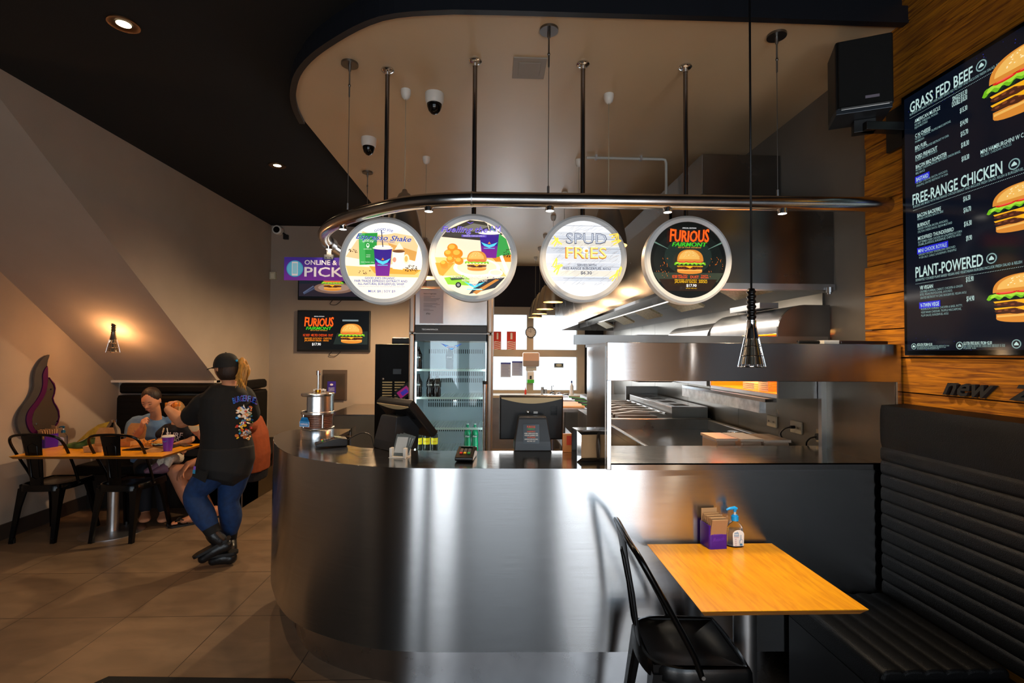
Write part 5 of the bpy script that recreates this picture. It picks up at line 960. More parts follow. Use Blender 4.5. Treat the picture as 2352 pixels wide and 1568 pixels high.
# ================================================================ METAL CAFE CHAIR
def build_chair(loc, rz, label):
    t = thing('metal_chair', label, 'chair', loc, rz, 'black metal cafe chairs')
    t.scale = (1.05, 1.05, 1.05)
    S = .45
    # seat faces +Y (front), back at -Y
    out = [(-.15, .17), (-.17, .15), (-.178, .0), (-.175, -.08), (-.14, -.15), (-.08, -.175), (0, -.182), (.08, -.175), (.14, -.15), (.175, -.08), (.178, 0), (.17, .15), (.15, .17), (0, .178)]
    ol = [(p.x, p.y) for p in cr([(x, y, 0) for x, y in out], 3, True)]
    g = G(); g.loft([[(p[0] * s, p[1] * s, z) for p in ol] for s, z in [(1.04, S - .05), (1.03, S - .012), (1.0, S), (.95, S + .002), (.9, S - .006), (.3, S - .008)]], BLKM, True, False); g.add([(p[0] * .3, p[1] * .3, S - .008) for p in ol], [tuple(range(len(ol)))], BLKM)
    for q in (-.02, .02):
        for r_ in (-.02, .02): g.cyl((q, r_, S - .009), (q, r_, S - .0075), .004, BLKG, n=8)
    part('seat', g, t, local=True)
    for sx in (-1, 1):
        for sy in (-1, 1):
            g = G(); top_ = Vector((sx * .15, sy * .15, S - .03)); ft = Vector((sx * (.162 if sy < 0 else .19), sy * .205, 0)); rings = []
            for f, w_ in [(0, .062), (.12, .05), (.35, .034), (.7, .026), (.95, .02), (1, .02)]:
                c = top_.lerp(ft, f); u = Vector((sx, 0, 0)); v = Vector((0, sy, 0)); rings.append([c + u * .012 + v * .012, c + u * .012 - v * w_ * .9, c - v * w_, c - v * w_ + u * -.003, c - u * .004 - v * .004, c - u * w_ - v * 0 + v * -.003, c - u * w_, c - u * w_ * .9 + v * .012])
            g.loft(rings, BLKM, True); g.cyl(ft + Vector((-sx * .008, -sy * .008, 0)), ft + Vector((-sx * .008, -sy * .008, .04)), .016, BLKP, n=12); part('leg', g, t, local=True)
    g = G()
    for (p, q) in [((-1, -1), (1, -1)), ((-1, 1), (1, 1)), ((-1, -1), (-1, 1)), ((1, -1), (1, 1))]:
        A = Vector((p[0] * .155, p[1] * .158, S - .05)); B = Vector((q[0] * .155, q[1] * .158, S - .05)); n_ = 14; pts = [A.lerp(B, i / n_) + Vector((0, 0, .035 * math.sin(PI * i / n_) - .1 * abs(2 * i / n_ - 1) ** 4)) for i in range(n_ + 1)]
        g.tube(pts, .0075, BLKM, n=8)
        up_ = [A.lerp(B, i / n_) + Vector((0, 0, .05)) for i in range(n_ + 1)]
        g.add([tuple(v) for v in pts] + [tuple(v) for v in up_], [(i, i + 1, n_ + 2 + i, n_ + 1 + i) for i in range(n_)], BLKM, True)
    part('apron', g, t, local=True)
    hp = [(-.182, .0, S - .03), (-.187, -.03, S + .05), (-.2, -.1, S + .18), (-.207, -.175, S + .31), (-.19, -.212, S + .375), (-.14, -.232, S + .403), (-.05, -.238, S + .412), (.05, -.238, S + .412), (.14, -.232, S + .403), (.19, -.212, S + .375), (.207, -.175, S + .31), (.2, -.1, S + .18), (.187, -.03, S + .05), (.182, .0, S - .03)]
    g = G(); g.tube(cr(hp, 4), .0105, BLKM, n=12); part('back_hoop', g, t, local=True)
    for sx in (-1, 1): g = G(); g.cyl((sx * .182, 0, S - .02), (sx * .194, 0, S - .02), .007, STEELD, n=10); part('rivet', g, t, local=True)
    g = G(); rings = []
    for z, y, w_ in [(S - .0, -.175, .05), (S + .06, -.183, .053), (S + .2, -.203, .062), (S + .33, -.228, .072), (S + .403, -.24, .08)]:
        rings.append([(-w_, y - .002, z), (-w_ * .8, y - .006, z), (w_ * .8, y - .006, z), (w_, y - .002, z), (w_, y + .001, z), (w_ * .8, y - .003, z), (-w_ * .8, y - .003, z), (-w_, y + .001, z)])
    g.loft(rings, BLKM, True); g.tube([(-.03, -.193, S + .07), (-.032, -.21, S + .2), (-.038, -.233, S + .32), (-.0, -.237, S + .345), (.038, -.233, S + .32), (.032, -.21, S + .2), (.03, -.193, S + .07), (0, -.19, S + .05)], .003, BLKM, n=6, closed=True); part('back_splat', g, t, local=True)
    return t
ch = build_chair((.765, 1.985, 0), -PI / 2 - .05, 'black metal cafe chair in the foreground at the square table')
dup(ch, (-3.82, 4.56, 0), .0, 'black metal cafe chair at the left end of the long table')
dup(ch, (-3.17, 4.55, 0), -.03, 'black metal cafe chair at the long table, nearer the standing waitress')
# ================================================================ RIGHT BENCH
def pad_profile(n, h, d, r=.012):
    """profile (t, depth) of n stitched channels over height h"""
    P = []
    for i in range(n):
        for k in range(7):
            f = k / 6; P.append((h * (i + f * .985) / n, d * (math.sin(PI * f) ** .5) if 0 < f < 1 else 0))
    return P
bn = thing('banquette', 'black leather banquette with ribbed back along the timber wall', 'bench', (1.6, 1.8, 0))
g = G(); xb = 1.8495; prof = [(.50 + t_ * .83, .022 * 1) for t_ in (0,)]
pp = []
for (z0, z1) in [(.50 + i * .0615, .50 + (i + 1) * .0615) for i in range(11)] + [(1.178, 1.372)]:
    for k in range(9): f = k / 8; pp.append((z0 + (z1 - z0) * f, .008 * (math.sin(PI * min(max(f, 0), 1)) ** .3 if 0 < f < 1 else 0)))
rings = [[(xb - d - .03, y, z) for z, d in pp] + [(1.94, y, 1.378), (1.94, y, .50)] for y in (2.29, .3)]
g.loft(rings, LEATH, True); part('ribbed_back', g, bn, bev=.0)
g = G(); pp = []
for i in range(6):
    x0, x1 = 1.372 + i * .0765, 1.372 + (i + 1) * .0765
    for k in range(7): f = k / 6; pp.append((x0 + (x1 - x0) * f, .007 * (math.sin(PI * f) ** .5 if 0 < f < 1 else 0)))
g.loft([[(1.368, y, .40), (1.364, y, .47)] + [(x, y, .488 + d + .006) for x, d in pp] + [(1.835, y, .48), (1.835, y, .40)] for y in (2.300, 1.73)], LEATH, True); part('seat_cushion', g, bn, bev=.012, seg=3)
g = G(); pp2 = []
g.box((1.3, .3, .36), (1.83, 1.715, .47), LEATH); part('seat_cushion', g, bn, bev=.03, seg=3)
g = G(); g.box((1.375, 1.735, .06), (1.94, 2.30, .398), mat('bench_base', '#0d0d0e', .5)); g.box((1.33, .3, .06), (1.94, 1.7, .355), mat('bench_base', '#0d0d0e', .5)); g.box((1.42, .3, 0), (1.94, 2.29, .06), mat('bench_kick', '#060606', .6)); part('base', g, bn)
# ================================================================ MENU SCREEN ON THE TIMBER WALL
MX = 1.93
mn = thing('menu_screen', 'large wall screen listing burgers in white lettering on dark blue', 'menu screen', (MX + .02, 1.3, 1.605))
g = G(); g.box((MX, .14, 1.605), (MX + .018, 2.285, 2.829), BLKG); part('bezel', g, mn, bev=.003)
M = MM((MX, 2.285, 0), (0, -1, 0), (0, 0, 1), (-1, 0, 0)); a = Art(M, step=.00018, w0=.0005)
def mp(x, y): p = atx(x, y, MX); return 2.285 - p.y, p.z
def screenmat():
    m = bpy.data.materials.new('menu_background'); m.use_nodes = True; nt = m.node_tree; b = nt.nodes['Principled BSDF']; L = nt.links.new
    tc = nt.nodes.new('ShaderNodeTexCoord'); v = nt.nodes.new('ShaderNodeTexVoronoi'); v.inputs['Scale'].default_value = 55
    r = nt.nodes.new('ShaderNodeValToRGB'); r.color_ramp.elements[0].color = (*hx('#3a48ff'), 1); r.color_ramp.elements[0].position = .03; r.color_ramp.elements[1].color = (*hx('#050a14'), 1); r.color_ramp.elements[1].position = .12
    sx = nt.nodes.new('ShaderNodeSeparateXYZ'); n = nt.nodes.new('ShaderNodeTexNoise'); n.inputs['Scale'].default_value = 7
    mr = nt.nodes.new('ShaderNodeMapRange'); mr.inputs['From Min'].default_value = 1.06; mr.inputs['From Max'].default_value = 1.2
    mr2 = nt.nodes.new('ShaderNodeMapRange'); mr2.inputs['From Min'].default_value = .12; mr2.inputs['From Max'].default_value = .0
    mx_ = nt.nodes.new('ShaderNodeMath'); mx_.operation = 'MAXIMUM'; ml = nt.nodes.new('ShaderNodeMath'); ml.operation = 'MULTIPLY'
    mr3 = nt.nodes.new('ShaderNodeMapRange'); mr3.inputs['From Min'].default_value = .48; mr3.inputs['From Max'].default_value = .62
    mix = nt.nodes.new('ShaderNodeMix'); mix.data_type = 'RGBA'; mix.inputs[6].default_value = (*hx('#060d19'), 1)
    L(tc.outputs['Object'], v.inputs['Vector']); L(v.outputs['Distance'], r.inputs[0]); L(tc.outputs['Object'], sx.inputs[0]); L(tc.outputs['Object'], n.inputs['Vector']); L(n.outputs[0], mr3.inputs[0])
    L(sx.outputs[2], mr.inputs[0]); L(sx.outputs[2], mr2.inputs[0]); L(mr.outputs[0], mx_.inputs[0]); L(mr2.outputs[0], mx_.inputs[1]); L(mx_.outputs[0], ml.inputs[0]); L(mr3.outputs[0], ml.inputs[1]); L(ml.outputs[0], mix.inputs[0]); L(r.outputs[0], mix.inputs[7])
    L(mix.outputs[2], b.inputs['Emission Color']); b.inputs['Emission Strength'].default_value = .9; b.inputs['Base Color'].default_value = (.005, .005, .01, 1); b.inputs['Roughness'].default_value = .12
    return m
a.rect(.018, 1.627, 2.127, 2.811, screenmat()); part('display', a.g, mn)
a = Art(M, step=.00002, w0=.0012); TW = em('#bfe0dc', .85); TB = em('#8fb4b4', .7); BXL = em('#2a2ad8', .8)
def T(s, xa, ya, xb, yb, cap, m=TB, bold=.0, o=(1900, 40, 2.7035), box=False):
    u0, v0 = mp(o[0] + xa / o[2], o[1] + ya / o[2]); u1, v1 = mp(o[0] + xb / o[2], o[1] + yb / o[2]); v = (v0 + v1) / 2
    if box: a.rect(u0 - .006, v - .006, u1 + .006, v + cap + .006, BXL)
    a.text(s, u0, v, cap, m, u1 - u0, 'L', bold)
def D(xa, ya, xb, yb, o=(1900, 40, 2.7035)):
    u0, v0 = mp(o[0] + xa / o[2], o[1] + ya / o[2]); u = u0
    st = a.step; a.step = 0
    while u < 2.08: a.rect(u, v0, u + .0025, v0 + .002, TW); u += .0065
    a.step = st
Bo = (1990, 560, 3.92)
T('GRASS FED BEEF', 515, 592, 905, 375, .047, TW, .02); T('BURGERS ARE MADE WITH 100% PURE GRASS FED NZ BEEF AND INCLUDE FRESH SALAD, RELISH & BURGERFUEL', 515, 615, 1222, 207, .0105, TB, .015); D(515, 630, 0, 0)
T('FREE-RANGE CHICKEN', 532, 1165, 1090, 967, .047, TW, .02); T('BURGERS ARE MADE WITH FREE RANGE CHICKEN BREAST AND INCLUDE FRESH SALAD, RELISH & BURGERFUEL', 535, 1185, 1222, 945, .0105, TB, .015); D(535, 1201, 0, 0)
T('PLANT-POWERED', 445, 305, 1055, 193, .047, TW, .02, Bo); T('SEPARATELY COOKED PLANT-BASED VEGAN AND VEGETARIAN BURGERS INCLUDE FRESH SALAD & RELISH', 445, 340, 1405, 170, .0105, TB, .015, Bo); D(445, 364, 0, 0, Bo)
N = .0165; S_ = .0095
for r_ in [('AMERICAN MUSCLE', 545, 655, 703, 572, 'NZ BEEF, CHEDDAR, PICKLES,', 545, 670, 690, 603, 'DIJON MUSTARD', 545, 690, 625, 655), ('C N CHEESE', 548, 745, 643, 702, 'NZ BEEF, CHEDDAR, TRUFFLE MASCARPONE,', 548, 760, 770, 652, 'PARMESAN', 548, 780, 603, 755),
           ('BIO FUEL', 548, 822, 622, 790, 'NZ BEEF, EGG, GRATED BEETROOT W CHIA', 548, 837, 757, 740), ('FORD FREAKOUT', 550, 882, 685, 820, 'NZ BEEF, BACON, AVOCADO', 550, 896, 685, 835), ('BACON BBQ ROADSTER', 552, 940, 745, 858, 'NZ BEEF, CHEDDAR, BACON, BATTERED ONION RINGS,', 552, 955, 830, 840, 'BBQ SAUCE', 552, 977, 608, 953),
           ('BACON BACKFIRE', 562, 1243, 708, 1197, 'GRILLED CHICKEN, BACON, BRIE', 562, 1260, 723, 1210), ('BURNOUT', 563, 1305, 640, 1280, 'GRILLED CHICKEN, BACON, AVOCADO,', 565, 1322, 752, 1265, 'STILTON CHEESE SAUCE, DIJON MUSTARD', 565, 1342, 778, 1277),
           ('MODIFRIED THUNDERBIRD', 566, 1387, 788, 1322, 'BUTTERMILK FRIED CHICKEN W A JALAPENO & CORN', 567, 1404, 838, 1332, 'CRUMB, JALAPENOS, BURGERFUEL CHIPOTLE AIOLI', 567, 1422, 833, 1350)]:
    T(*r_[:5], N, TW, .02); T(*r_[5:10], S_, TB, .01)
    if len(r_) > 10: T(*r_[10:15], S_, TB, .01)
T('BASTARD', 555, 1020, 630, 988, N, TW, .02, box=True); T('NZ BEEF, CHEDDAR, BACON, AVOCADO,', 555, 1037, 750, 957, S_); T('PINEAPPLE, GRATED BEETROOT W CHIA', 557, 1055, 752, 977, S_)
T('MINI CHOOK ROYALE', 568, 1462, 745, 1420, N, TW, .02, box=True); T('GRILLED CHICKEN TENDERLOINS SEASONED', 570, 1482, 798, 1427, S_); T('W SEA SALT, GARLIC & ROSEMARY, PINEAPPLE', 572, 1502, 805, 1444, S_)
T('MINI HAMBURGHINI W C', 955, 848, 1222, 745, N, TW, .02); T('NZ BEEF, CHEDDAR, PICKLES', 957, 870, 1147, 792, S_)
T('V8 VEGAN', 485, 412, 603, 395, N, TW, .02, Bo); T('CRUMBED PUMPKIN, CARROT, CHICKPEA & GINGER', 487, 440, 873, 387, S_, TB, 0, Bo); T('BITES, VEGAN PROVOLOGNE, AVOCADO,', 488, 468, 780, 427, S_, TB, 0, Bo); T('GRATED BEETROOT W CHIA, BURGERFUEL VEGAN AIOLI', 490, 497, 905, 444, S_, TB, 0, Bo)
T('V-TWIN VEGE', 490, 572, 658, 552, N, TW, .02, Bo, True); T('MUSHROOM, KUMARA, CHICKPEA & BASIL PATTY;', 495, 598, 868, 562, S_, TB, 0, Bo); T('VEGETARIAN CHEDDAR, TRUFFLE MASCARPONE,', 495, 628, 860, 592, S_, TB, 0, Bo); T('PLUM SAUCE, BURGERFUEL AIOLI', 498, 655, 742, 634, S_, TB, 0, Bo)
for p_ in [('SINGLE $13.30', 780, 517, 872, 480), ('DOUBLE $18.30', 778, 552, 872, 513), ('$15.30', 827, 595, 873, 572), ('$14.90', 829, 676, 877, 653), ('$15.70', 832, 741, 878, 719), ('$18.30', 835, 810, 883, 788), ('$18.30', 838, 896, 885, 874), ('$16.30', 848, 1142, 892, 1130), ('$16.70', 850, 1212, 896, 1200), ('$16.30', 853, 1298, 900, 1287), ('$9.90', 866, 1388, 902, 1378)]: T(*p_, .02, TW, .02)
T('$15.90', 902, 347, 970, 327, .02, TW, .02, Bo); T('$14.90', 907, 522, 977, 502, .02, TW, .02, Bo)
T('ADD-ON | FROM +$1.00', 460, 917, 597, 916, .012, TW, .02, Bo); T('GLUTEN FREE BUNS | FROM +$2.00', 878, 908, 1135, 902, .012, TW, .02, Bo)
for (x_, y_, w_) in [(460, 928, 290), (460, 941, 260), (460, 952, 200), (880, 922, 375), (880, 935, 375), (880, 947, 115)]: T('ADD CHEDDAR, BACON, EGG, ONION RINGS, BEETROOT W CHIA' if w_ > 150 else 'PLEASE ASK', x_, y_, x_ + w_, y_ - w_ * .03, .0055, TB, 0, Bo)
for (x_, y_, o_, r_) in [(960, 298, (1900, 40, 2.7035), .022), (1165, 910, (1900, 40, 2.7035), .021), (1132, 130, Bo, .021), (432, 922, Bo, .014), (845, 915, Bo, .016), (1357, 900, Bo, .017)]:
    u, v = mp(o_[0] + x_ / o_[2], o_[1] + y_ / o_[2]); a.ell(u, v, r_, r_, TB, n=20); a.ell(u, v, r_ * .78, r_ * .78, em('#0a1420', .9), n=20); a.poly([(u - r_ * .5, v - r_ * .3), (u + r_ * .5, v - r_ * .3), (u + r_ * .45, v), (u, v + r_ * .5), (u - r_ * .45, v)], TW)
part('menu_lettering', a.g, mn)
def mburger(xl, yb_, ztop, wd, red):
    a = Art(M, step=.0002, w0=.0012); u, v = mp(xl, yb_); burger(a, u + wd / 2, v + .5 * ztop, wd, ztop, s=.95, pat=2); return part('burger_picture', a.g, mn)
mburger(2262, 298, .245, .34, 0); mburger(2272, 546, .175, .28, 1); mburger(2272, 744, .18, .29, 2)
# wall lettering
def word(s, xl, xr, yb_, cap, label, u1=None):
    p = atx(xl, yb_, 1.945); q = atx(xr, yb_, 1.945) if xr else None; vs, fs, w_ = letters(s, .03, .45, .09); ww = (p.y - q.y) if q else u1
    Mw = MM((1.947, p.y, p.z), (0, -1, 0), (0, 0, 1), (-1, 0, 0)); g = G(); g.add([(x * ww / w_, y * cap, z * .12) for x, y, z in vs], fs, mat('foam_letter', '#232326', .7), False, Mw); return solo('wall_lettering', g, label, 'lettering', norm=False)
word('new', 2169, 2288, 905, .075, 'slanting black raised word new below the menu screen')
word('zealand', 2322, None, 917, .085, 'slanting black raised word cut off at the right edge of the picture', .5)
# ================================================================ SPEAKER
p = aty(1978, 250, 2.3); t = thing('loudspeaker', 'black loudspeaker on a bracket high on the timber wall', 'loudspeaker', (1.745, 2.3, 2.76), -.42)
g = G(); g.box((-.115, -.06, 0), (.115, .12, .335), mat('speaker_cabinet', '#0c0c0d', .45)); part('cabinet', g, t, local=True, bev=.01)
g = G(); g.box((-.105, -.073, .01), (.105, -.06, .325), mat('speaker_grille', '#080808', .9, bump=.4, bscale=700)); part('grille', g, t, local=True, bev=.008, seg=3)
g = G(); g.box((-.0, -.075, .035), (.055, -.0735, .048), mat('badge_silver', '#a89cac', .3, .6)); part('badge', g, t, local=True)
g = G(); g.box((-.12, -.09, -.03), (.1, .08, -.008), mat('bracket_grey', '#3a4048', .35, .6)); g.box((-.1, -.092, -.012), (.09, -.088, 0), STEELD); g.box((-.03, -.0, -.09), (.06, .05, -.03), BLKP); part('shelf_bracket', g, t, local=True, bev=.003)
g = G(); g.box((1.75, 2.27, 2.67), (1.95, 2.32, 2.71), BLKP); g.box((1.93, 2.22, 2.6), (1.953, 2.38, 2.8), BLKP); part('wall_arm', g, t, bev=.003)
# ================================================================ CAGE PENDANTS
def cage(X, Y, zt, zb, s, label, top=None, warm=True, glow=True):
    """zb: rim height; s: overall scale of the 0.32 m long fitting"""
    t = thing('cage_lamp', label, 'pendant lamp', (X, Y, zb), 0, 'cage work lamps'); G_ = mat('grip_black', '#0a0a0b', .3)
    h = .32 * s
    g = G(); prof = [(.001, h), (.012 * s, h), (.015 * s, h - .008)]
    n_ = 36
    for i in range(n_ + 1): f = i / n_; prof.append(((.0165 + .0022 * math.cos(f * 2 * PI * 6)) * s, h - .012 - f * .125 * s))
    g.lathe(prof, G_, n=20); part('ribbed_grip', g, t, local=True)
    g = G(); g.lathe([(.018 * s, h - .13 * s), (.018 * s, h - .15 * s), (.021 * s, h - .17 * s), (.027 * s, h - .2 * s), (.028 * s, h - .205 * s), (.02 * s, h - .205 * s)], CHROME if not warm else GUN, n=24); part('collar', g, t, local=True)
    g = G(); rt, rb = .027 * s, .052 * s; zt_ = h - .2 * s
    for i in range(10): a_ = 2 * PI * i / 10; g.tube([(rt * math.cos(a_), rt * math.sin(a_), zt_), (rb * math.cos(a_), rb * math.sin(a_), .002)], .0017 * s, CHROME, n=6)
    for f in (.3, .62, 1.): r_ = rt + (rb - rt) * f; g.tube([(r_ * math.cos(q), r_ * math.sin(q), zt_ * (1 - f) + .001) for q in [2 * PI * k / 28 for k in range(28)]], .0019 * s, CHROME, n=6, closed=True)
    part('wire_cage', g, t, local=True)
    g = G(); ar = [PI * .55 + 1.25 * PI * i / 14 for i in range(15)] if not warm else [2 * PI * i / 24 for i in range(25)]
    rings = [[(r_ * math.cos(q), r_ * math.sin(q), z) for q in ar] for r_, z in [(.02 * s, zt_ + .005), (.022 * s, zt_ * .9), (.042 * s, .012)]]
    vs = [v for r_ in rings for v in r_]; m_ = len(ar); g.add(vs, [(i * m_ + j, i * m_ + j + 1, (i + 1) * m_ + j + 1, (i + 1) * m_ + j) for i in range(2) for j in range(m_ - 1)], mat('reflector', (.3, .26, .2), .25, 1), True); part('reflector', g, t, local=True)
    g = G(); g.ell((0, 0, zt_ * .42), (.018 * s, .018 * s, .026 * s), em('#ffd8a0' if warm else '#fff4e8', 16)); part('bulb', g, t, local=True)
    g = G(); g.cyl((0, 0, h), (0, 0, zt - zb), .0045, BLKP, n=8); part('cable', g, t, local=True)
    if top: 
        g = G(); nrm = Vector((0, .6, .8)); g.cyl(Vector((0, 0, zt - zb)) - nrm * .01, Vector((0, 0, zt - zb)) + nrm * .02, .045, BLKP, n=24); part('ceiling_rose', g, t, local=True)
    return t
cage(1.049, 2.0, ZD, 1.553, 1.0, 'chrome cage work lamp hanging over the square table on a long black cable', warm=False)
lamp('SPOT', 'cage_lamp_beam', (1.049, 2.0, 1.56), 22, (1, .84, .62), .02, aim=(1.049, 2.0, 0), angle=2.4, blend=.5)
lamp('SPOT', 'cage_lamp_side', (1.08, 2.0, 1.6), 8, (1, .62, .3), .02, aim=(1.9, 2.0, 1.5), angle=1.8, blend=.6)
yy = 4.9; sp_ = None
for k in range(30):
    c = aty(262, 706, yy); 
    if c.z >= zs(yy) - .02: break
    yy += .01
cage(c.x, c.y, c.z, c.z - .43, 1.05, 'dark cage work lamp glowing under the sloping stair soffit', top=True)
lamp('POINT', 'cage_lamp_glow', (c.x, c.y, c.z - .33), 34, (1, .5, .2), .05)
# floor mat
g = G(); g.box((-1.87, .3, .0), (1.0, 2.05, .012), mat('mat_black', '#050505', .9, bump=.3, bscale=300)); 
g2 = G(); g2.prism([(-1.87, 2.56), (-.99, 2.52), (-.75, 2.36), (-.3, 2.18), (.4, 2.18), (.4, .6), (-3.2, .6)], .0, .012, mat('mat_black', '#050505', .9, bump=.3, bscale=300)); solo('floor_mat', g2, 'black floor mat at the foot of the picture', 'mat')
# ================================================================ LEFT TABLE AND WHAT STANDS ON IT
TZ = .73
c = atz(250, 1226, 0); table('dining_table', -3.98, -2.75, 4.29, 4.89, TZ, 'long orange wooden table where a family is eating', c.x, 4.6)
def on(px, py): c = atz(px, py, TZ); return c.x, c.y
TZ = .7305
X, Y = on(112, 1026); t = thing('napkin_box', 'purple napkin box at the left end of the long table', 'napkin box', (X, Y, TZ), -.5, 'purple napkin boxes'); napbox(t); t.scale = (1.15, 1.15, 1.15)
X, Y = on(103, 1020); g = G(); Mx = Matrix.Translation((X, Y + .06, TZ)); g.box((-.045, 0, 0), (.045, .004, .225), mat('table_card_purple', '#5a3a9a', .4), Mx); g.box((-.035, -.001, .12), (.035, 0, .2), mat('card_white', '#d8d0d8', .5), Mx); g.box((-.04, -.03, 0), (.04, .03, .006), CLEARP, Mx); solo('table_card', g, 'purple upright card standing behind the napkin box on the long table', 'card')
X, Y = on(136, 1024); pumpbottle(X, Y + .04, TZ, 'clear pump bottle with dark blue pump on the long table', 0, '#1a5a78')
# crumpled green bag
X, Y = on(182, 1030); t = thing('shopping_bag', 'crumpled green and yellow cloth bag lying on the long table', 'bag', (X, Y, TZ))
g = G(); rr = random.Random(11); n_, m_ = 26, 14; vs = []
for i in range(n_ + 1):
    for j in range(m_ + 1):
        f, k = i / n_, j / m_; th = k * PI; rx = .165; hgt = .03 + .13 * f ** 1.5 * (1 if f < .93 else .6)
        vs.append((X - .15 + .34 * f + .012 * math.sin(9 * k + 5 * f), Y + .09 - .085 * math.cos(th) + .012 * math.sin(14 * f + 3 * k), TZ + .002 + hgt * math.sin(th) ** .8 * (1 + .22 * math.sin(17 * f + 6 * k) * math.sin(7 * k + 3 * f))))
g.add(vs, [(i * (m_ + 1) + j, i * (m_ + 1) + j + 1, (i + 1) * (m_ + 1) + j + 1, (i + 1) * (m_ + 1) + j) for i in range(n_) for j in range(m_)], mat('bag_green', '#3f5a24', .6, var=.5, vscale=12, bump=.5, bscale=30), True)
o = part('bag_body', g, t); sm = o.modifiers.new('s', 'SOLIDIFY'); sm.thickness = .004
g = G(); g.add([(X - .04, Y + .02, TZ + .05), (X + .16, Y + .05, TZ + .13), (X + .2, Y + .08, TZ + .23), (X - .0, Y + .1, TZ + .14), (X + .08, Y + .04, TZ + .11), (X + .1, Y + .08, TZ + .2)], [(0, 4, 5, 3), (4, 1, 2, 5)], mat('bag_yellow', '#a8882a', .5, var=.4, vscale=20, bump=.4, bscale=40)); o = part('bag_flap', g, t); o.modifiers.new('s', 'SOLIDIFY').thickness = .004
X, Y = on(238, 1022); t = thing('water_bottle', 'clear round bottle with silver cap between the bag and the kraft boxes', 'bottle', (X, Y + .12, TZ))
g = G(); g.lathe([(.001, 0), (.05, 0), (.054, .02), (.054, .1), (.05, .13), (.022, .17), (.017, .19), (.017, .2)], CLEARP, n=28); part('bottle', g, t, local=True); g = G(); g.lathe([(.02, .195), (.021, .22), (.001, .222)], CHROME, n=20); part('cap', g, t, local=True)
def kbox(px, py, dy, w_, h_, label, rz):
    X, Y = on(px, py); t = thing('burger_box', label, 'takeaway box', (X, Y + dy, TZ), rz, 'kraft takeaway boxes')
    g = G(); s_ = w_ / 2
    g.loft([[(-s_ * k, -s_ * k, z), (s_ * k, -s_ * k, z), (s_ * k, s_ * k, z), (-s_ * k, s_ * k, z)] for k, z in [(.9, 0), (1, .05), (.95, .05), (.86, .006)]], KRAFT, False); part('tray', g, t, local=True)
    g = G(); P = [(-s_, 0), (s_, 0), (s_ * 1.0, h_ * .7), (s_ * .75, h_), (-s_ * .75, h_), (-s_ * 1., h_ * .7)]; Mx = MM((0, s_, .05), (1, 0, 0), Vector((0, .2, 1)).normalized(), Vector((0, -1, .2)).normalized()); g.prism(P, 0, .003, KRAFT, Mx); part('lid', g, t, local=True, bev=.001)
    a = Art(Mx, w0=.0036); wing(a, 0, h_ * .45, .03, mat('print_blue', '#3a4a8a', .6)); a.rect(-.035, h_ * .3, .035, h_ * .34, mat('print_blue', '#3a4a8a', .6)); part('printed_logo', a.g, t, local=True)
kbox(221, 1036, .02, .15, .14, 'open kraft takeaway box, the one beside the green bag', .1); kbox(287, 1024, .04, .18, .14, 'open kraft takeaway box in front of the seated woman', -.05)
# tray with burger and fries
X, Y = on(335, 1034); t = thing('serving_tray', 'dark serving tray with food papers on the long table', 'tray', (X, Y + .1, TZ)); g = G(); g.box((X - .2, Y - .01, TZ), (X + .17, Y + .25, TZ + .008), mat('tray_dark', '#161212', .35)); part('tray', g, t, bev=.003); g = G(); rr = random.Random(6)
g.add([(X - .18, Y + .01, TZ + .01), (X - .05, Y + .0, TZ + .03), (X + .04, Y + .02, TZ + .012), (X + .02, Y + .16, TZ + .02), (X - .1, Y + .2, TZ + .04), (X - .17, Y + .14, TZ + .015)], [(0, 1, 5), (1, 4, 5), (1, 2, 3), (1, 3, 4)], KRAFT); o = part('food_paper', g, t); o.modifiers.new('s', 'SOLIDIFY').thickness = .002
t = thing('burger', 'burger with a wooden pick on the dark serving tray', 'burger', (X + .07, Y + .08, TZ + .009))
BUN = mat('bun', '#c8822c', .55, var=.15, vscale=20)
g = G(); g.lathe([(.001, 0), (.05, 0), (.056, .01), (.054, .02), (.001, .02)], BUN, n=24); part('bottom_bun', g, t, local=True); g = G(); g.lathe([(.001, .02), (.055, .02), (.058, .028), (.055, .036), (.001, .036)], mat('patty', '#3a1c10', .7, bump=.5), n=24); part('patty', g, t, local=True)
g = G(); g.loft([[(r * (1 + .06 * math.sin(7 * a)) * math.cos(a), r * (1 + .06 * math.sin(7 * a)) * math.sin(a), z + .003 * math.sin(9 * a)) for a in [2 * PI * k / 40 for k in range(40)]] for r, z in [(.03, .038), (.062, .037), (.06, .043), (.03, .043)]], mat('salad', '#a8b8a0', .5), True); part('salad', g, t, local=True)
g = G(); g.lathe([(.001, .075), (.025, .073), (.045, .062), (.055, .05), (.054, .042), (.001, .042)], BUN, n=24); part('top_bun', g, t, local=True); g = G(); M = Matrix.Translation((.0, 0, .06)) @ Matrix.Rotation(.25, 4, 'Y'); g.box((-.002, -.001, 0), (.002, .001, .1), mat('pick', '#d8b888', .6), M); g.box((-.006, -.0015, .08), (.006, .0015, .12), mat('pick', '#d8b888', .6), M); part('wooden_pick', g, t, local=True)
g = G(); rr = random.Random(9)
for i in range(26):
    x, y = rr.uniform(X - .16, X - .0), rr.uniform(Y + .04, Y + .2); d = Vector((rr.uniform(-1, 1), rr.uniform(-1, 1), rr.uniform(-.2, .4))).normalized() * .035; p = Vector((x, y, TZ + .03 + rr.uniform(0, .035))); g.tube([p - d, p + d], .0055, mat('fry', '#d88a2a', .6), n=5)
solo('fries', g, 'heap of orange fries on the dark serving tray', 'fries', kind='stuff')
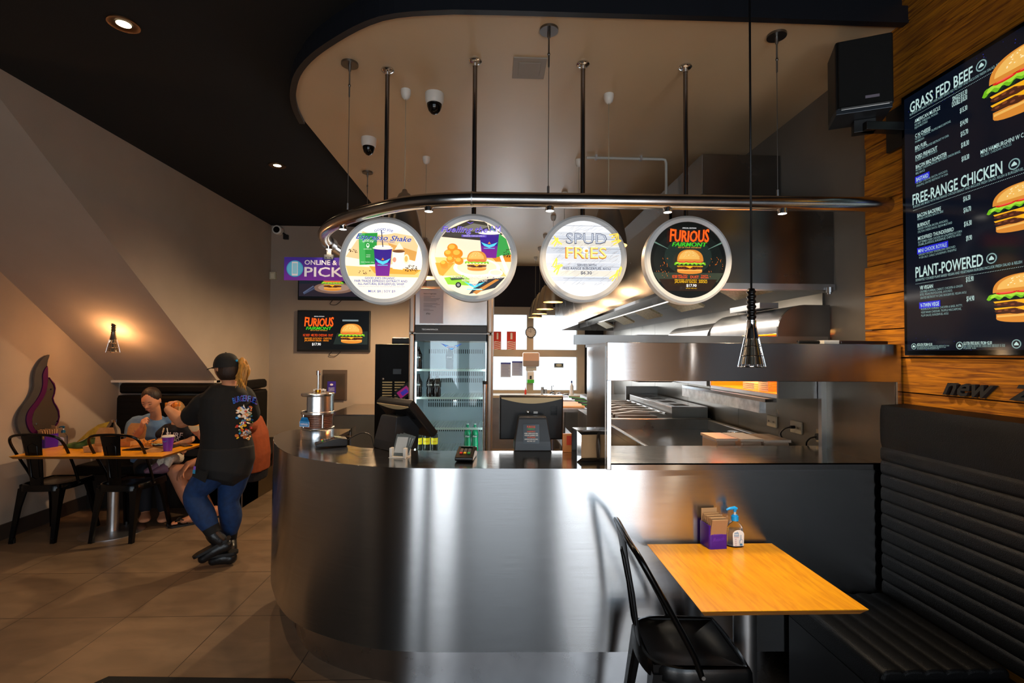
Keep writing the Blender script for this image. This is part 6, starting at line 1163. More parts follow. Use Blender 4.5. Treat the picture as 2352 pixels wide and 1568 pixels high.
X, Y = on(347, 1038); g = G(); g.add([(X - .09, Y - .015, TZ + .001), (X + .08, Y - .01, TZ + .001), (X + .1, Y + .05, TZ + .018), (X - .02, Y + .06, TZ + .03), (X - .07, Y + .04, TZ + .002)], [(0, 1, 2, 3), (0, 3, 4)], KRAFT); o = solo('paper_napkin', g, 'folded brown paper napkin near the table edge', 'napkin'); o.modifiers.new('s', 'SOLIDIFY').thickness = .002
X, Y = on(382, 1036); t = thing('drink_cup', 'purple paper cup with white lid and straw on the long table', 'cup', (X, Y + .02, TZ)); g = G(); g.lathe([(.001, .0), (.033, .0), (.045, .125)], mat('cup_purple', '#6a2aa0', .4), n=28); part('cup_body', g, t, local=True)
g = G(); g.lathe([(.001, .135), (.04, .136), (.048, .132), (.049, .123), (.045, .121)], WHTP, n=28); part('lid', g, t, local=True); g = G(); g.cyl((0, 0, .13), (-.012, 0, .2), .0035, WHTP, n=8); part('straw', g, t, local=True); a = Art(MM((0, -.0405, .06), (1, 0, 0), Vector((0, -.1, 1)).normalized(), Vector((0, -1, -.1)).normalized()), w0=.003); wing(a, 0, .03, .022, mat('print_cyan', '#3a9ad0', .5)); part('printed_logo', a.g, t, local=True)
X, Y = on(425, 1023); g = G(); Mx = Matrix.Translation((X, Y, TZ)) @ Matrix.Rotation(.9, 4, 'Z'); g.box((-.036, -.075, 0), (.036, .075, .009), BLKG, Mx); solo('phone', g, 'black phone lying at the right end of the long table', 'phone', bev=.003)
# ================================================================ LEFT BENCH
lb = thing('corner_bench', 'black leather corner bench with high back under the stair', 'bench', (-3.3, 5.4, 0))
by = 5.56
def roll(x0, y0, x1, y1, z0, z1, nx, ny, d=.1):
    """padded block along a line, facing nx,ny"""
    A = Vector((x0, y0, 0)); B = Vector((x1, y1, 0)); nrm = Vector((nx, ny, 0)); prof = [(0, z0), (d * .8, z0), (d, z0 + .02), (d, z1 - .03), (d * .75, z1), (0, z1)]
    g = G(); g.loft([[p + nrm * (q - d) + Vector((0, 0, z)) for q, z in prof] for p in (A, B)], LEATH, False); return g
part('headrest_roll', roll(-4.03, by, -2.98, by, 1.145, 1.258, 0, -1), lb, bev=.012, seg=3); part('headrest_roll', roll(-2.95, by - .1, -2.95, 6.66, 1.145, 1.255, 1, 0), lb, bev=.012, seg=3)
g = roll(-4.05, by, -2.98, by, .55, 1.125, 0, -1, .08)
for i in range(8): z = .6 + i * .065; g.box((-4.04, by - .004, z), (-2.99, by, z + .002), BLKG)
part('padded_back', g, lb, bev=.006); part('padded_back', roll(-2.95, by - .08, -2.95, 6.68, .55, 1.125, 1, 0, .08), lb, bev=.01)
g = G(); g.box((-4.14, 5.14, .37), (-2.50, 5.60, .47), LEATH); g.box((-3.0, 5.14, .37), (-2.50, 6.85, .47), LEATH); part('seat_cushion', g, lb, bev=.02, seg=3)
g = G(); g.box((-4.13, 5.29, 0), (-2.577, 5.65, .37), mat('bench_panel_dark', '#1d1814', .45)); g.box((-3.0, 5.29, 0), (-2.577, 6.85, .37), mat('bench_panel', '#4a3a26', .4, var=.1, vscale=3)); g.box((-2.581, 5.285, 0), (-2.573, 5.293, .37), STEELS); part('base', g, lb)
# ================================================================ FLAME ORNAMENT
def fl(pts): return [(lambda p: (p.y, p.z))(atx(x / 5.6, 800 + y / 5.6, -4.11)) for x, y in pts]
fo = [(645, 80), (560, 130), (500, 210), (465, 290), (450, 400), (450, 480), (420, 570), (370, 660), (300, 750), (255, 830), (232, 920), (240, 1010), (270, 1080), (320, 1135), (420, 1165), (540, 1150), (640, 1100), (700, 1030), (745, 950), (765, 880), (755, 800), (725, 740), (690, 690), (680, 640), (700, 580), (710, 510), (695, 450), (660, 410), (630, 370), (612, 310), (612, 230), (625, 150)]
fb = [(605, 225), (562, 290), (547, 360), (550, 450), (525, 560), (470, 660), (400, 750), (350, 830), (335, 920), (355, 1010), (400, 1080), (480, 1112), (540, 1100), (520, 1072), (450, 1050), (412, 980), (406, 900), (432, 810), (490, 730), (550, 640), (590, 550), (605, 460), (612, 370), (612, 300)]
fi = [(622, 380), (612, 460), (596, 552), (556, 642), (496, 732), (438, 812), (412, 900), (418, 978), (455, 1045), (525, 1070), (610, 1060), (680, 1010), (725, 940), (742, 875), (735, 805), (705, 750), (675, 695), (662, 640), (682, 580), (690, 515), (675, 460), (645, 420)]
fe = [(632, 385), (662, 425), (690, 465), (704, 515), (694, 580), (674, 640), (688, 693), (718, 745), (748, 805), (757, 880), (738, 948), (692, 1020), (700, 1030), (748, 950), (765, 880), (757, 800), (727, 738), (694, 690), (682, 640), (702, 580), (712, 512), (698, 450), (663, 410), (634, 372)]
t = thing('flame_ornament', 'grey and purple flame-shaped ornament on the left wall', 'wall ornament', (-4.12, 4.6, .73))
Mf = MM((-4.149, 0, 0), (0, 1, 0), (0, 0, 1), (1, 0, 0))
g = G(); g.prism([tuple(p)[:2] for p in cr([(a_, b_, 0) for a_, b_ in fl(fo)], 2, True)], .012, .034, mat('flame_grey', '#4c4a4a', .22, .2, var=.15, vscale=4), Mf); part('backing', g, t)
g = G(); g.prism([tuple(p)[:2] for p in cr([(a_, b_, 0) for a_, b_ in fl(fb)], 2, True)], .034, .044, mat('flame_purple', '#440a3e', .35), Mf); part('purple_band', g, t)
g = G(); g.prism(fl(fe), .034, .044, mat('flame_purple', '#440a3e', .35), Mf); part('purple_edge', g, t); g = G(); g.prism(fl(fi), .034, .04, mat('flame_inner', '#4a4038', .2, .2), Mf); part('inner_plate', g, t)
for x, y in [(640, 525), (455, 970), (720, 935)]:
    q = fl([(x, y)])[0]; part('fixing_stud', G().cyl((-4.11, q[0], q[1]), (-4.1, q[0], q[1]), .008, CHROME, n=12), t)
# ================================================================ PEOPLE
SKIN = mat('skin', '#c98a66', .55, var=.06, vscale=20, spec=.3); SKIN2 = mat('skin_tan', '#b5795a', .55, var=.08, vscale=20, spec=.3); SKINC = mat('skin_child', '#d2996f', .55, spec=.3)
def ball(g, c, r, m): g.ell(c, (r, r, r), m, n=14, k=8)
def limb(g, pts, rs, m, k=4):
    P = cr(pts, k); n = len(pts) - 1; R = []
    for i in range(len(P)):
        f = i / k; a = min(int(f), n - 1); t = f - a; t = t * t * (3 - 2 * t); R.append(rs[a] * (1 - t) + rs[a + 1] * t)
    g.tube(P, R, m, n=16); ball(g, pts[0], rs[0] * .99, m); ball(g, pts[-1], rs[-1] * .99, m)
def torso(g, secs, right, m, n=24, pw=2.3):
    """secs: (centre, half width, half depth); right: the person's sideways axis, one or one per section"""
    rings = []
    for i, (c, a, b) in enumerate(secs):
        c = Vector(c); r = Vector(right[i] if isinstance(right, list) else right).normalized(); up = (Vector(secs[min(i + 1, len(secs) - 1)][0]) - Vector(secs[max(i - 1, 0)][0])).normalized(); r = (r - up * r.dot(up)).normalized(); f = up.cross(r)
        ring = []
        for k in range(n):
            t = 2 * PI * k / n; co, si = math.cos(t), math.sin(t); ring.append(c + r * a * math.copysign(abs(co) ** (2 / pw), co) + f * b * math.copysign(abs(si) ** (2 / pw), si))
        rings.append(ring)
    g.loft(rings, m, True)
def fleshed(name, g, parent, vox=.007, it=3, label=None):
    o = part(name, g, parent, label=label); r = o.modifiers.new('fuse', 'REMESH'); r.mode = 'VOXEL'; r.voxel_size = vox; r.use_smooth_shade = True
    if it: s_ = o.modifiers.new('soften', 'SMOOTH'); s_.factor = .5; s_.iterations = it
    return o
def head(g, c, f, up, s, m, ears=True):
    """c centre, f facing direction, s head height"""
    c = Vector(c); f = Vector(f).normalized(); up = Vector(up); r = f.cross(up).normalized(); up = r.cross(f).normalized(); hz = s / 2; hx_, hy = s * .325, s * .395
    n_, k_ = 40, 28; rings = []
    for i in range(k_ + 1):
        t = PI * i / k_; z = -math.cos(t); q = math.sin(t); ring = []
        for j in range(n_):
            a = 2 * PI * j / n_; x = q * math.cos(a); y = q * math.sin(a)
            jw = 1 - .3 * max(0, -z - .1) ** 1.0 if z < 0 else 1; X = x * hx_ * jw; Y = y * hy * (1 if y > 0 else 1.05)
            if y > 0: Y *= 1 - .1 * max(0, z) ; Y *= (1 - .08 * abs(x))
            if z < -.35 and y < 0: Y *= 1 - .55 * min(1, (-z - .35) / .5)     # nape
            Z = z * hz
            if z < -.75 and y > .0: Y += .03 * s * min(1, y * 4)
            fx, fz = x, z                                                       # face relief
            def bmp(x0, z0, sx, sz, h): return h * s * math.exp(-((x - x0) / sx) ** 2 - ((z - z0) / sz) ** 2) if y > 0 else 0
            Y += bmp(.3, .06, .16, .1, -.032) + bmp(-.3, .06, .16, .1, -.032) + bmp(0, .2, .5, .09, .012) + bmp(.42, -.15, .18, .18, .014) + bmp(-.42, -.15, .18, .18, .014)
            Y += bmp(0, -.86, .25, .12, .03) + bmp(0, -.5, .2, .05, .022) + bmp(0, -.62, .2, .04, .02)
            ring.append(c + r * X + f * Y + up * Z)
        rings.append(ring)
    g.loft(rings, m, True, False)
    P = lambda x, y, z: c + r * (x * s) + f * (y * s) + up * (z * s)
    g.tube([P(0, .36, .06), P(0, .4, -.02), P(0, .45, -.1), P(0, .4, -.135)], [.022 * s, .03 * s, .042 * s, .03 * s], m, n=10); 
    for sx in (-1, 1): ball(g, P(sx * .04, .39, -.115), .028 * s, m)
    if ears:
        for sx in (-1, 1): g.ell(P(sx * .335, -.03, -.02), (.03 * s, .07 * s, .125 * s), m, R=Matrix((r, f, up)).transposed(), n=12, k=8)
    return P
def facebits(P, s, parent, lip='#b4705c', brow='#4a2c1c', closed=True, eyes='#2a1a12'):
    g = G()
    for sx in (-1, 1): g.tube([P(sx * .06, .375, .1), P(sx * .12, .375, .125), P(sx * .2, .335, .105)], [.008 * s, .011 * s, .006 * s], mat('brow' + brow, brow, .8), n=6)
    part('eyebrows', g, parent)
    for sx in (-1, 1):
        g = G(); g.tube([P(sx * .065, .352, .02), P(sx * .12, .362, .003), P(sx * .185, .325, .02)], [.006 * s, .011 * s, .006 * s], mat('lash', eyes, .7), n=6); part('eyelid', g, parent)
    g = G(); g.tube([P(-.09, .365, -.245), P(-.045, .395, -.235), P(0, .4, -.24), P(.045, .395, -.235), P(.09, .365, -.245)], [.006 * s, .017 * s, .018 * s, .017 * s, .006 * s], mat('lips' + lip, lip, .45), n=8); part('mouth', g, parent)
HTIP = []
def hand(g, w, d, nrm, m, s=.19, curl=.5, thumb=1, spread=.12, pinch=False):
    """w wrist, d direction of the palm, nrm out of the back of the hand, thumb side +1/-1"""
    w = Vector(w); d = Vector(d).normalized(); nrm = Vector(nrm); nrm = (nrm - d * nrm.dot(d)).normalized(); sd = d.cross(nrm) * thumb
    pl = s * .52; rings = []
    for f, a, b in [(0, .15, .11), (.3, .19, .11), (.7, .235, .1), (1, .23, .075)]:
        cc = w + d * pl * f; rings.append([cc + sd * a * s * math.cos(t) + nrm * b * s * .8 * math.sin(t) for t in [2 * PI * k / 14 for k in range(14)]])
    g.loft(rings, m, True)
    for i, (o, L_) in enumerate([(.165, .42), (.057, .47), (-.052, .44), (-.155, .35)]):
        p = w + d * pl * (.97 - .05 * abs(i - 1.2)) + sd * o * s; a = curl * (1 + .12 * i); dd = (d + sd * (o * spread * 4)).normalized(); pts = [p - dd * .02, p]; ang = 0
        for k, l in enumerate((.45, .3, .25)):
            ang += a * (.8 if k == 0 else 1.); dr = dd * math.cos(ang) - nrm * math.sin(ang); p = p + dr * (L_ * s * l); pts.append(p)
        rr_ = [.047 * s] * 2 + [.044 * s, .04 * s, .034 * s]; g.tube(pts, rr_, m, n=8); ball(g, pts[-1], .034 * s, m); ball(g, pts[2], .046 * s, m); HTIP.append(pts[-1])
    b = w + d * pl * .3 + sd * .17 * s; t1 = b + (sd * .6 + d * .7 - nrm * (.25 + .5 * curl)).normalized() * .24 * s; t2 = t1 + (d * .9 + sd * .05 - nrm * (.3 + .6 * curl)).normalized() * .22 * s
    g.tube([b - sd * .05 * s, b, t1, t2], [.06 * s, .06 * s, .05 * s, .038 * s], m, n=8); ball(g, t2, .038 * s, m)
def foot(g, ank, toe, m, w_=.045, h_=.045):
    ank, toe = Vector(ank), Vector(toe); d = (toe - ank); hz = Vector((0, 0, 1)); dd = d.normalized(); sd = dd.cross(hz).normalized(); heel = ank - Vector((d.x, d.y, 0)).normalized() * .05
    rings = []
    for f, a, b, z in [(-.18, .03, .035, .0), (.0, .036, .05, .005), (.35, .042, .042, 0), (.7, .05, .028, 0), (.95, .042, .02, 0), (1.03, .02, .012, 0)]:
        cc = ank.lerp(toe, f) + hz * z; up = sd.cross(dd); rings.append([cc + sd * a * math.cos(t) + up * b * math.sin(t) for t in [2 * PI * k / 14 for k in range(14)]])
    g.loft(rings, m, True)
def bvh_of(o):
    bpy.context.view_layer.update(); dg = bpy.context.evaluated_depsgraph_get(); e = o.evaluated_get(dg); me = e.to_mesh(); mw = e.matrix_world
    t = BVHTree.FromPolygons([mw @ v.co for v in me.vertices], [tuple(p.vertices) for p in me.polygons]); e.to_mesh_clear(); return t
def wrap(g, tree, d, off=.0015, h=1.0):
    d = Vector(d).normalized(); z0 = g.v[0] if g.v else None
    for i, v in enumerate(g.v):
        hit = tree.ray_cast(v - d * h, d)
        if hit[0] is not None: g.v[i] = hit[0] - d * (off + (g.lay[i] if hasattr(g, 'lay') else 0))
# ---------------- waitress
wt = thing('person', 'person in black cap, black printed T-shirt and blue jeans, standing with one arm out', 'person', (-2.05, 3.9, 0))
Yw = 3.92
HC = aty(519, 846, Yw); fdir = Vector((-.93, .38, -.22)); HU = (0, 0, 1)
g = G(); PW = head(g, HC, fdir, (-.15, 0, 1), .225, SKIN)
nk = aty(530, 890, Yw); limb(g, [HC + Vector((.03, -.01, -.05)), aty(527, 882, Yw), aty(533, 905, Yw)], [.055, .052, .062], SKIN)
R_ = Vector((-.45, -.9, 0))   # her left-right axis: left shoulder towards the table side
S1 = aty(478, 920, 3.88); S2 = aty(561, 905, 4.02); pel = aty(530, 1040, Yw)
right = Vector((S2 - S1)); right.z = 0
torso(g, [(aty(524, 1070, Yw), .14, .11), (aty(522, 1030, Yw), .14, .11), (aty(518, 980, Yw), .13, .105), (aty(518, 925, Yw), .135, .1), (aty(522, 900, Yw), .09, .065)], right, SKIN)
EL = aty(418, 968, 4.0); WR = aty(386, 940, 4.22)
limb(g, [S1, aty(450, 950, 3.92), EL], [.062, .06, .05], SKIN); limb(g, [EL, EL.lerp(WR, .35), WR], [.05, .047, .03], SKIN)
hand(g, WR, aty(384, 925, 4.34) - WR, (-.5, -.8, .2), SKIN, .18, .75, 1)
limb(g, [S2, aty(572, 960, 4.12), aty(548, 1000, 4.3)], [.055, .048, .04], SKIN); limb(g, [aty(548, 1000, 4.3), aty(520, 990, 4.42)], [.042, .03], SKIN); hand(g, aty(520, 990, 4.42), (-1, .3, 0), (0, 0, 1), SKIN, .18, .5, -1)
K1 = aty(447, 1138, 3.85); A1 = aty(493, 1228, 3.83); H1 = aty(510, 1068, 3.88); H2 = aty(543, 1070, 4.0); K2 = aty(525, 1150, 3.97); A2 = aty(527, 1240, 4.03)
limb(g, [H1, K1, A1], [.08, .055, .033], SKIN); limb(g, [H2, K2, A2], [.08, .055, .033], SKIN)
fleshed('body', g, wt, .007)
# T-shirt
TSH = mat('black_tshirt', '#0d0d0e', .85, bump=.3, bscale=12)
g = G(); torso(g, [(aty(523, 1055, Yw), .188, .15), (aty(522, 1030, Yw), .185, .15), (aty(518, 990, Yw), .166, .14), (aty(517, 950, Yw), .178, .135), (aty(519, 915, Yw), .174, .122), (aty(527, 893, Yw), .13, .09), (aty(528, 884, Yw), .068, .064)], right, TSH, pw=2.2)
limb(g, [S1 + Vector((.05, .02, .0)), S1 + Vector((-.03, 0, -.03)), aty(455, 945, 3.92), aty(443, 953, 3.94)], [.085, .088, .088, .084], TSH); limb(g, [S2 + Vector((-.04, 0, 0)), S2 + Vector((.0, .0, -.03)), aty(574, 950, 4.1)], [.08, .083, .078], TSH)
ts = fleshed('t_shirt', g, wt, .008, 4)
tree = bvh_of(ts)
# back print: lettering arc and an abstract patch of colours
dv = (aty(557, 940, Yw) - CP).normalized(); M = MM(aty(562, 925, 3.6), (1, 0, 0), (0, 0, 1), (0, -1, 0)); sc = 3.6 / 1150
def printset(fn, nm, lay):
    a = Art(M, step=0, w0=0); fn(a)
    # dense sampling: subdivide by fan so that it follows the cloth
    for i, v in enumerate(a.g.v):
        dd = (v - CP).normalized(); hit = tree.ray_cast(CP, dd)
        if hit[0] is not None: a.g.v[i] = hit[0] - dd * lay
        else: a.g.v[i] = CP + dd * 3.95
    return part(nm, a.g, wt, norm=False)
def gridpoly(a, u0, v0, u1, v1, m, n=6):
    for i in range(n):
        for j in range(n):
            x0, x1 = u0 + (u1 - u0) * i / n, u0 + (u1 - u0) * (i + 1) / n; y0, y1 = v0 + (v1 - v0) * j / n, v0 + (v1 - v0) * (j + 1) / n; a.poly([(x0, y0), (x1, y0), (x1, y1), (x0, y1)], m)
def pr1(a):
    for k, chh in enumerate('BURGERFUEL'):
        f = (k - 4.5) / 4.5; a.text(chh, (-.9 + k * 5.2 - 24) * sc, (4 - 6 * f * f) * sc, 13 * sc, mat('tee_blue', '#2a6ad8', .6) if k % 2 == 0 else mat('tee_violet', '#5a48c8', .6), 5.6 * sc, 'L', .05, rot=-.25 * f)
printset(pr1, 'back_lettering', .006)
def pr2(a):
    rr = random.Random(21); cols = ['#f0f0ea', '#2a8ad8', '#c86a2a', '#2f7a3a', '#f0f0ea', '#c82a20', '#e0a060', '#e8e8e8', '#1f5fb0', '#f0c020']
    for i in range(70):
        u, v = rr.uniform(-17, 17), rr.uniform(-80, -8)
        w_ = rr.uniform(2, 5.5); a.ell(u * sc, v * sc, w_ * sc, rr.uniform(1.5, 3.5) * sc, mat('tee_' + cols[i % 10], cols[i % 10], .6), n=10, rot=rr.uniform(-.8, .8))
    for v in (-28, -70): a.ell(3 * sc, v * sc, 12 * sc, 5 * sc, mat('tee_bun', '#b87040', .6), n=14, rot=.3); a.ell(3 * sc, (v - 1) * sc, 11 * sc, 1.6 * sc, mat('tee_#f0f0ea', '#f0f0ea', .6), n=12, rot=.3)
    a.poly([(-20 * sc, -16 * sc), (-6 * sc, -14 * sc), (-2 * sc, -3 * sc), (2 * sc, -13 * sc), (17 * sc, -12 * sc), (6 * sc, -20 * sc), (2 * sc, -36 * sc), (-6 * sc, -24 * sc)], mat('tee_#f0f0ea', '#f0f0ea', .6))
printset(pr2, 'back_print', .004)
# jeans, cuffs, apron, boots
JN = mat('blue_denim', '#0c2f5c', .75, var=.25, vscale=30, bump=.25, bscale=25)
g = G(); torso(g, [(aty(530, 1095, Yw), .13, .12), (aty(527, 1070, Yw), .17, .14), (aty(525, 1045, Yw), .165, .13), (aty(524, 1020, Yw), .15, .12)], right, JN)
limb(g, [H1, H1.lerp(K1, .5) + Vector((-.01, 0, .01)), K1, K1.lerp(A1, .45) + Vector((-.005, 0, 0)), A1.lerp(K1, .12)], [.118, .1, .078, .08, .055], JN); limb(g, [H2, H2.lerp(K2, .5), K2, K2.lerp(A2, .4) + Vector((.015, 0, 0)), A2.lerp(K2, .12)], [.12, .1, .075, .08, .052], JN)
fleshed('jeans', g, wt, .008, 4)
CF_ = mat('cuff_black', '#0a0a0c', .8)
for A_, K_ in ((A1, K1), (A2, K2)): g = G(); g.tube([A_.lerp(K_, .03), A_.lerp(K_, .2)], [.052, .06], CF_, n=18); part('jeans_cuff', g, wt)
AP = mat('apron_black', '#101113', .8, bump=.2, bscale=15)
g = G(); torso(g, [(aty(502, 1110, 3.86), .1, .12), (aty(512, 1085, 3.9), .18, .16), (aty(521, 1050, Yw), .194, .158), (aty(522, 1022, Yw), .182, .152)], right, AP, pw=2.6); o = fleshed('apron', g, wt, .009, 3)
g = G(); pA = aty(449, 1063, 3.82); g.add([tuple(aty(452, 1050, 3.82)), tuple(aty(478, 1048, 3.76)), tuple(aty(486, 1060, 3.74)), tuple(aty(470, 1108, 3.72)), tuple(aty(441, 1093, 3.76))], [(0, 1, 2, 3, 4)], AP); o = part('apron_flap', g, wt); o.modifiers.new('s', 'SOLIDIFY').thickness = .006
g = G(); 
for (x0, y0, x1, y1, cl) in [(442, 1078, 448, 1087, '#2a8ab8'), (444, 1070, 449, 1078, '#8a5ac8')]: g.add([tuple(aty(x0, y1, 3.71)), tuple(aty(x1, y1 + 1, 3.705)), tuple(aty(x1 + 1, y0 + 1, 3.705)), tuple(aty(x0 + 1, y0, 3.71))], [(0, 1, 2, 3)], mat('tag_' + cl, cl, .5))
part('apron_tag', g, wt)
BT = mat('boot_leather', '#101114', .35, bump=.35, bscale=25)
def boot(A_, heel, toe, K_, nm):
    g = G(); A_, heel, toe = Vector(A_), Vector(heel), Vector(toe); limb(g, [A_.lerp(K_, .08) , A_, A_.lerp(heel, .5)], [.052, .052, .05], BT); limb(g, [heel, heel.lerp(toe, .5) + Vector((0, 0, .012)), toe], [.046, .048, .036], BT); o = fleshed('boot', g, wt, .007, 3)
    g = G(); d = (toe - heel).normalized(); up = Vector((0, 0, 1)); up = (up - d * up.dot(d)).normalized(); s_ = d.cross(up); g.prism([(x, y) for x, y in rrect((toe - heel).length + .1, .088, .04, 5)], -.052, -.034, mat('sole', '#0a0a0b', .6), MM(heel.lerp(toe, .5), d, s_, d.cross(s_))); part('boot_sole', g, o)
boot(A1 + Vector((0, 0, -.01)), aty(520, 1252, 3.86), aty(466, 1282, 3.80), K1, 1)
boot(A2 + Vector((0, 0, -.01)), atz(530, 1281, .052), atz(490, 1287, .052), K2, 2)
# cap and ponytail
CAPM = mat('cap_cloth', '#121213', .8, bump=.15, bscale=60)
up = Vector((-.15, 0, 1)).normalized(); f_ = fdir.normalized(); r_ = f_.cross(up).normalized(); up = r_.cross(f_).normalized(); f2 = (f_ + up * .18).normalized(); u2 = r_.cross(f2).normalized()
g = G(); n_ = 28; rings = []
for t_ in [PI / 2 * i / 8 for i in range(9)]: rings.append([HC + u2 * (.012 + .108 * math.sin(t_)) + f2 * (.1 * math.cos(a) * max(math.cos(t_), .02) ** .8 - .008) + r_ * (.086 * math.sin(a) * max(math.cos(t_), .02) ** .8) for a in [2 * PI * k / n_ for k in range(n_)]])
g.loft(rings, CAPM, True, False); g.ell(HC + u2 * .121 - f2 * .008, (.006, .006, .004), CAPM); cp = part('cap', g, wt)
g = G(); bp = []
for i in range(9):
    a = -.75 + 1.5 * i / 8; bp.append((a, ))
inner_ = [HC + u2 * .016 + f2 * (.096 * math.cos(b[0])) + r_ * (.084 * math.sin(b[0])) for b in bp]; outer_ = [HC + u2 * (.008 - .012 * abs(b[0])) + f2 * (.096 + .075 * math.cos(b[0] * 1.3) - .01) * 1 + r_ * (.088 * math.sin(b[0])) for b in bp]
vs = [tuple(v) for v in inner_ + outer_] + [tuple(v - u2 * .004) for v in inner_ + outer_]; m_ = 9
g.add(vs, [(i, i + 1, m_ + i + 1, m_ + i) for i in range(8)] + [(2 * m_ + i, 3 * m_ + i, 3 * m_ + i + 1, 2 * m_ + i + 1) for i in range(8)] + [(m_ + i, m_ + i + 1, 3 * m_ + i + 1, 3 * m_ + i) for i in range(8)], CAPM, True); part('cap_brim', g, cp)
HAIRD = mat('hair_dark', '#2a1a10', .6, bump=.5, bscale=80, stretch=(1, 1, .15)); HAIRB = mat('hair_blond', '#b07c34', .5, var=.45, vscale=45, stretch=(1, 1, .12), bump=.5, bscale=80)
g = G(); g.ell(HC - f_ * .022 + up * -.018, (.083, .088, .092), HAIRD, R=Matrix((r_, f_, up)).transposed(), n=20, k=12); part('hair', g, wt)
g = G(); rr = random.Random(3); tp = aty(556, 826, 3.93)
for i in range(46):
    o1 = Vector((rr.uniform(-.022, .022), rr.uniform(-.02, .02), rr.uniform(-.01, .01))); q = rr.uniform(-1, 1); e = aty(545 + 14 * rr.random() + q * 5, 862 + 32 * rr.random(), 3.88); mid = aty(560 + 6 * q, 850, 3.88)
    g.tube(cr([tp + o1 * .4, tp + o1 + Vector((.01, -.01, -.015)), mid + o1 * 1.0, e + o1 * .6], 3), [.006, .006, .0065, .007, .007, .007, .007, .006, .005, .002][:10], HAIRB, n=5)
g.tube(cr([aty(552, 868, 3.87), aty(560, 885, 3.84), aty(566, 897, 3.82)], 3), [.012, .01, .009, .008, .007, .004, .002], HAIRB, n=6)
g.ell(tp.lerp(aty(556, 850, 3.89), .5), (.026, .024, .06), HAIRB, n=14); part('ponytail', g, wt)
g = G(); g.ell(aty(544, 828, 3.88), (.009, .008, .009), mat('hair_tie', '#1a9ad0', .4)); part('hair_tie', g, wt)
# food pouch in her hand
hp = aty(397, 937, 4.28); pt = thing('food_pouch', 'paper pouch of orange fries held out by the standing waitress', 'food pouch', hp)
g = G(); g.loft([[hp + Vector((x * s, y * s * .5, z)) for x, y in rrect(.12, .1, .03, 4)] for s, z in [(.5, -.06), (.8, -.02), (1.0, .015)]], mat('pouch_paper', '#d8a870', .8), True); part('paper', g, pt)
g = G(); rr = random.Random(5)
for i in range(16): b = hp + Vector((rr.uniform(-.05, .05), rr.uniform(-.02, .02), .0)); g.tube([b, b + Vector((rr.uniform(-.015, .015), rr.uniform(-.01, .01), .045))], .007, mat('fry_orange', '#e07c12', .5), n=6)
part('fries', g, pt)
# ---------------- seated woman
wm = thing('person', 'person with dark tied hair in a blue T-shirt, eating at the long table', 'person', (-3.45, 5.3, 0))
Y2 = 5.16; HC2 = aty(347, 919, 5.12); f2_ = Vector((.12, -.92, -.42))
g = G(); P2 = head(g, HC2, f2_, (.06, -.3, 1), .235, SKIN)
limb(g, [HC2 + Vector((.01, .03, -.06)), aty(358, 950, 5.2), aty(357, 968, 5.24)], [.05, .047, .06], SKIN)
torso(g, [(aty(352, 1060, 5.32), .17, .12), (aty(352, 1020, 5.3), .15, .11), (aty(353, 985, 5.27), .16, .11), (aty(355, 963, 5.25), .12, .08)], (1, -.1, 0), SKIN)
SR = aty(312, 975, 5.22); SL = aty(400, 975, 5.3); ER = aty(303, 1022, 5.02); WRR = aty(324, 985, 4.86); EL2 = aty(425, 1010, 5.2)
limb(g, [SR, SR.lerp(ER, .5), ER], [.058, .054, .045], SKIN); limb(g, [ER, ER.lerp(WRR, .4), WRR], [.045, .042, .028], SKIN); HTIP.clear(); hand(g, WRR, aty(330, 960, 4.82) - WRR, (-.6, -.75, .1), SKIN, .17, .95, -1); WTIP = HTIP[0].copy()
limb(g, [SL, EL2, aty(420, 1035, 5.0)], [.055, .045, .032], SKIN); hand(g, aty(420, 1035, 5.0), (-.8, -.3, .1), (0, -.3, 1), SKIN, .17, .4, 1)
for hx1, kx in ((333, 330), (372, 372)): limb(g, [aty(hx1, 1068, 5.25), aty(kx, 1080, 4.86)], [.085, .06], SKIN); limb(g, [aty(kx, 1080, 4.86), aty(kx + 4, 1175, 4.9)], [.058, .036], SKIN); foot(g, aty(kx + 4, 1183, 4.9), aty(kx + 2, 1196, 4.74), SKIN)
fleshed('body', g, wm, .007); facebits(P2, .235, wm)
BTE = mat('blue_tee', '#5c7ca4', .85, var=.12, vscale=15, bump=.25, bscale=18)
g = G(); torso(g, [(aty(352, 1055, 5.31), .2, .16), (aty(352, 1025, 5.3), .19, .15), (aty(352, 990, 5.27), .2, .145), (aty(354, 968, 5.25), .17, .11), (aty(357, 957, 5.24), .09, .07)], (1, -.1, 0), BTE)
limb(g, [SR + Vector((.05, 0, .01)), SR, SR.lerp(ER, .62)], [.08, .082, .08], BTE); limb(g, [SL + Vector((-.05, 0, .01)), SL, SL.lerp(EL2, .6)], [.078, .08, .078], BTE); fleshed('t_shirt', g, wm, .008, 4)
DJ = mat('dark_denim', '#14161e', .8)
g = G(); torso(g, [(aty(352, 1085, 5.3), .18, .14), (aty(352, 1060, 5.32), .19, .15)], (1, 0, 0), DJ)
for hx1, kx in ((333, 330), (372, 372)): limb(g, [aty(hx1, 1068, 5.25), aty(kx, 1080, 4.86)], [.1, .075], DJ); limb(g, [aty(kx, 1080, 4.86), aty(kx + 4, 1165, 4.9)], [.075, .052], DJ)
fleshed('trousers', g, wm, .009, 3)
HR2 = mat('hair_brown', '#24140d', .55, bump=.6, bscale=60, stretch=(1, 1, .2))
g = G(); fu = f2_.normalized(); ru = fu.cross(Vector((.06, -.3, 1))).normalized(); uu = ru.cross(fu).normalized(); Rm = Matrix((ru, fu, uu)).transposed()
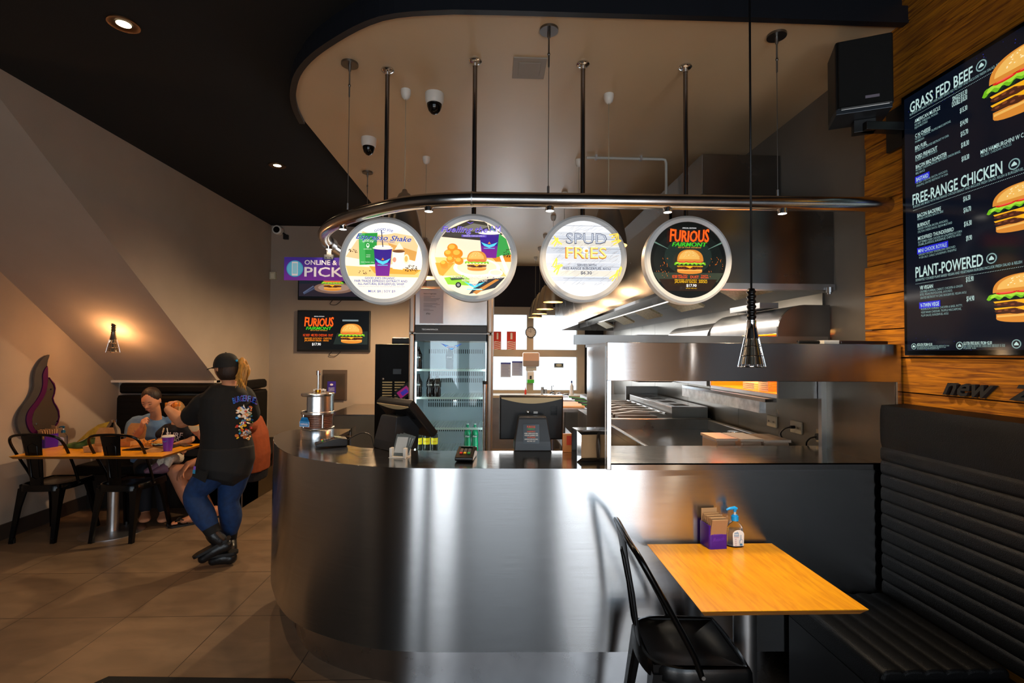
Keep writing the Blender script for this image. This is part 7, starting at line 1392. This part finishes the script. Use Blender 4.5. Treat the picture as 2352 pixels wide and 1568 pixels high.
g.ell(HC2 - fu * .02 + uu * .032, (.083, .092, .098), HR2, R=Rm, n=24, k=16); g.ell(HC2 - fu * .115 - uu * .02, (.04, .035, .04), HR2, R=Rm)
o = part('hair', g, wm); 
for k in range(2): g = G(); ball(g, P2((-.34 if k else .34), -.05, -.12), .006, CHROME); part('earring', g, wm)
g = G(); q = WTIP; ball(g, q + Vector((-.006, -.014, .014)), .011, mat('food_bit', '#d8b090', .7)); solo('food_morsel', g, 'small morsel held in the fingers of the woman in blue', 'food')
# ---------------- child
cdn = thing('person', 'small child with blond hair in a navy T-shirt on the seated woman lap', 'person', (-3.05, 5.0, .5))
Y3 = 4.98; HC3 = aty(404, 945, Y3); f3 = Vector((.1, -.95, -.3))
g = G(); P3 = head(g, HC3, f3, (0, -.2, 1), .19, SKINC); limb(g, [HC3 + Vector((0, .02, -.05)), aty(404, 975, 5.02)], [.035, .04], SKINC)
torso(g, [(aty(398, 1050, 5.02), .095, .075), (aty(400, 1010, 5.02), .09, .07), (aty(402, 980, 5.02), .085, .06)], (1, -.2, 0), SKINC)
limb(g, [aty(424, 985, 5.0), aty(440, 1008, 4.93), aty(415, 1016, 4.84)], [.035, .03, .021], SKINC); hand(g, aty(415, 1016, 4.84), (-1, -.3, -.1), (0, -.1, 1), SKINC, .1, .3, 1)
limb(g, [aty(379, 985, 5.0), aty(369, 1010, 4.95), aty(372, 1018, 4.88)], [.035, .029, .02], SKINC); hand(g, aty(372, 1018, 4.88), (0, -1, -.1), (0, 0, 1), SKINC, .1, .3, -1)
L1 = [aty(388, 1052, 5.0), aty(376, 1056, 4.8), aty(364, 1071, 4.76)]; L2 = [aty(408, 1052, 5.0), aty(392, 1052, 4.8), aty(381, 1072, 4.76)]
for L_ in (L1, L2): limb(g, L_, [.045, .035, .025], SKINC)
fleshed('body', g, cdn, .006); facebits(P3, .19, cdn, '#b86a58', '#8a6a3c')
NV = mat('navy_tee', '#0b0d18', .85, bump=.2, bscale=25)
g = G(); torso(g, [(aty(398, 1040, 5.02), .115, .095), (aty(400, 1010, 5.02), .11, .09), (aty(401, 985, 5.02), .11, .08), (aty(403, 974, 5.02), .06, .05)], (1, -.2, 0), NV)
limb(g, [aty(418, 984, 5.0), aty(436, 998, 4.95)], [.048, .05], NV); limb(g, [aty(384, 984, 5.0), aty(370, 997, 4.97)], [.048, .05], NV); tc_ = fleshed('t_shirt', g, cdn, .006, 3)
tree = bvh_of(tc_)
a = Art(MM(aty(401, 996, 4.7), (1, 0, 0), (0, 0, 1), (0, -1, 0)), step=0, w0=0); sc3 = 4.7 / 1150; WT = mat('tee_white', '#d8d0d4', .7); a.text('SURF', -1 * sc3, -7 * sc3, 11 * sc3, WT, 38 * sc3, 'C', .03, .1, rot=-.05); a.text('SQUAD', -4 * sc3, -18 * sc3, 9 * sc3, WT, 28 * sc3, 'C', .03)
for i, v in enumerate(a.g.v):
    dd = (v - CP).normalized(); h_ = tree.ray_cast(CP, dd); a.g.v[i] = (h_[0] - dd * .004) if h_[0] is not None else CP + dd * 4.95
part('shirt_lettering', a.g, cdn, norm=False)
LG = mat('floral_leggings', '#cfc2b0', .8, var=.3, vscale=60)
for L_ in (L1, L2): g = G(); limb(g, [L_[0], L_[1], L_[1].lerp(L_[2], .75)], [.055, .045, .034], LG); part('legging', g, cdn)
SHM = mat('mauve_shoe', '#7a5566', .6, bump=.2)
for L_ in (L1, L2): g = G(); foot(g, L_[2] + Vector((0, 0, -.01)), L_[2] + Vector((-.09, -.05, -.035)), SHM); o = part('shoe', g, cdn); g = G(); g.tube([L_[2] + Vector((-.03, -.05, .0)), L_[2] + Vector((-.04, -.03, .02)), L_[2] + Vector((-.04, .01, .005))], .004, WHTP, n=6); part('lace', g, o)
HB = mat('hair_child', '#8a6434', .55, var=.3, vscale=40, bump=.5, bscale=70)
fu = f3.normalized(); ru = fu.cross(Vector((0, -.2, 1))).normalized(); uu = ru.cross(fu).normalized(); g = G(); g.ell(HC3 - fu * .02 + uu * .012, (.07, .076, .09), HB, R=Matrix((ru, fu, uu)).transposed(), n=22, k=14); part('hair', g, cdn)
# ---------------- seated man
mn_ = thing('person', 'person in a rust-orange top and dark shorts, seated behind the waitress', 'person', (-2.6, 5.3, 0))
g = G(); HC4 = aty(548, 925, 5.25); f4 = Vector((-.95, -.25, -.2)); P4 = head(g, HC4, f4, (-.2, 0, 1), .24, SKIN2); limb(g, [HC4 + Vector((.03, 0, -.06)), aty(562, 955, 5.28)], [.06, .065], SKIN2)
torso(g, [(aty(574, 1080, 5.35), .17, .14), (aty(577, 1040, 5.34), .16, .13), (aty(572, 1000, 5.32), .18, .13), (aty(565, 965, 5.3), .15, .1)], (.1, 1, 0), SKIN2)
SF = aty(560, 978, 5.12); SB = aty(572, 975, 5.5); E1 = aty(500, 1035, 5.05); W1 = aty(462, 1000, 4.9)
limb(g, [SF, SF.lerp(E1, .5), E1], [.06, .055, .05], SKIN2); limb(g, [E1, E1.lerp(W1, .4), W1], [.05, .048, .033], SKIN2); hand(g, W1, aty(443, 984, 4.88) - W1, (-.2, -.9, -.3), SKIN2, .19, .8, -1)
E2 = aty(485, 1052, 4.92); W2 = aty(432, 1066, 4.78); limb(g, [aty(552, 985, 5.05), aty(520, 1030, 4.98), E2], [.06, .055, .05], SKIN2); limb(g, [E2, E2.lerp(W2, .4), W2], [.05, .045, .032], SKIN2); hand(g, W2, aty(415, 1086, 4.7) - W2, (-.4, -.8, .3), SKIN2, .19, .35, 1)
KA = aty(402, 1082, 4.82); HA = aty(560, 1082, 5.25); AA = aty(452, 1190, 4.84); KB = aty(430, 1078, 5.15); HB_ = aty(565, 1075, 5.45); AB = aty(494, 1190, 5.0)
limb(g, [HA, HA.lerp(KA, .6), KA], [.09, .088, .066], SKIN2); limb(g, [KA, KA.lerp(AA, .4), AA], [.062, .06, .037], SKIN2); limb(g, [HB_, KB], [.09, .065], SKIN2); limb(g, [KB, KB.lerp(AB, .4), AB], [.06, .058, .037], SKIN2)
for AN in (AA, AB):
    tz = Vector((AN.x - .13, AN.y - .1, .035)); an = Vector((AN.x, AN.y, .075)); limb(g, [AN, an], [.037, .036], SKIN2); foot(g, an + Vector((.01, 0, -.02)), tz + Vector((.03, .02, .005)), SKIN2)
    dr = (tz - an); dr.z = 0; dr.normalize(); sd_ = dr.cross(Vector((0, 0, 1)))
    for i in range(5): b = tz + sd_ * (-.032 + i * .016); g.tube([b - dr * .01, b + dr * (.035 - .005 * abs(i - 1))], [.0095 if i else .012, .008 if i else .011], SKIN2, n=8); ball(g, b + dr * (.035 - .005 * abs(i - 1)), .0085 if i else .011, SKIN2)
fleshed('body', g, mn_, .007)
for AN in (AA, AB):
    tz = Vector((AN.x - .12, AN.y - .09, 0)); dr = Vector((-.13, -.1, 0)).normalized(); sd_ = dr.cross(Vector((0, 0, 1))); g = G(); g.prism(rrect(.27, .1, .045, 6), .002, .018, mat('rubber_sole', '#141212', .6), MM(Vector((AN.x - .07, AN.y - .055, 0)), dr, -sd_, (0, 0, 1))); o = part('flip_flop', g, mn_)
    for s_ in (-1, 1): g = G(); b = Vector((AN.x - .14, AN.y - .11, .02)); g.tube(cr([b + Vector((0, 0, .0)), b - dr * .04 + sd_ * s_ * .025 + Vector((0, 0, .05)), b - dr * .11 + sd_ * s_ * .045 + Vector((0, 0, .0))], 4), .006, BLKP, n=6); part('strap', g, o)
RT = mat('rust_top', '#8a3f1c', .85, var=.12, vscale=15, bump=.4, bscale=22)
g = G(); torso(g, [(aty(576, 1075, 5.35), .2, .165), (aty(578, 1040, 5.34), .2, .165), (aty(573, 1000, 5.32), .21, .16), (aty(566, 968, 5.3), .18, .13), (aty(561, 955, 5.28), .08, .07)], (.1, 1, 0), RT)
limb(g, [SF + Vector((.03, .05, 0)), SF, SF.lerp(E1, .6)], [.085, .085, .075], RT); limb(g, [SB, aty(590, 1020, 5.45)], [.085, .075], RT); fleshed('top', g, mn_, .008, 4)
SHO = mat('dark_shorts', '#12121a', .85)
g = G(); torso(g, [(aty(575, 1095, 5.36), .17, .15), (aty(577, 1070, 5.35), .18, .155)], (.1, 1, 0), SHO); limb(g, [HA, HA.lerp(KA, .6)], [.112, .1], SHO); limb(g, [HB_, HB_.lerp(KB, .6)], [.11, .098], SHO); fleshed('shorts', g, mn_, .009, 3)
g = G(); g.ell(HC4 - Vector(f4).normalized() * .02 + Vector((0, 0, .02)), (.095, .085, .105), HR2, n=20); part('hair', g, mn_)
bc = aty(447, 978, 4.86); t = thing('held_burger', 'half-eaten burger in paper held by the seated man', 'burger', bc); g = G(); g.ell(bc + Vector((0, 0, .012)), (.045, .035, .02), BUN); part('bun', g, t); g = G(); g.ell(bc + Vector((0, -.004, -.004)), (.046, .036, .014), mat('filling', '#b85a2a', .6)); part('filling', g, t); g = G(); g.loft([[bc + Vector((.05 * s * math.cos(q), .042 * s * math.sin(q), z)) for q in [2 * PI * k / 16 for k in range(16)]] for s, z in [(.5, -.05), (.95, -.02), (1.1, .005)]], mat('burger_paper', '#d8c8a0', .7), True); part('wrapper', g, t)
